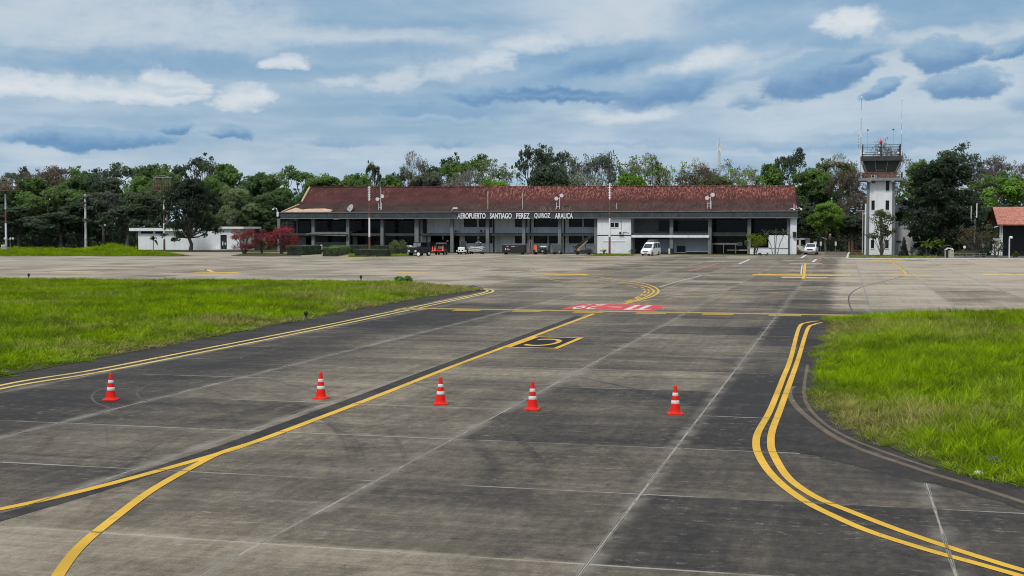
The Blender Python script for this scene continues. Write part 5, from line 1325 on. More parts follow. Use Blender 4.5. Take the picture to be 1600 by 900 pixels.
def bare_tree(seed, leafs=5, sz=.4, trunk_m='pale_bark', q0=.9, spread=.5, skip=.4):
    rnd = random.Random(seed); segs = []; tips = []; cl = []
    th = H0 * rnd.uniform(.28, .38)
    segs.append(([Vector((0, 0, 0)), Vector((rnd.uniform(-.4, .4), 0, th * .5)), Vector((0, 0, th))], [.4, .3, .26]))
    for i in range(4):
        a = 1.57 * i + rnd.uniform(-.5, .5)
        branchy(rnd, Vector((0, 0, th)), Vector((math.cos(a) * .6, math.sin(a) * .6, 1)), 3.7, .17, 1, 6, segs, tips, spread, .10, (2, 3), .74, .035)
    for p, _ in tips:
        if rnd.random() < skip: continue
        cl.append((tuple(p), (q0, q0, q0 * .6), leafs, sz, rnd.uniform(.3, .8)))
    segs, cl = fit(H0, W0, segs, cl)
    return limb_mesh(segs, M[trunk_m]), leaf_mesh('crown', cl, seed, M['leaf'])
KINDS_ = {
    'dense': [dense_tree(11), dense_tree(12, 19), dense_tree(13, 15, flat=1.1), dense_tree(14, 21, 54)],
    'airy': [airy_tree(21), airy_tree(22, leafs=40, up=.05), airy_tree(23, q0=1.5, spread=.7, up=.02), airy_tree(24, skip=.25)],
    'sparse': [airy_tree(31, 5, 10, .42, .8, 'pale_bark', .25), airy_tree(32, 5, 8, .42, .8, 'pale_bark', .35, .08)],
    'bare': [bare_tree(41), bare_tree(42, 4), bare_tree(43, 3, spread=.6)],
    'brown': [bare_tree(51, 12, .42, 'bark', 1.0, .5, .25), bare_tree(52, 10, .42, 'bark', 1.1, .55, .3)],
}
CC = {'mango': (.013, .022, .012), 'dark': (.030, .046, .026), 'deep': (.036, .062, .022), 'mid': (.052, .092, .022), 'bright': (.070, .130, .015), 'olive': (.062, .076, .030), 'grey': (.050, .060, .044), 'pale': (.080, .105, .050),
      'lime': (.12, .17, .014), 'brown': (.105, .078, .060), 'twig': (.16, .145, .13), 'rosy': (.13, .085, .075)}
CC = {k: tuple((.010 if k != 'mango' else 0.004) + q * (2.2 if k not in ('lime', 'twig', 'brown', 'rosy') else 1.1) for q in v) for k, v in CC.items()}
cnt_ = {}
TREE_GROUP = 'trees of the wood behind the airport'
def place_tree(kind, colr, x, ytop, wpx, v, label, group=TREE_GROUP, name=None):
    ai = (x - 800) / FPX
    d = v / (math.cos(YAW) + ai * math.sin(YAW))
    p = AT(x, d); H = HZ(ytop, d); W = wpx / FPX * d
    i = cnt_.get(kind, 0); cnt_[kind] = i + 1
    var = KINDS_[kind][i % len(KINDS_[kind])]
    nm = name or {'dense': 'leafy_tree', 'airy': 'spreading_tree', 'sparse': 'thin_tree', 'bare': 'bare_tree', 'brown': 'dry_tree'}[kind]
    t_ = thing(nm, label, 'tree', p, random.Random(int(x * 7 + v)).uniform(0, 6.28), group)
    t_.scale = (W / W0, W / W0, H / H0)
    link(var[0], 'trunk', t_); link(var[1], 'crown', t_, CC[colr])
    return t_
TL = [
 # left wood, back row
 ('dense', 'dark', -30, 296, 120, 285, 'dark leafy tree cut by the left picture edge behind the caged pole'),
 ('airy', 'grey', 32, 259, 80, 300, 'thin grey green tree poking above the wood over the left caged pole'),
 ('brown', 'rosy', 78, 256, 100, 292, 'brownish half bare tree in the skyline right of the left caged pole'),
 ('airy', 'mid', 105, 258, 120, 300, 'spreading green tree in the skyline above the plain white concrete pole'),
 ('airy', 'dark', 188, 249, 130, 300, 'broad dark tree in the skyline between the concrete pole and second caged pole'),
 ('dense', 'deep', 240, 255, 100, 290, 'dark rounded tree directly above and left of the second caged pole'),
 ('airy', 'dark', 300, 237, 110, 306, 'tall flat topped dark tree, the highest of the left skyline'),
 ('bare', 'twig', 335, 244, 40, 312, 'small bare twiggy treetop right of the tall flat topped tree'),
 ('dense', 'mid', 352, 254, 100, 296, 'green rounded tree in the left skyline above the small street lamp'),
 ('dense', 'deep', 408, 268, 110, 290, 'dark green tree sloping down left of the terminal roof'),
 ('airy', 'mid', 458, 257, 110, 306, 'feathery tree in the skyline over the left end of the roof'),
 ('dense', 'mid', 505, 268, 110, 300, 'green rounded tree just above the left ridge end of the red roof'),
 ('airy', 'dark', 582, 250, 46, 315, 'small dark tuft shaped treetop above the left red and white mast'),
 ('dense', 'mid', 556, 270, 90, 304, 'bright green low tree behind the roof left of the tuft shaped treetop'),
 ('dense', 'mid', 612, 272, 80, 305, 'green low tree behind the roof right of the left red and white mast'),
 ('airy', 'dark', 632, 256, 64, 312, 'dark narrow tree just left of the bare forked tree'),
 ('bare', 'twig', 653, 232, 64, 314, 'leafless forked grey tree standing clear of the skyline left of centre'),
 ('airy', 'dark', 692, 237, 90, 312, 'dark layered tree right of the leafless forked tree'),
 # behind the terminal roof
 ('dense', 'grey', 668, 268, 110, 300, 'low grey green tree behind the roof below the leafless forked tree'),
 ('airy', 'mid', 738, 240, 130, 310, 'wide green tree left of the two tallest dark trees behind the roof'),
 ('bare', 'twig', 722, 256, 90, 296, 'pale leafless tree with fine twigs just above the first lettered word'),
 ('sparse', 'pale', 778, 246, 100, 306, 'thin pale tree between the wide green tree and the tallest dark trees'),
 ('dense', 'bright', 776, 276, 80, 296, 'low bright green tree behind the roof above the lettering'),
 ('airy', 'dark', 832, 224, 74, 308, 'left one of the two tallest dark trees behind the roof'),
 ('airy', 'dark', 868, 222, 90, 312, 'right one of the two tallest dark trees behind the roof'),
 ('dense', 'dark', 858, 256, 110, 300, 'dark dense tree below the two tallest trees behind the roof'),
 ('bare', 'twig', 898, 238, 60, 310, 'fine leafless tree just right of the two tallest dark trees'),
 ('brown', 'grey', 934, 234, 90, 308, 'greyish half bare tree left of the dark utility pole with cross arms'),
 ('sparse', 'pale', 920, 262, 100, 298, 'thin pale tree behind the roof left of the right red and white mast'),
 ('sparse', 'mid', 1002, 242, 110, 308, 'thin green tree right of the dark utility pole with cross arms'),
 ('bare', 'twig', 1004, 236, 80, 314, 'leafless pale tree rising behind the thin green tree right of the utility pole'),
 ('sparse', 'bright', 1050, 250, 110, 304, 'thin light green tree over the right half of the roof'),
 ('airy', 'dark', 1026, 245, 44, 314, 'small dark treetop between two pale thin trees right of the utility pole'),
 ('brown', 'brown', 1092, 258, 100, 298, 'brownish low tree below the distant telecom mast'),
 ('bare', 'twig', 1096, 243, 70, 312, 'leafless tree just left of the distant telecom mast'),
 ('bare', 'twig', 1150, 246, 100, 306, 'leafless spreading tree right of the distant telecom mast'),
 ('sparse', 'bright', 1160, 262, 110, 298, 'thin yellow green tree behind the roof above the right roof floodlight'),
 ('dense', 'mid', 1200, 254, 80, 306, 'green tree behind the roof left of the dark treetop near its right end'),
 ('airy', 'dark', 1238, 230, 80, 312, 'dark open treetop above the right end of the red roof'),
 ('dense', 'bright', 985, 268, 90, 300, 'low leafy tree peeping over the ridge right of the right red and white mast'),
 ('dense', 'olive', 1115, 268, 90, 296, 'low olive tree peeping over the ridge below the telecom mast'),
 # right wood
 ('dense', 'mid', 1268, 262, 120, 285, 'large green tree between the terminal end and the control tower'),
 ('airy', 'olive', 1300, 245, 100, 300, 'olive spreading tree in the skyline left of the control tower'),
 ('brown', 'brown', 1322, 262, 90, 280, 'brown half bare tree immediately left of the control tower cab'),
 ('bare', 'twig', 1318, 236, 70, 308, 'leafless grey tree in the skyline left of the control tower roof'),
 ('bare', 'twig', 1392, 212, 90, 300, 'white leafless tree seen through the tower roof railing'),
 ('airy', 'dark', 1482, 220, 100, 305, 'dark open tree in the skyline above the big round dark tree'),
 ('bare', 'twig', 1522, 236, 70, 308, 'leafless grey tree in the skyline right of the big round dark tree'),
 ('brown', 'twig', 1562, 240, 90, 303, 'pale half bare tree in the skyline above the pink tiled roof'),
 ('airy', 'mid', 1545, 262, 120, 295, 'spreading green tree between the big round dark tree and tiled roof'),
 ('dense', 'bright', 1570, 276, 110, 280, 'bright green tree immediately behind the pink tiled roof'),
 ('dense', 'mid', 1440, 248, 90, 285, 'green tree right of the tower cab, behind the big round dark tree'),
 ('dense', 'mid', 1650, 262, 110, 285, 'leafy tree cut by the right picture edge above the tiled roof'),
 ('bare', 'twig', 1612, 240, 60, 306, 'leafless tree at the right picture edge skyline'),
 # lower front row, left
 ('dense', 'deep', -10, 282, 110, 274, 'green tree at the left picture edge above the caged pole platform'),
 ('dense', 'mid', 62, 276, 110, 284, 'green rounded tree right of the left caged pole, behind the low dark tree'),
 ('dense', 'deep', 122, 272, 110, 286, 'deep green rounded tree above the top of the plain concrete pole'),
 ('dense', 'dark', 170, 270, 110, 284, 'dark rounded tree filling the wood right of the plain concrete pole'),
 ('dense', 'mid', 228, 274, 90, 280, 'green rounded tree just left of the right caged pole cage'),
 ('dense', 'dark', 128, 312, 110, 270, 'dark low tree at the wood edge behind the concrete pole foot'),
 ('dense', 'deep', 420, 300, 90, 268, 'deep green low tree between red bushes and the left end of the terminal'),
 ('dense', 'dark', 30, 318, 120, 268, 'dark low tree behind the left caged pole, at the wood edge'),
 ('brown', 'rosy', 18, 290, 60, 282, 'brown dry tree immediately behind the platform of the left caged pole'),
 ('airy', 'mid', 95, 288, 140, 276, 'green spreading tree in front of the left wood beside the concrete pole'),
 ('dense', 'dark', 96, 330, 110, 266, 'dark low tree at the wood edge left of the concrete pole'),
 ('airy', 'grey', 162, 296, 100, 270, 'grey green tree right behind the plain white concrete pole'),
 ('dense', 'dark', 200, 318, 110, 264, 'dark low tree above the tall yellow green grass'),
 ('airy', 'grey', 214, 292, 90, 274, 'grey leafy tree left of the second caged pole'),
 ('dense', 'deep', 398, 322, 90, 262, 'dark tree right behind the red flowering bushes'),
 ('dense', 'pale', 370, 288, 84, 260, 'pale olive bushy tree behind the small street lamp of the white building'),
 ('dense', 'mid', 330, 276, 90, 268, 'green leafy tree with a pinkish top right of the second caged pole'),
 ('dense', 'mid', 440, 292, 90, 275, 'green tree left of the red roof, over the hooked wall lamp'),
 # lower front row, right
 ('dense', 'dark', 1262, 322, 90, 270, 'dark low tree behind the white pickup lane'),
 ('dense', 'bright', 1290, 312, 70, 266, 'bright green leafy tree overhanging the lane beside the terminal'),
 ('dense', 'dark', 1332, 336, 90, 268, 'dark low tree behind the T shaped lamp post'),
 ('brown', 'brown', 1335, 300, 70, 272, 'brownish dry tree behind the T shaped lamp post'),
 ('dense', 'dark', 1560, 318, 110, 268, 'dark tree right behind the eave of the tiled roof'),
]
seen_labels = set()
for t_ in TL: place_tree(*t_)
# big dark trees standing in front of the wood
def solo_tree(name, label, x, ytop, wpx, ybase, colr, var, group=None, lean=0.0):
    d = CAM_H * FPX / (ybase - 355.0); p = AT(x, d)
    t_ = thing(name, label, 'tree', p, 1.0, group); t_.scale = (wpx / FPX * d / W0, wpx / FPX * d / W0, HZ(ytop, d) / H0)
    link(var[0], 'trunk', t_); link(var[1], 'crown', t_, CC[colr]); return t_
v1 = dense_tree(71, 34, 64, .55, 1.3, low=.12, emin=-1.15); v2 = dense_tree(72, 26, 60, .5, 1.25, low=.2, emin=-.75)
solo_tree('mango_tree', 'big round very dark tree right of the control tower', 1470, 246, 150, 398.6, 'mango', v1)
solo_tree('mango_tree', 'dark bushy tree with a leaning trunk in front of the small white building', 298, 276, 106, 392.6, 'mango', v2)
solo_tree('leafy_tree', 'green tree behind the dark leaning tree beside the second caged pole', 262, 262, 70, 389.0, 'mid', KINDS_['airy'][1])
solo_tree('leafy_tree', 'small yellow green crown showing right of the dark bushy leaning tree', 326, 302, 46, 389.6, 'lime', KINDS_['dense'][2])

# understorey that hides the ground between the trunks
rs_ = np.random.default_rng(99); cl = []
for k in range(1700):
    u_ = rs_.uniform(-235, 150); v_ = rs_.uniform(266, 305); z_ = abs(rs_.normal(0, 4.2)) + .4
    q = rs_.uniform(1.2, 2.4); cl.append(((u_, v_, z_), (q, q, q * .8), 34, .9, rs_.uniform(.1, .6)))
for k in range(900):
    u_ = rs_.uniform(-260, 170); v_ = rs_.uniform(306, 322); z_ = rs_.uniform(.5, 12.5)
    cl.append(((u_, v_, z_), (3, 2, 2.5), 30, 1.5, rs_.uniform(.0, .35)))
us = link(leaf_mesh('undergrowth', cl, 5, M['leaf']), 'undergrowth', None, CC['dark'])
tag(us, 'dark undergrowth filling the wood between the trunks', 'undergrowth', kind='stuff')

# shrubs ------------------------------------------------------------
def shrub(name, label, cat, x, ybase, ytop, wpx, colr, seed, sz=.22, n=26, leafs=70, stems=5, m_='leaf', low=.25, group=None, shape=1.0, rgb=None):
    d = CAM_H * FPX / (ybase - 355.0); p = AT(x, d); H = HZ(ytop, d); W = wpx / FPX * d
    rnd = random.Random(seed); cl = []; segs = []
    for k in range(n):
        a = rnd.uniform(0, 6.28); rr = math.sqrt(rnd.random()); e = rnd.random()
        zz = H * (low + (1 - low) * (e * .85 + .05)); w_ = W * .5 * math.sqrt(max(.05, 1 - (abs((zz / H - low) / (1 - low) - .42) / .62) ** 2)) * .82
        q = W * rnd.uniform(.09, .16)
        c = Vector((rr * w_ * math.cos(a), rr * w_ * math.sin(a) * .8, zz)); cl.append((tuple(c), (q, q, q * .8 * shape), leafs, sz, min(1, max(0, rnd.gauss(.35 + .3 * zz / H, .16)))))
        if k % max(1, n // (stems * 2)) == 0: segs.append(([Vector((rnd.uniform(-.25, .25), rnd.uniform(-.2, .2), 0)), Vector((c.x * .4, c.y * .4, c.z * .5)), c], [.07, .05, .025]))
    t_ = thing(name, label, cat, p, 0, group)
    link(limb_mesh(segs, M['bark'], 'stem'), 'stem', t_); link(leaf_mesh('foliage', cl, seed, M[m_]), 'foliage' if m_ == 'leaf' else 'blossom', t_, rgb or CC[colr])
    return t_
RED = (.20, .030, .038)
g_b = 'red flowering bushes left of the terminal'
shrub('flowering_bush', 'leftmost of three red flowering bushes, next to the white building', 'bush', 382, 396.8, 355.5, 52, 'mid', 201, .24, 34, 80, 6, 'petal', .22, g_b, rgb=RED)
shrub('flowering_bush', 'small middle one of three red flowering bushes', 'bush', 410, 396.2, 358, 46, 'mid', 202, .24, 22, 70, 5, 'petal', .3, g_b, rgb=(.17, .028, .042))
shrub('flowering_bush', 'rightmost and widest of three red flowering bushes, beside the clipped hedge', 'bush', 440, 396.6, 355, 62, 'mid', 203, .24, 40, 80, 6, 'petal', .25, g_b, rgb=(.23, .032, .04))
shrub('round_shrub', 'round olive shrub in front of the terminal, left of the dark jeep', 'shrub', 623, 397.6, 376, 34, 'olive', 204, .2, 30, 60, 5)
shrub('low_shrub', 'low brownish shrub at the foot of the left red and white mast', 'shrub', 571, 396.5, 381, 14, 'brown', 205, .15, 12, 40, 4)
shrub('garden_shrub', 'yellow green shrub growing over the white planter wall', 'shrub', 1179, 398.5, 366.5, 38, 'lime', 206, .2, 34, 70, 4, low=.45, rgb=(.17, .22, .012))
shrub('grass_shrub', 'single dark green shrub on the far tip of the left grass field', 'shrub', 631, 443.0, 432.5, 34, 'mid', 207, .16, 22, 50, 4, low=.1)
shrub('round_shrub', 'ball shaped dark shrub beside the dark cone shaped topiary', 'shrub', 1425.5, 401.0, 385.5, 12, 'dark', 208, .12, 18, 70, 2, low=.35)
shrub('garden_tree', 'small open tree with a thick forked trunk before the control tower', 'tree', 1377, 400.3, 325, 54, 'olive', 209, .34, 40, 48, 8, low=.34, rgb=(.10, .13, .05))
shrub('garden_tree', 'low spreading tree with brown dry twigs right of the timber kiosk', 'tree', 1527, 401.5, 350, 74, 'brown', 210, .26, 44, 40, 8, low=.36, rgb=(.085, .075, .045))
shrub('garden_shrub', 'green shrub below the low spreading brown tree, near the tiled house', 'shrub', 1556, 401.5, 374, 28, 'mid', 211, .22, 18, 44, 4, low=.3, rgb=(.06, .085, .02))
shrub('garden_shrub', 'dark shrub before the low white wall', 'shrub', 1538, 401.5, 380, 26, 'dark', 212, .22, 20, 50, 4, low=.1)
shrub('garden_shrub', 'yellow flecked round shrub beside the white post of the tiled house', 'shrub', 1586, 401.8, 391, 13, 'bright', 213, .13, 16, 60, 3, low=.05, rgb=(.12, .12, .014))
shrub('garden_shrub', 'dark shrub left of the banana plants, behind the ball shrub', 'shrub', 1442, 400.6, 384, 24, 'dark', 214, .2, 18, 50, 4, low=.05)
shrub('garden_shrub', 'dark shrub right of the banana plants, behind the timber kiosk', 'shrub', 1474, 400.8, 382, 22, 'dark', 219, .2, 18, 50, 4, low=.05)
shrub('low_shrub', 'small leafy plant at the left foot of the white projecting block', 'shrub', 943, 397.3, 390, 14, 'mid', 215, .13, 12, 36, 3, low=.05)
shrub('low_shrub', 'small dark plant at the right foot of the white projecting block', 'shrub', 990, 397.6, 388, 16, 'dark', 216, .14, 12, 36, 3, low=.05)
shrub('low_shrub', 'left of two small dark plants below the white planter wall', 'shrub', 1188, 399.2, 394.5, 9, 'dark', 217, .1, 9, 36, 3, low=.05)
shrub('low_shrub', 'right of two small dark plants below the white planter wall', 'shrub', 1198.5, 399.2, 394.6, 7, 'dark', 218, .1, 9, 36, 3, low=.05)
M['dark_leaf'] = plain('dark_leaf', (.016, .024, .016), .9, var=.3)  # dark colour of the solid cores inside topiary and hedges
# cone shaped topiary
def topiary():
    p = G(1412, 400.8); d = CAM_H * FPX / 45.8; H = HZ(369.5, d); W = 15.5 / FPX * d
    t_ = thing('topiary', 'dark clipped cone shaped tree right of the control tower base', 'topiary', p); cl = []
    rnd = random.Random(5)
    for k in range(60):
        z = H * (1 - math.sqrt(rnd.random())) ; a = rnd.uniform(0, 6.28); w_ = W * .5 * (1 - z / H) * .85; cl.append(((w_ * math.cos(a), w_ * math.sin(a), z * .93 + .15), (.22, .22, .3), 60, .12, rnd.uniform(.2, .6)))
    MB().lathe([(W * .43, .08), (W * .22, H * .5), (.03, H * .97)], n=12).build('solid_core', M['dark_leaf'], t_)  # solid dark cone added inside the leaf shell
    link(limb_mesh([([Vector((0, 0, 0)), Vector((0, 0, H * .5)), Vector((0, 0, H * .9))], [.12, .09, .03])], M['bark']), 'trunk', t_)
    link(leaf_mesh('foliage', cl, 8, M['leaf']), 'foliage', t_, (.028, .034, .03))
topiary()
# clipped hedges
def hedge(label, outline, z, seed, colr='deep', dens=34):
    cx_ = sum(p[0] for p in outline) / len(outline); cy_ = sum(p[1] for p in outline) / len(outline)
    t_ = thing('clipped_hedge', label, 'hedge', (cx_, cy_, 0), 0, 'clipped hedges before the terminal')
    core = MB((cx_, cy_, 0)).slab([(cx_ + (p[0] - cx_) * .97, cy_ + (p[1] - cy_) * .97) for p in outline], 0, z - .1).build('solid_core', M['dark_leaf'], t_)  # solid dark block added behind the hedge leaves
    rnd = random.Random(seed); cl = []
    n = len(outline)
    for i in range(n):
        a, c = Vector(outline[i]), Vector(outline[(i + 1) % n]); L = (c - a).length
        for k in range(int(L * z * 2.2) + 2):
            p = a.lerp(c, rnd.random()); cl.append(((p.x - cx_, p.y - cy_, rnd.uniform(.1, z - .08)), (.4, .06 + .3 * abs((c - a).normalized().y), .35), dens, .13, rnd.uniform(.25, .6)))
    xs_ = [p[0] for p in outline]; ys_ = [p[1] for p in outline]
    for k in range(int((max(xs_) - min(xs_)) * (max(ys_) - min(ys_)) * 1.6)):
        px, py = rnd.uniform(min(xs_), max(xs_)), rnd.uniform(min(ys_), max(ys_))
        if in_poly(np.array([px]), np.array([py]), outline)[0]: cl.append(((px - cx_, py - cy_, z - .04), (.45, .45, .06), dens, .13, rnd.uniform(.6, 1)))
    link(leaf_mesh('foliage', cl, seed, M['leaf']), 'foliage', t_, CC[colr])
def quad_px(x0, x1, yb, dep):
    a, c = G(x0, yb), G(x1, yb); y_ = (a.y + c.y) / 2
    ka, kc = y_ / a.y, y_ / c.y
    return [(a.x * ka, y_), (c.x * kc, y_), (c.x * kc, y_ + dep), (a.x * ka, y_ + dep)]
zh = lambda y, yb: HZ(y, CAM_H * FPX / (yb - 355.0))
hedge('leftmost clipped hedge, beside the red flowering bushes', quad_px(448, 472, 398.6, 9), zh(384, 398.6), 301)
q = quad_px(503.5, 524, 400.6, 3); q2 = quad_px(520, 546, 396, 3)
hedge('clipped hedge with a bright top running back towards the terminal', [q[0], q[1], (q2[1][0], q2[1][1]), (q2[1][0] - 1, q2[1][1] + 3), (q2[0][0] - .5, q2[0][1] + 2), q[3]], zh(387, 400.6), 302, 'mid')
hedge('low wide clipped hedge at the foot of the left red and white mast', quad_px(553.5, 602, 400.8, 3.0), zh(389.5, 400.8), 303)
hedge('long low dark hedge along the terminal front behind the mast', quad_px(548, 642, 396.4, 1.6), zh(383.2, 396.4), 304, 'dark')

# broad leaved plants
def blade_leaf(b_, base, d, L, w, droop, n=7):
    base = Vector(base); d = Vector(d).normalized(); side = d.cross(Vector((0, 0, 1))).normalized(); vs = []; fs = []
    for i in range(n + 1):
        t = i / n; c = base + d * L * t + Vector((0, 0, -droop * L * t * t)); ww = w * math.sin(math.pi * min(1, .12 + .86 * t)) ** .7
        vs += [c - side * ww + Vector((0, 0, ww * .35)), c, c + side * ww + Vector((0, 0, ww * .35))]
    for i in range(n):
        a = i * 3; fs += [(a, a + 1, a + 4, a + 3), (a + 1, a + 2, a + 5, a + 4)]
    b_.add(vs, fs, 0, True)
def set_tint(o, val):
    a = o.data.attributes.new('tint', 'FLOAT', 'POINT'); n = len(o.data.vertices); rnd = np.random.default_rng(3).random(n // 3 + 1).repeat(3)[:n]
    a.data.foreach_set('value', (val + .3 * (rnd - .5)).astype(np.float32))
def leafy_plant(name, label, cat, x, ybase, ytop, wpx, stems, rgb, seed, wide=.28, droop=.5, leaves=9, stem_r=.12, bare=.55, fan=.25, stem_m='olive_box', group=None):
    d = CAM_H * FPX / (ybase - 355.0); p = AT(x, d); H = HZ(ytop, d); W = wpx / FPX * d
    t_ = thing(name, label, cat, p, 0, group); rnd = random.Random(seed)
    lf = MB()
    for s in range(stems):
        a = 6.28 * s / max(1, stems) + rnd.uniform(-.3, .3) ; r_ = W * fan * (1 if stems > 1 else 0)
        hb = H * bare * rnd.uniform(.85, 1.1); top_ = Vector((math.cos(a) * r_, math.sin(a) * r_ * .6, hb))
        st = MB().tube([Vector((math.cos(a) * r_ * .25, math.sin(a) * r_ * .2, 0)), top_ * .5 + Vector((0, 0, .1)), top_], [stem_r, stem_r * .8, stem_r * .6], 7).build('stem', M[stem_m], t_)
        for k in range(leaves):
            b2 = rnd.uniform(0, 6.28); el = rnd.uniform(.15, 1.35); L = min(W * .55, (H - hb) * 1.15) * rnd.uniform(.75, 1.1)
            blade_leaf(lf, top_, (math.cos(b2) * math.cos(el), math.sin(b2) * math.cos(el), math.sin(el)), L, wide * rnd.uniform(.7, 1.1), droop * rnd.uniform(.4, 1.2))
    o = lf.build('leaves', M['leaf'], t_); o.color = (*rgb, 1); set_tint(o, .6)
    return t_
leafy_plant('banana_plant', 'left banana plant with bright upright leaves right of the control tower', 'banana plant', 1449, 400.9, 357, 34, 3, (.11, .17, .03), 401, .36, .5, 10, .13, .40, .16, 'bark', group='banana plants')
leafy_plant('banana_plant', 'right banana plant next to the timber kiosk', 'banana plant', 1466, 400.6, 356, 32, 3, (.11, .18, .03), 402, .36, .5, 10, .12, .40, .16, 'bark', group='banana plants')
leafy_plant('banana_plant', 'dark young banana plant before the small white building', 'banana plant', 240, 391.8, 361, 30, 1, (.03, .045, .02), 403, .32, .75, 8, .14, .55, group='banana plants')
leafy_plant('garden_palm', 'several stemmed palm before the stepped white wall', 'palm', 1211, 398.8, 349.5, 46, 4, (.05, .075, .04), 404, .10, .8, 18, .09, .68, .30, 'dull_steel')

# ------------------------------------------------------------------ masts, poles and lamps
def dist(yb): return CAM_H * FPX / (yb - 355.0)
def banded_mast(name, label, cat, x, yb, segs, group=None, whip=None):
    """segs: list of (y_top, y_bottom, material, radius)"""
    d = dist(yb); p = AT(x, d); t_ = thing(name, label, cat, p, 0, group)
    for yt, y2, mm, r0, r1 in segs:
        MB().tube([(0, 0, max(0, HZ(y2, d))), (0, 0, HZ(yt, d))], [r0, r1], 10).build('pole_section', M[mm], t_)
    return t_, p, d
g_m = 'red and white banded masts before the terminal'
def steps(t_, d, y0, y1, n):
    b_ = MB()
    for k in range(n):
        z = HZ(y0 + (y1 - y0) * k / (n - 1), d); b_.box(-.28, -.03, z - .04, .28, .03, z + .04)
    b_.build('climbing_rungs', M['white_paint'], t_)
t_, p, d = banded_mast('banded_mast', 'left red and white mast rising from a low clipped hedge', 'mast', 577.4, 396.8, [(291, 313.5, 'white_paint', .13, .11), (313.5, 340, 'red_brown', .15, .13), (340, 370, 'white_paint', .17, .15), (370, 397, 'red_brown', .19, .17), (283, 291, 'rust', .06, .03)], g_m); steps(t_, d, 293, 311, 6)
t_, p, d = banded_mast('banded_mast', 'right red and white mast standing before the white projecting block', 'mast', 952.4, 397.5, [(286, 311.5, 'white_paint', .13, .11), (311.5, 341, 'red_brown', .15, .13), (341, 370, 'white_paint', .18, .15), (370, 397.6, 'red_brown', .2, .18)], g_m); steps(t_, d, 289, 309, 6)
def caged_pole(label, x, yb, ytop, cx0, cx1, ydeck, segs):
    d = dist(yb); p = AT(x, d); t_ = thing('caged_light_pole', label, 'light pole', p, YAW, 'light poles with rusty cages')
    for yt, y2, mm, r in segs: MB().tube([(0, 0, max(0, HZ(y2, d))), (0, 0, HZ(yt, d))], r, 10).build('pole_section', M[mm], t_)
    w0, w1 = (cx0 - x) / FPX * d, (cx1 - x) / FPX * d; z0, z1 = HZ(ydeck, d), HZ(ytop, d)
    dp = (w1 - w0) * .5
    MB().box(w0, -dp, z0 - .12, w1, dp, z0).build('deck', M['rust'], t_)
    b_ = MB()
    for k in range(9):
        xx = w0 + (w1 - w0) * k / 8
        for yy in (-dp + .05, dp - .05): b_.box(xx - .03, yy - .03, z0 + .004, xx + .03, yy + .03, z0 + (z1 - z0) * .62)
    for yy in (-dp + .05, dp - .05):
        for f_ in (.3, .62): b_.box(w0, yy - .05, z0 + (z1 - z0) * f_, w1, yy + .05, z0 + (z1 - z0) * f_ + .08)
    for xx in (w0 + .05, w1 - .05):
        for f_ in (.3, .62): b_.box(xx - .05, -dp + .1, z0 + (z1 - z0) * f_ + .002, xx + .05, dp - .1, z0 + (z1 - z0) * f_ + .076)
    b_.build('cage', M['rust'], t_)
    b_ = MB(); mid_ = (w0 + w1) / 2
    b_.tube([(w0 + .1, 0, z1 - .15), (mid_ + .3, 0, z1), (w1 - .1, 0, z1 - .45)], .07, 6)
    for xx in (w0 + .3, mid_, w1 - .3): b_.tube([(xx, 0, z0), (xx, 0, z1 - .2)], .05, 5)
    b_.tube([(w0 + .2, -dp * .7, z1 - .4), (w1 - .2, -dp * .7, z1 - .5)], .06, 5); b_.tube([(w0 + .2, dp * .7, z1 - .3), (w1 - .2, dp * .7, z1 - .3)], .06, 5)
    for xx in (w0 + .2, w1 - .2): b_.tube([(xx, -dp * .7, z1 - .45), (xx, dp * .7, z1 - .3)], .05, 5); b_.tube([(xx, -dp * .7, z0), (xx, -dp * .7, z1 - .42)], .045, 5)
    b_.build('frame', M['dull_steel'], t_)
    for k in range(4):
        xx = w0 + (w1 - w0) * (.15 + .23 * k); zz = z0 + (z1 - z0) * .72
        MB().tube([(xx, -dp * .7 - .3, zz), (xx, -dp * .7, zz + .1)], [.27, .12], 10).build('floodlight', M['rust' if k % 2 else 'dull_steel'], t_)
    return t_, p, d
caged_pole('left pole with a rusty lamp cage, partly cut by the left picture edge', 10, 391.0, 277, -14, 24, 297.5, [(299, 303, 'rust', .2), (303, 327, 'white_paint', .17), (327, 349, 'red_brown', .18), (349, 373, 'white_paint', .2), (373, 391.2, 'concrete_pole', .22)])
caged_pole('right pole with a rusty lamp cage, before the dark leaning tree', 257, 391.6, 274.5, 242.5, 270, 297.5, [(298, 302, 'rust', .18), (302, 327, 'white_paint', .16), (327, 349, 'red_brown', .17), (349, 374, 'white_paint', .19), (374, 391.8, 'rust', .21)])
def at_px(x, yb): return AT(x, dist(yb))
M['pale_pole'] = plain('pale_pole', (0.66, 0.66, 0.65), 0.8, var=0.12, scale=2.0)
t_ = thing('concrete_pole', 'plain white tapering concrete pole without lamps on the far left verge', 'pole', at_px(134.5, 387.8)); d = dist(387.8)
MB().tube([(0, 0, 0), (0, 0, HZ(303, d))], [.34, .19], 10).build('shaft', M['pale_pole'], t_)
b_ = MB(); [b_.box(-.26, -.03, HZ(y_, d), .26, .03, HZ(y_, d) + .05) for y_ in range(308, 384, 5)]; b_.build('step_bolts', M['steel'], t_)
t_ = thing('switch_box', 'pale metal box at the foot of the left caged pole', 'box', at_px(6.5, 391.3)); d = dist(391.3); h = HZ(382.5, d)
MB().bbox(-.5, -.3, 0, .5, .3, h, .03).build('cabinet', M['off_white'], t_); MB().box(-.42, -.325, .15, .42, -.303, h - .15).build('door', M['steel'], t_)
t_ = thing('wall_floodlights', 'pair of pale lamps on a low bar at the left caged pole', 'floodlight', at_px(15, 390.6)); d = dist(390.6)
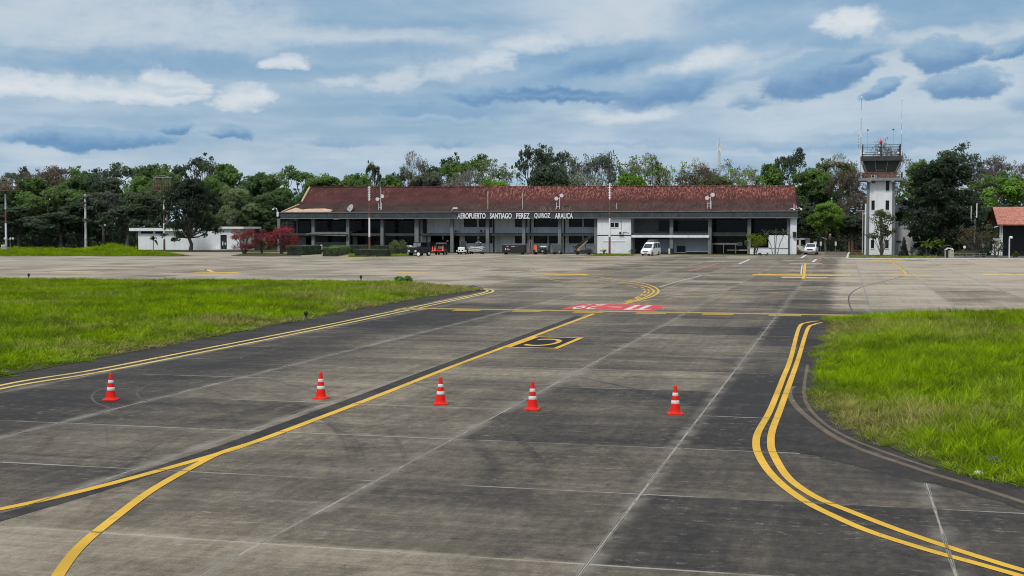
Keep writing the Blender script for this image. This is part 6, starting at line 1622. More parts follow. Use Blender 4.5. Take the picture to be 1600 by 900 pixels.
b_ = MB(); b_.tube([(-1.1, 0, HZ(374, d)), (1.3, 0, HZ(374, d))], .05, 6); b_.tube([(0.2, 0, 0), (0.2, 0, HZ(373, d))], .06, 6); b_.build('bar', M['dull_steel'], t_)
for xx in (-.9, .5, 1.1): MB().tube([(xx, -.3, HZ(372.5, d)), (xx, 0, HZ(373, d))], [.26, .1], 10).build('lamp_head', M['steel'], t_)
t_ = thing('street_lamp', 'small street lamp with one arm above the flat roof of the white building', 'street lamp', AT(369.6, 288)); d = 288
MB().tube([(0, 0, 0), (0, 0, HZ(331, d))], [.1, .06], 8).build('post', M['steel'], t_)
b_ = MB(); b_.tube([(0, 0, HZ(331, d)), (.5, -.1, HZ(329.5, d)), (1.3, -.3, HZ(328, d))], .05, 6); b_.bbox(.7, -.45, HZ(328.4, d), 1.5, -.15, HZ(327.4, d), .03); b_.build('lamp_head', M['steel'], t_)
t_ = thing('street_lamp', 'T shaped lamp post left of the control tower', 'street lamp', AT(1347.4, 243)); d = 243
MB().tube([(0, 0, 0), (0, 0, HZ(329, d))], [.11, .09], 8).build('post', M['concrete_pole'], t_)
b_ = MB(); b_.box(-1.15, -.1, HZ(329.9, d), .35, .1, HZ(328.9, d)); b_.build('lamp_head', M['concrete_pole'], t_)
t_ = thing('utility_pole', 'dark utility pole with two cross arms sticking up behind the red roof', 'utility pole', AT(951, 275)); d = 275
MB().tube([(0, 0, 0), (0, 0, HZ(252, d))], [.2, .14], 8).build('shaft', M['dark_grey'], t_)
for y_, w_ in ((258.5, 1.3), (264, 1.0)): MB().box(-w_, -.1, HZ(y_ + 1, d), w_, .1, HZ(y_ - 1, d)).build('cross_arm', M['dark_grey'], t_)
t_ = thing('telecom_mast', 'thin pale telecom mast far behind the wood', 'mast', AT(1122.7, 420)); d = 420
b_ = MB(); zt = HZ(222, d)
for s in ((-.3, -.2), (.3, -.2), (0, .35)): b_.tube([(s[0] * 2, s[1] * 2, 0), (s[0], s[1], zt)], [.10, .07], 5)
z = 12.0
while z < zt - .6:
    b_.tube([(-.35, -.22, z), (.35, -.22, z + .8)], .04, 4); b_.tube([(.35, -.22, z), (-.35, -.22, z + .8)], .04, 4); z += .8
b_.build('lattice', M['off_white'], t_)
for k, (dx, dz) in enumerate(((-.55, -.6), (.55, -.9), (0, -2.0), (.5, -2.6), (-.5, -2.8))): MB().bbox(dx - .16, -.5, zt + dz - .9, dx + .16, -.25, zt + dz + .6, .03).build('panel_antenna', M['white_paint'], t_)
MB().tube([(0, 0, zt), (0, 0, zt + 1.4)], .03, 5).build('lightning_rod', M['steel'], t_)
t_ = thing('antenna_mast', 'slim antenna mast with two upright white tubes right of the round dark tree', 'antenna', AT(1522.5, 218)); d = 218
MB().tube([(0, 0, 0), (0, 0, HZ(337.5, d))], .08, 8).build('post', M['dull_steel'], t_)
b_ = MB(); b_.tube([(-.62, 0, HZ(345.5, d)), (.2, 0, HZ(345.5, d))], .05, 5); b_.tube([(0, 0, HZ(339.5, d)), (.25, 0, HZ(339.5, d))], .05, 5); b_.build_each('bracket', M['dull_steel'], t_)
MB().tube([(.26, 0, HZ(340.5, d)), (.26, 0, HZ(317.5, d))], .08, 8).build('antenna_tube', M['white_paint'], t_); MB().tube([(-.62, 0, HZ(345.3, d)), (-.62, 0, HZ(322, d))], .07, 8).build('antenna_tube', M['off_white'], t_)
t_ = thing('lamp_post', 'short white post with a hooked lamp before the tiled house', 'lamp post', at_px(1576.8, 402.6)); d = dist(402.6)
MB().tube([(0, 0, 0), (0, 0, HZ(372, d)), (.05, -.1, HZ(370, d)), (.2, -.15, HZ(369.4, d))], .1, 8).build('post', M['white_paint'], t_)
MB().lathe([(.05, .2), (.2, .12), (.24, -.15), (.05, -.22)], (.24, -.15, HZ(371, d)), 10).build('lamp_head', M['white_paint'], t_)
t_ = thing('round_sign', 'round white disc sign on a thin post between timber kiosk and brown tree', 'sign', at_px(1506.8, 401.8)); d = dist(401.8)
MB().tube([(0, 0, 0), (0, 0, HZ(386, d))], .04, 6).build('post', M['dark_grey'], t_); MB().tube([(0, -.08, HZ(386, d)), (0, -.045, HZ(386, d))], .24, 18).build('disc', M['off_white'], t_)
# timber kiosk (bin shelter)
t_ = thing('timber_kiosk', 'small beige kiosk with a curved white roof beside the banana plants', 'kiosk', at_px(1483.2, 402.8)); d = dist(402.8); s_ = d / FPX
x0, x1, xm = (1476.8 - 1483.2) * s_, (1490 - 1483.2) * s_, (1482 - 1483.2) * s_
zr = HZ(387, d); ze = HZ(391, d)
b_ = MB(); b_.box(xm, 0, 0, x1, 1.1, ze); b_.box(x0, 0, 0, x0 + .12, 1.1, ze); b_.box(x0 + .125, .95, 0, xm - .004, 1.1, ze); b_.build('wall', M['olive_box'], t_)
b_ = MB(); prof = [(x0 - .05, ze + .004), (x0 + .12, zr - .22), (xm - .1, zr), (x1 - .2, zr - .06), (x1 + .05, ze + .004), (x1 - .1, ze + .004), (xm, zr - .15), (x0 + .2, zr - .35), (x0 + .1, ze + .004)]
b_.prism(prof, -.1, 1.2); b_.build('roof', M['off_white'], t_)
# low rail fence and kerbs on the right
t_ = thing('rail_fence', 'low grey rail fence between timber kiosk and white wall', 'fence', at_px(1512, 401.6)); d = dist(401.6); s_ = d / FPX
b_ = MB()
for y_ in (395.8, 398.6): b_.box(-21 * s_, -.03, HZ(y_ + .5, d), 27 * s_, .03, HZ(y_, d))
b_.build_each('rail', M['dull_steel'], t_)
for k in range(6): xx = (-21 + 9.6 * k) * s_; MB().box(xx - .05, .034, 0, xx + .05, .12, HZ(395, d)).build('post', M['dull_steel'], t_)
# alley behind the gate: white gatehouse, notices and red posts
t_ = thing('gatehouse', 'small white kiosk with dark openings behind the white pickup', 'gatehouse', AT(1255, 262)); d = 262; s_ = d / FPX
b_ = MB(); z_ = lambda y: max(0, HZ(y, d)); X = lambda x: (x - 1255) * s_
b_.box(X(1245), 0, z_(374.5), X(1265), 2, z_(372)); b_.box(X(1248), .02, z_(391), X(1251), 2, z_(374.5) - .003); b_.box(X(1258.5), .02, 0, X(1264.7), 2, z_(374.5) - .003); b_.box(X(1250.9), .05, 0, X(1258.6), 2, z_(384)); b_.box(X(1245.3), .02, 0, X(1248.1), 2, z_(383)); b_.build('wall', M['off_white'], t_)
b_ = MB(); b_.box(X(1245.4), 1.5, z_(383), X(1258), 1.6, z_(375)); b_.build('window', M['glass'], t_)
b_ = MB(); b_.box(X(1245.2), -.05, 0, X(1248.2), -.002, z_(388)); b_.build('red_panel', M['red_brown'], t_)
for k, (x_, y0, y1, lab) in enumerate(((1273.5, 377.5, 384.5, 'pale notice board just behind the roof of the white pickup'), (1282.3, 377.5, 383.8, 'left one of two narrow white notices in the dark lane'), (1305.6, 377.5, 383.8, 'right one of two narrow white notices in the dark lane'))):
    d = 258; t_ = thing('notice_board', lab, 'notice', AT(x_, d)); w_ = (2.6 if k == 0 else 1.5) / FPX * d
    MB().box(-w_, -.03, HZ(y1, d), w_, .03, HZ(y0, d)).build('panel', M['off_white'], t_); MB().tube([(0, .06, 0), (0, .06, HZ(y0 + .6, d))], .05, 6).build('post', M['dull_steel'], t_)
d = 258; t_ = thing('gate_barrier', 'dark lane gate with red posts left of the control tower', 'gate', AT(1310, d)); s_ = d / FPX; X = lambda x: (x - 1310) * s_
for x_ in (1326, 1330.5): MB().box(X(x_) - .18, -.1, 0, X(x_) + .18, .1, HZ(373.5, d)).build('post', M['red_brown'], t_)
b_ = MB(); b_.box(X(1266), 0, HZ(375.4, d), X(1327), .06, HZ(374.8, d)); b_.box(X(1331.5), 0, HZ(391.6, d), X(1350), .06, HZ(390.6, d)); b_.box(X(1331.5), 0, HZ(380, d), X(1350), .06, HZ(379.4, d)); b_.build_each('rail', M['red_brown'], t_)
b_ = MB(); b_.tube([(X(1284), 0, HZ(370.5, d)), (X(1292), 0, HZ(374, d))], .12, 6); b_.build('barrier_arm', M['off_white'], t_)
t_ = thing('barrel_sign', 'reddish barrel shaped sign hanging high over the dark lane', 'sign', AT(1296.5, d)); MB().lathe([(.2, 0), (.28, .15), (.28, .9), (.12, 1.15)], (0, 0, HZ(375, d)), 12).build('body', M['rust'], t_); MB().tube([(0, .1, 0), (0, .1, HZ(375, d))], .05, 6).build('post', M['dark_grey'], t_); MB().lathe([(.29, .95), (.14, 1.2), (.02, 1.25)], (0, 0, HZ(375, d)), 12).build('cap', M['off_white'], t_)
t_ = thing('bench', 'low dark red bench left of the control tower base', 'bench', AT(1338, 226)); d = 226; s_ = d / FPX
MB().box(-7 * s_, -.2, .42, 7 * s_, .2, .5).build('seat', M['red_brown'], t_)
for x_ in (-5, 4.5): MB().box(x_ * s_ - .08, -.15, 0, x_ * s_ + .08, .15, .417).build('leg', M['dark_grey'], t_)

# kerbs and green strips in front of the buildings
def strip(name, lab, px, z0, z1, m_):
    o = MB().slab([tuple(p.xy) for p in xy(*px)], z0, z1).build(name, M[m_]); tag(o, lab, name.replace('_', ' '), kind='structure'); return o
strip('kerb', 'grey kerb before the control tower', [(1322, 405.4), (1450, 406.0), (1560, 406.2), (1700, 406.6), (1700, 405.6), (1560, 405.2), (1450, 404.9), (1322, 404.4)], .004, .14, 'concrete_pole')
GR1 = xy((1328, 404.6), (1450, 405.2), (1470, 405.2), (1470, 399), (1328, 399)); soil_sheet(GR1, 'soil strip before the control tower')
grow('grass', GR1, 5.0, T_FAR, 4, 'short dry grass strip before the control tower', 51, .4, 1.0, (lambda px, py, dry, size: (dry + .45, size)), .3, 3.0)
GR2 = xy((545, 401.6), (660, 400.5), (642, 397.4), (545, 397.4)); soil_sheet(GR2, 'soil strip before the terminal hedges')
grow('grass', GR2, 5.0, T_FAR, 4, 'green grass strip round the clipped hedges', 52, .5, 1.0, None, .3, 3.0)
GR3 = xy((915, 400.3), (990, 399.6), (990, 397.8), (930, 397.6)); soil_sheet(GR3, 'soil strip before the white block')
grow('grass', GR3, 5.0, T_FAR, 4, 'grass strip at the foot of the white projecting block', 53, .5, 1.0, None, .3, 3.0)
GR4 = xy((300, 400.2), (470, 400.6), (470, 396.5), (395, 394.5), (330, 396.8)); 
strip('path', 'earth bed under the red flowering bushes', [(360, 400.0), (470, 400.6), (470, 396.5), (385, 395.2)], .002, .03, 'ground')

# ------------------------------------------------------------------ vehicles
def wheel(b_, x, y, r, w, mi=0): b_.tube([(x - w / 2, y, r), (x + w / 2, y, r)], r, 16)
def car(name, label, cat, loc, rz, sec, glass_z, front_glass, side_glass, wheels, r, body_m, group=None, extra=None):
    """sec: (y, z_bottom, z_belt, z_top, w_bottom, w_belt, w_top) from nose (-y) to tail"""
    t_ = thing(name, label, cat, loc, rz, group)
    rings = []
    for (y, zb, zm, zt, wb, wm, wt) in sec:
        rings.append([(-wb, y, zb), (wb, y, zb), (wm, y, (zb + zm) / 2), (wm, y, zm), (wt, y, zt - .05), (wt - .1, y, zt), (-wt + .1, y, zt), (-wt, y, zt - .05), (-wm, y, zm), (-wm, y, (zb + zm) / 2)])
    MB().loft(rings).build('body', M[body_m], t_)
    i, j = front_glass
    def on(k, f):       # points across the front glass
        y, zb, zm, zt, wb, wm, wt = sec[k]; return y, zt, wt
    y0, z0, w0 = on(i, 0); y1, z1, w1 = on(j, 0)
    n = Vector((0, -(z1 - z0), (y1 - y0))).normalized(); n = Vector((0, -abs(n.y), abs(n.z)))
    A_ = Vector((0, y0, z0)); B_ = Vector((0, y1, z1)); e = n * .015
    p0 = A_.lerp(B_, .10) + e; p1 = A_.lerp(B_, .90) + e
    MB().poly([(-w0 + .14, p0.y, p0.z), (w0 - .14, p0.y, p0.z), (w1 - .08, p1.y, p1.z), (-w1 + .08, p1.y, p1.z)]).build('windscreen', M['car_glass'], t_)
    for (k0, k1) in side_glass:
        for s in (-1, 1):
            a, c = sec[k0], sec[k1]
            def q(S, f): return Vector((s * (S[5] + (S[6] - S[5]) * f + .012), S[0], S[2] + (S[3] - .05 - S[2]) * f))
            pts = [q(a, .12).lerp(q(c, .12), .08), q(a, .12).lerp(q(c, .12), .92), q(a, .86).lerp(q(c, .86), .92), q(a, .86).lerp(q(c, .86), .08)]
            MB().poly(pts if s > 0 else pts[::-1]).build('side_window', M['car_glass'], t_)
    for yy in wheels:
        for s in (-1, 1):
            wm = sec[1][5]; b_ = MB(); wheel(b_, s * (wm - .06), yy, r, .22); o = b_.build('wheel', M['rubber'], t_)
            b_ = MB(); b_.tube([(s * (wm + .055), yy, r), (s * (wm + .07), yy, r)], r * .58, 12); b_.build('hub', M['steel'], o)
    return t_
# minibus
SVAN = [(-2.55, .34, .62, .86, .72, .80, .70), (-2.42, .26, .72, 1.02, .86, .92, .84), (-1.75, .26, .98, 1.18, .92, .96, .88), (-.75, .26, 1.18, 2.08, .93, .97, .76), (-.2, .26, 1.2, 2.28, .93, .97, .76), (1.0, .26, 1.2, 2.33, .93, .97, .76), (2.4, .26, 1.2, 2.28, .93, .97, .76), (2.58, .36, 1.1, 2.1, .88, .93, .70)]
pv_ = G(1016.5, 399.2)
van = car('minibus', 'white minibus with a loaded roof rack parked nose out before the right hall', 'minibus', pv_, -.20, SVAN, 0, (2, 3), [(3, 4), (4, 5), (5, 6)], (-1.6, 1.55), .36, 'white_paint')
van.scale = (.99, .99, .99)
for s in (-1, 1):
    MB().bbox(s * .52 - .2, -2.52, .70, s * .52 + .2, -2.38, .92, .04).build('headlight', M['lamp_glass'], van)
    MB().bbox(s * 1.12 - .1, -1.5, 1.22, s * 1.12 + .1, -1.34, 1.48, .03).build('mirror', M['black'], van)
MB().box(-.42, -2.565, .66, .42, -2.5, .78).build('grille', M['black'], van); MB().box(-.24, -2.60, .42, .24, -2.555, .54).build('number_plate', M['mid_grey'], van)
MB().bbox(-.8, -2.5, .20, .8, -2.3, .345, .03).build('bumper', M['black'], van)
b_ = MB()
for yy in (-.1, .9, 1.9): b_.box(-.66, yy - .04, 2.36, .66, yy + .04, 2.44)
for s in (-1, 1): b_.box(s * .66 - .04, -.2, 2.30, s * .66 + .04, 2.2, 2.37)
b_.build('roof_rack', M['dull_steel'], van)
MB().bbox(-.58, 0, 2.45, .58, 1.8, 2.68, .06).build('roof_load', M['mid_grey'], van)
# pickup
SPK = [(-2.6, .42, .70, .92, .74, .82, .74), (-2.45, .34, .82, 1.05, .86, .90, .84), (-1.35, .34, 1.0, 1.16, .88, .92, .86), (-.55, .34, 1.08, 1.72, .88, .92, .70), (.3, .34, 1.08, 1.78, .88, .92, .70), (.95, .34, 1.08, 1.70, .88, .92, .70), (1.1, .34, 1.05, 1.12, .88, .92, .88), (2.5, .38, 1.05, 1.12, .88, .92, .88)]
pk = car('pickup_truck', 'white double cab pickup coming out of the lane beside the terminal', 'pickup', G(1267.6, 397.6), -.06, SPK, 0, (2, 3), [(3, 4), (4, 5)], (-1.65, 1.5), .38, 'white_paint')
pk.scale = (1.1, 1.1, 1.1)
for s in (-1, 1):
    MB().bbox(s * .62 - .17, -2.58, .80, s * .62 + .17, -2.40, .98, .04).build('headlight', M['lamp_glass'], pk)
    MB().bbox(s * 1.06 - .1, -1.0, 1.12, s * 1.06 + .1, -.85, 1.34, .03).build('mirror', M['black'], pk)
MB().box(-.42, -2.63, .72, .42, -2.55, .92).build('grille', M['black'], pk); MB().bbox(-.86, -2.72, .40, .86, -2.45, .62, .05).build('bumper', M['dull_steel'], pk); MB().box(-.22, -2.75, .48, .22, -2.724, .60).build('number_plate', M['off_white'], pk)
# dark open jeep
SJP = [(-1.9, .5, .95, 1.42, .86, .92, .88), (-1.8, .45, 1.1, 1.52, .90, .94, .90), (-.8, .45, 1.2, 1.56, .92, .95, .92), (-.7, .45, 1.2, 1.56, .92, .95, .92), (1.7, .45, 1.2, 1.50, .92, .95, .92)]
jp = thing('jeep', 'black boxy jeep with an upright windscreen and pale lamps, parked left of the tugs', 'jeep', G(656.5, 400.0), -.42)
rings = [[(-wb, y, zb), (wb, y, zb), (wm, y, zm), (wt, y, zt), (-wt, y, zt), (-wm, y, zm)] for (y, zb, zm, zt, wb, wm, wt) in SJP]
MB().loft(rings).build('body', M['black'], jp)
b_ = MB(); b_.box(-.88, -.78, 1.565, -.80, -.70, 2.3); b_.box(.80, -.78, 1.565, .88, -.70, 2.3); b_.box(-.795, -.78, 2.2, .795, -.70, 2.3); b_.box(-.05, -.775, 1.57, .05, -.705, 2.197); b_.build('windscreen_frame', M['black'], jp)
MB().box(-.79, -.75, 1.64, .79, -.73, 2.18).build('windscreen', glass('pale_glass', (.22, .24, .25), .15), jp)
b_ = MB(); b_.box(-.88, -.66, 2.22, .88, 1.6, 2.3); [b_.box(s * .8 - .04, 1.5, 1.5, s * .8 + .04, 1.58, 2.217) for s in (-1, 1)]; b_.box(-.86, .9, 1.53, .86, 1.45, 2.217); b_.build_each('canvas_top', M['black'], jp)
for s in (-1, 1):
    MB().tube([(s * .72, -1.98, .82), (s * .72, -1.9, .82)], [.2, .2], 14).build('headlight', M['lamp_glass'], jp)
    for yy in (-1.35, 1.15):
        b_ = MB(); wheel(b_, s * .82, yy, .42, .26); o = b_.build('wheel', M['rubber'], jp); b_ = MB(); b_.tube([(s * .955, yy, .42), (s * .97, yy, .42)], .22, 12); b_.build('hub', M['white_paint'], o)
MB().bbox(-.85, -2.12, .52, .85, -1.96, .68, .03).build('bumper', M['black'], jp)
MB().box(-.9, -1.92, 1.50, .60, -1.3, 1.575).build('bonnet_strip', M['off_white'], jp)
t_ = thing('spare_wheel', 'small white rimmed wheel leaning on the front of the black jeep', 'wheel', G(654, 401.0)); b_ = MB(); b_.tube([(0, -.12, .42), (0, .12, .42)], .42, 16); b_.build('tyre', M['rubber'], t_); b_ = MB(); b_.tube([(0, -.14, .42), (0, -.124, .42)], .27, 14); b_.build('rim', M['white_paint'], t_)
t_ = thing('white_cabinet', 'white slatted cabinet standing at the left side of the black jeep', 'cabinet', G(640, 397.6)); d = dist(397.6); h = HZ(383.6, d); s_ = d / FPX
MB().bbox(-3.4 * s_, -.3, 0.1, 3.4 * s_, .3, h, .03).build('case', M['white_paint'], t_); b_ = MB(); [b_.box(-2.8 * s_, -.33, .3 + k * .18, 2.8 * s_, -.303, .36 + k * .18) for k in range(int((h - .5) / .18))]; b_.build('louvres', M['steel'], t_); b_ = MB(); b_.box(-3.3 * s_, -.2, 0, 3.3 * s_, .2, .096); b_.build('plinth', M['dark_grey'], t_)

# airport ground equipment under the terminal eaves
def box_wheels(t_, xs, ys, r, w=.2, x_hub=None):
    for x in xs:
        for y in ys:
            b_ = MB(); wheel(b_, x, y, r, w); o = b_.build('wheel', M['rubber'], t_); s = 1 if x > 0 else -1
            b_ = MB(); b_.tube([(x + s * (w / 2 + .002), y, r), (x + s * (w / 2 + .016), y, r)], r * .5, 10); b_.build('hub', M['dull_steel'], o)
t_ = tug = thing('baggage_tug', 'dark tug with a blue grey canopy and orange cones hung on its front', 'tug', G(689.5, 398.0)); 
MB().loft([[(-.75, -1.2, .3), (.75, -1.2, .3), (.75, -1.2, 1.0), (-.75, -1.2, 1.0)], [(-.78, -.2, .3), (.78, -.2, .3), (.78, -.2, 1.08), (-.78, -.2, 1.08)], [(-.78, 1.3, .3), (.78, 1.3, .3), (.78, 1.3, .85), (-.78, 1.3, .85)]]).build('body', M['black'], t_)
MB().bbox(-.72, -1.0, 1.95, .72, 1.1, 2.06, .05).build('canopy', M['blue_white'] if False else plain('canopy_grey', (.18, .23, .28), .5), t_)
for sx_ in (-.62, .62):
    for sy in (-.9, 1.0): MB().box(sx_ - .04, sy - .04, .86, sx_ + .04, sy + .04, 1.947).build('canopy_post', M['dark_grey'], t_)
MB().box(-.6, -1.28, .62, .6, -1.205, .86).build('bumper', M['red'], t_); MB().bbox(-.55, .1, .86, .55, .6, 1.3, .06).build('seat', M['dark_grey'], t_); MB().tube([(0, -.25, 1.1), (0, -.05, 1.35)], [.05, .2], 8).build('steering_wheel', M['black'], t_)
b_ = MB(); b_.box(-.5, -.35, 1.085, .5, -.25, 1.5); b_.build('dashboard', M['olive_box'], t_)
box_wheels(t_, (-.7, .7), (-.75, .85), .33)
# traffic cone, one maker for both kinds
def cone_tree(loc, label, group, scale=1.0, tilt=0.0, bands=True, rz=0.0):
    CONE_M = M['cone_red'] if bands else M['orange']
    t_ = thing('traffic_cone', label, 'traffic cone', loc, rz, group); t_.scale = (scale,) * 3; t_.rotation_euler = (tilt, 0, rz)
    h = .2
    oc = [(-h + .05, -h), (h - .05, -h), (h, -h + .05), (h, h - .05), (h - .05, h), (-h + .05, h), (-h, h - .05), (-h, -h + .05)]
    b_ = MB(); b_.loft([[(x, y, 0) for x, y in oc], [(x, y, .028) for x, y in oc], [(x * .95, y * .95, .042) for x, y in oc]]); b_.build('base', CONE_M, t_)
    prof = [(.160, .0425), (.145, .06), (.134, .10), (.121, .20), (.096, .36), (.068, .54), (.044, .695), (.039, .735), (.026, .745)]
    MB().lathe(prof, n=28).build('body', CONE_M, t_)
    rad = lambda z: float(np.interp(z, [p[1] for p in prof], [p[0] for p in prof]))
    if bands:
        for z0, z1 in ((.275, .365), (.475, .56)):
            MB().lathe([(rad(z0) + .001, z0), (rad(z0) + .004, z0 + .004), (rad(z1) + .004, z1 - .004), (rad(z1) + .001, z1)], n=28, cap=False).build('reflective_band', M['band_white'], t_)
    return t_
M['cone_red'] = plain('cone_plastic', (.78, .012, .004), .6, var=.08, scale=9.0, spec=.2)
def scuff_cone(m_):
    T = NT(m_.node_tree); b = T.n['Principled BSDF']; src = b.inputs['Base Color'].links[0].from_socket
    oi = T.new('ShaderNodeObjectInfo').outputs['Random']; tc = T.new('ShaderNodeTexCoord').outputs['Object']; x, y, z = T.sep(tc)
    n = T.noise(T.xyz(T.m('ADD', x, T.m('MULTIPLY', oi, 9.0)), y, T.m('MULTIPLY', z, .6)), 14.0, 4.0, .65)
    low = T.ss(z, .16, .0)
    c = T.mix(T.m('MULTIPLY', T.ss(T.m('ADD', n, T.m('MULTIPLY', low, .10)), .56, .68), .55), src, (.16, .06, .05))
    c = T.mix(T.m('MULTIPLY', oi, .3), c, (.62, .05, .02)); T.put(b.inputs['Base Color'], c)
scuff_cone(M['cone_red'])
M['band_white'] = plain('band_white', (.72, .70, .71), .5, var=.05, scale=12)
gt = 'orange cones carried on the dark tug'
pt = G(689.5, 398.0)
for x_, zz, lab in ((-1.15, .62, 'leftmost orange cone on the dark tug with the canopy'), (-.72, .72, 'middle orange cone on the dark tug with the canopy'), (.70, .72, 'rightmost orange cone on the dark tug with the canopy')):
    cone_tree((pt.x + x_, pt.y - 1.32, zz), lab, gt, 1.15, 0.0, False)
b_ = MB((pt.x, pt.y, 0))
b_.box(pt.x - 1.5, pt.y - 1.62, .55, pt.x - .45, pt.y - 1.285, .615); b_.box(pt.x + .4, pt.y - 1.62, .65, pt.x + 1.05, pt.y - 1.285, .715); b_.box(pt.x - .95, pt.y - 1.58, .655, pt.x - .46, pt.y - 1.285, .715)
b_.build_each('front_tray', M['dark_grey'], tug)
# small white tractor
t_ = thing('tow_tractor', 'small dark tow tractor with a pale front shield, left of the tarpaulin cart', 'tractor', G(723.8, 397.2)); 
MB().bbox(-.62, -1.3, .38, .62, -.9, 1.28, .08).build('front_shield', M['grey_wall'], t_); MB().bbox(-.7, -.9, .3, .7, 1.3, 1.0, .08).build('body', M['black'], t_)
b_ = MB(); b_.box(-.45, -.2, 1.0, .45, .1, 1.75); b_.box(-.5, .2, 1.004, .5, .35, 2.3); b_.build('cab_frame', M['dark_grey'], t_)
for s in (-1, 1): MB().tube([(s * .82, -1.25, .62), (s * .82, -1.1, .62)], .14, 10).build('headlight', M['lamp_glass'], t_)
MB().box(-.45, -1.32, .6, -.2, -1.302, .8).build('vent', M['black'], t_); MB().box(.1, -1.32, .6, .4, -1.302, .8).build('vent', M['black'], t_)
box_wheels(t_, (-.68, .68), (-.7, .9), .36)
# cart under a striped tarpaulin
def tarp_material():
    m_, T, b = mat('tarpaulin'); pos = T.new('ShaderNodeTexCoord').outputs['Object']; x, y, z = T.sep(pos)
    w = T.m('SUBTRACT', z, T.m('MULTIPLY', T.m('MULTIPLY', x, x), .13)); s = T.m('SINE', T.m('MULTIPLY', w, 20.0))
    c = T.mix(T.ss(s, .25, .5), (.46, .47, .48), (.045, .05, .055)); T.put(b.inputs['Base Color'], c); b.inputs['Roughness'].default_value = .5; return m_
t_ = thing('covered_cart', 'pale cart under a sagging grey and black striped tarpaulin', 'cart', G(745, 397.0))
b_ = MB(); rings = []
for y, k in ((-.9, .86), (-.75, 1.0), (.8, 1.0), (.95, .86)):
    rings.append([(-1.2 * k, y, .42), (1.2 * k, y, .42), (1.42 * k, y, .85), (1.42 * k, y, 1.2 * k), (.8 * k, y, 1.36 * k), (0, y, 1.40 * k), (-.8 * k, y, 1.36 * k), (-1.42 * k, y, 1.2 * k), (-1.42 * k, y, .85)])
b_.loft(rings).build('tarpaulin', tarp_material(), t_); MB().box(-1.2, -.7, .28, 1.2, .8, .415).build('chassis', M['black'], t_); box_wheels(t_, (-1.0, 1.0), (-.6, .65), .26)
MB().tube([(-1.35, -.85, .3), (-1.1, -.95, .75)], .14, 8).build('hose', M['grey_wall'], t_)
t_ = thing('pump_unit', 'small dark pump standing behind the tarpaulin cart under the wall lamp', 'pump', G(748, 395.4)); MB().lathe([(.5, 0), (.5, 1.5), (.25, 1.8), (.12, 1.9), (.12, 2.6), (.2, 2.65), (.2, 2.9), (.05, 3.0)], n=12).build('tank', M['dark_grey'], t_); MB().tube([(-.6, 0, 1.8), (0, 0, 2.1), (.5, -.1, 1.9)], .1, 6).build('pipe', M['steel'], t_)
# long dark baggage wagon
t_ = thing('baggage_wagon', 'long black covered baggage wagon before the central wall', 'baggage wagon', G(803.5, 397.6))
MB().bbox(-2.05, -.8, .42, 2.05, .8, 1.72, .06).build('body', M['black'], t_); MB().box(-2.0, -.7, .3, 2.0, .7, .415).build('chassis', M['dark_grey'], t_); MB().box(-2.0, -.75, 1.724, 2.0, .75, 1.78).build('cover', M['mid_grey'], t_)
for x0_, x1_, z0_, z1_, mm in ((-1.25, -.8, 1.42, 1.52, 'blue_white'), (-.35, .25, 1.40, 1.50, 'off_white'), (.28, 1.0, 1.36, 1.42, 'pink'), (-.85, -.6, .82, .94, 'blue_white')):
    MB().box(x0_, -.815, z0_, x1_, -.803, z1_).build('sticker', M['red_brown'] if mm == 'pink' else M[mm], t_)
MB().bbox(-1.05, -.9, .72, -.85, -.803, 1.15, .02).build('red_lamp', M['orange'], t_); MB().bbox(-1.42, -.9, .8, -1.25, -.803, 1.1, .02).build('pale_lamp', M['white_paint'], t_)
MB().tube([(-2.05, 0, .45), (-2.9, 0, .3), (-3.1, 0, .45)], .06, 6).build('tow_bar', M['dark_grey'], t_); box_wheels(t_, (-1.5, 1.5), (-.6, .6), .3)
t_ = thing('standing_ladder', 'reddish wooden step frame leaning on the grey wall beside the black wagon', 'ladder', G(827.2, 395.8)); b_ = MB()
for s in (-.22, .22): b_.tube([(s, 0, 0), (s * .8 + .1, 1.0, 2.5)], .06, 5)
for k in range(7): z = .3 + k * .33; b_.tube([(-.22, z * .4, z), (.24, z * .4, z)], .045, 5)
b_.build('frame', plain('ladder_wood', (.30, .13, .10), .8), t_)
# tug with an orange jacket
t_ = tj = thing('tow_tug', 'low dark tow tug with an orange garment over its seat', 'tug', G(844, 397.5))
MB().bbox(-1.15, -.7, .32, 1.15, .7, .85, .1).build('body', M['black'], t_); MB().bbox(-.1, -.6, .85, 1.05, .6, 1.25, .1).build('bonnet', M['dark_grey'], t_); MB().bbox(-1.0, -.5, .854, -.45, .5, 1.45, .06).build('seat', M['black'], t_)
MB().tube([(-.25, 0, 1.0), (-.4, 0, 1.5)], [.05, .05], 6).build('steering_column', M['dark_grey'], t_); MB().bbox(0.15, -.55, 1.254, 1.2, -.2, 1.5, .05).build('load', M['grey_wall'], t_)
for s in (-.5, .6): MB().bbox(s - .16, -.74, .5, s + .16, -.702, .66, .01).build('headlight', M['lamp_glass'], t_)
box_wheels(t_, (-.85, .85), (-.55, .55), .36)
pj = G(844, 397.5)
t_ = thing('work_jacket', 'orange work jacket draped over the seat of the low dark tug', 'jacket', (pj.x - .72, pj.y - .56, .95)); b_ = MB()
b_.loft([[(-.30 * k + dx, -.12, z), (.0 + dx, -.2, z), (.30 * k + dx, -.12, z), (.30 * k + dx, .1, z), (-.30 * k + dx, .1, z)] for z, k, dx in ((-.25, .7, .12), (.0, 1.0, .04), (.3, 1.05, 0), (.55, .75, 0), (.64, .3, 0))]); b_.build('cloth', M['orange'], t_); MB().box(-.2, -.215, .1, .2, -.195, .2).build('stripe', M['belt_yellow'], t_)
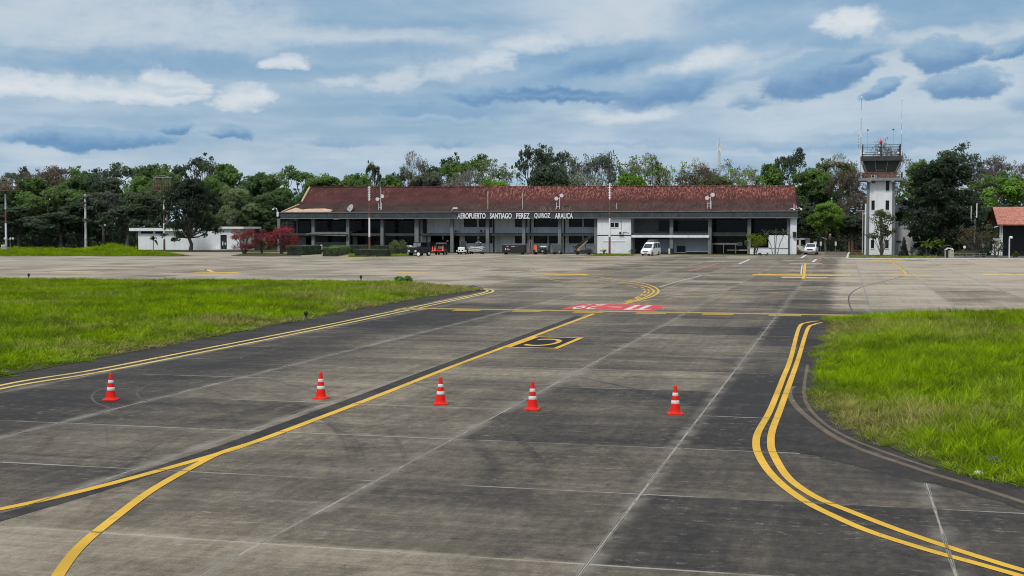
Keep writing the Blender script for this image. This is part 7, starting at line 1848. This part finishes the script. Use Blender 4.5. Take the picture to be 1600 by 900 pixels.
# dark container cart
t_ = thing('container_cart', 'dark grey boxy container cart between the tow tug and belt loader', 'cart', G(871.5, 397.4)); MB().loft([[(-.75, -.7, .45), (.75, -.7, .45), (.75, .7, .45), (-.75, .7, .45)], [(-.85, -.75, 1.75), (.85, -.75, 1.75), (.85, .75, 1.75), (-.85, .75, 1.75)]]).build('container', plain('slate', (.07, .08, .085), .6), t_); MB().box(-.8, -.7, .3, .8, .7, .445).build('chassis', M['black'], t_); box_wheels(t_, (-.6, .6), (-.5, .5), .24)
MB().bbox(.35, -.95, .3, .6, -.75, .6, .03).build('hitch', M['steel'], t_)
t_ = thing('folded_ramp', 'dark slanting folded ramp propped left of the container cart', 'ramp', G(860.5, 396.8)); MB().loft([[(-.75, -.3, 0.0), (-.1, -.3, 0.0), (-.1, .3, 0.0), (-.75, .3, 0)], [(-.5, -.15, 1.2), (-.2, -.15, 1.2), (-.2, .3, 1.2), (-.5, .3, 1.2)], [(-.2, -.1, 1.9), (.0, -.1, 1.9), (.0, .2, 1.9), (-.2, .2, 1.9)]]).build('panel', M['black'], t_); MB().box(-.8, -.35, 0, .3, -.304, .12).build('foot', M['dark_grey'], t_)
# belt loader
bl = G(911, 397.8); t_ = thing('belt_loader', 'belt loader with its dark conveyor raised to the right', 'belt loader', bl)
MB().loft([[(-1.4, -.8, .35), (1.55, -.8, .35), (1.55, -.8, .72), (-1.4, -.8, .85)], [(-1.4, .8, .35), (1.55, .8, .35), (1.55, .8, .72), (-1.4, .8, .85)]]).build('body', M['black'], t_)
dz = Vector((2.55, 0, 2.1)); a0 = Vector((-1.15, 0, .9)); nrm = Vector((-.63, 0, .77))
b_ = MB(); b_.loft([[a0 + Vector((0, -.5, 0)), a0 + Vector((0, .5, 0)), a0 + Vector((0, .5, 0)) + nrm * .55, a0 + Vector((0, -.5, 0)) + nrm * .55], [a0 + dz + Vector((0, -.5, 0)), a0 + dz + Vector((0, .5, 0)), a0 + dz + Vector((0, .5, 0)) + nrm * .45, a0 + dz + Vector((0, -.5, 0)) + nrm * .45]]); b_.build('conveyor', M['black'], t_)
b_ = MB(); a1 = a0 + Vector((.25, -.53, -.02)); b_.loft([[a1, a1 + Vector((0, .025, 0)), a1 + Vector((0, .025, 0)) + nrm * .12, a1 + nrm * .12], [a1 + dz * .72, a1 + dz * .72 + Vector((0, .025, 0)), a1 + dz * .72 + Vector((0, .025, 0)) + nrm * .12, a1 + dz * .72 + nrm * .12]]); b_.build('side_rail', M['belt_yellow'], t_)
MB().box(-.95, -.83, .72, -.3, -.804, .86).build('front_panel', M['belt_yellow'], t_); MB().box(.35, -.1, .725, .45, .1, 1.85).build('support_strut', M['dark_grey'], t_)
MB().tube([(-1.42, -.5, .7), (-1.34, -.5, .7)], .12, 8).build('lamp', M['lamp_glass'], t_); MB().bbox(.7, -.7, .724, 1.4, .1, 1.1, .05).build('operator_seat', M['dark_grey'], t_)
box_wheels(t_, (-.95, 1.05), (-.65, .65), .36)
t_ = thing('stanchion', 'thin dark stanchion with a square head left of the belt loader', 'stanchion', G(896, 396.6)); MB().tube([(0, 0, 0), (0, 0, 1.25)], .04, 6).build('post', M['dark_grey'], t_); MB().box(-.2, -.05, 1.2, .2, .05, 1.42).build('head', M['dark_grey'], t_); MB().lathe([(.25, 0), (.22, .08), (.05, .1)], n=10).build('foot', M['black'], t_)
t_ = thing('litter_bin', 'white faced litter bin at the thick column of the right hall', 'bin', G(1048.4, 397.2)); MB().bbox(-.1, -.3, 0, .5, .3, 1.05, .04).build('body', M['black'], t_); MB().box(-.42, -.3, .1, -.104, .2, 1.0).build('front_panel', M['off_white'], t_)

# ------------------------------------------------------------------ the five cones across the taxiway
g5 = 'five cones across the taxiway'
for (x, yb, lab, rz) in ((173.5, 625.0, 'leftmost of the five cones, standing nearest the left grass field', .25), (501.5, 622.8, 'second cone from the left, just left of the yellow centre line', .1), (688.5, 631.8, 'middle cone, first one right of the yellow centre line', .35),
                         (832, 640.0, 'fourth cone from the left, standing on a pale slab joint', .05), (1055, 647.2, 'rightmost of the five cones, nearest the right grass field', .2)):
    cone_tree(G(x, yb), lab, g5, 1.0, 0.0, True, rz)

# taxiway edge lights and stones in the grass
def edge_light(x, yb, lab, h=.35):
    t_ = thing('edge_light', lab, 'edge light', G(x, yb), 0, 'small dark edge lights along the grass')
    MB().lathe([(.12, 0), (.12, .05), (.05, .07), (.05, h * .55)], n=12).build('stem', M['dark_grey'], t_); MB().lathe([(.09, h * .552), (.11, h * .7), (.10, h * .92), (.03, h)], n=12).build('lens', M['black'], t_)
edge_light(45, 437.2, 'small dark edge light at the far left grass rim', .6); edge_light(564, 440.6, 'small dark edge light at the far grass rim near the single shrub', .6); edge_light(478, 499.5, 'small dark edge light between left grass and double yellow line', .45)
def stone(x, yb, r, m_, lab, seed):
    rnd = random.Random(seed); b_ = MB(); rings = []
    for k in range(1, 6):
        a = math.pi * k / 6; rings.append([(math.sin(a) * math.cos(6.283 * j / 9) * r * rnd.uniform(.8, 1.2), math.sin(a) * math.sin(6.283 * j / 9) * r * rnd.uniform(.8, 1.1), r * .55 - math.cos(a) * r * .7) for j in range(9)])
    b_.loft(rings, cap=True, smooth=False); o = b_.build('stone', M[m_]); o.location = G(x, yb); tag(o, lab, 'stone')
stone(1553, 727, .16, 'dark_grey', 'dark stone lying in the grass near the right picture edge', 1); stone(1528.5, 744, .09, 'off_white', 'small white stone at the right grass edge', 2)
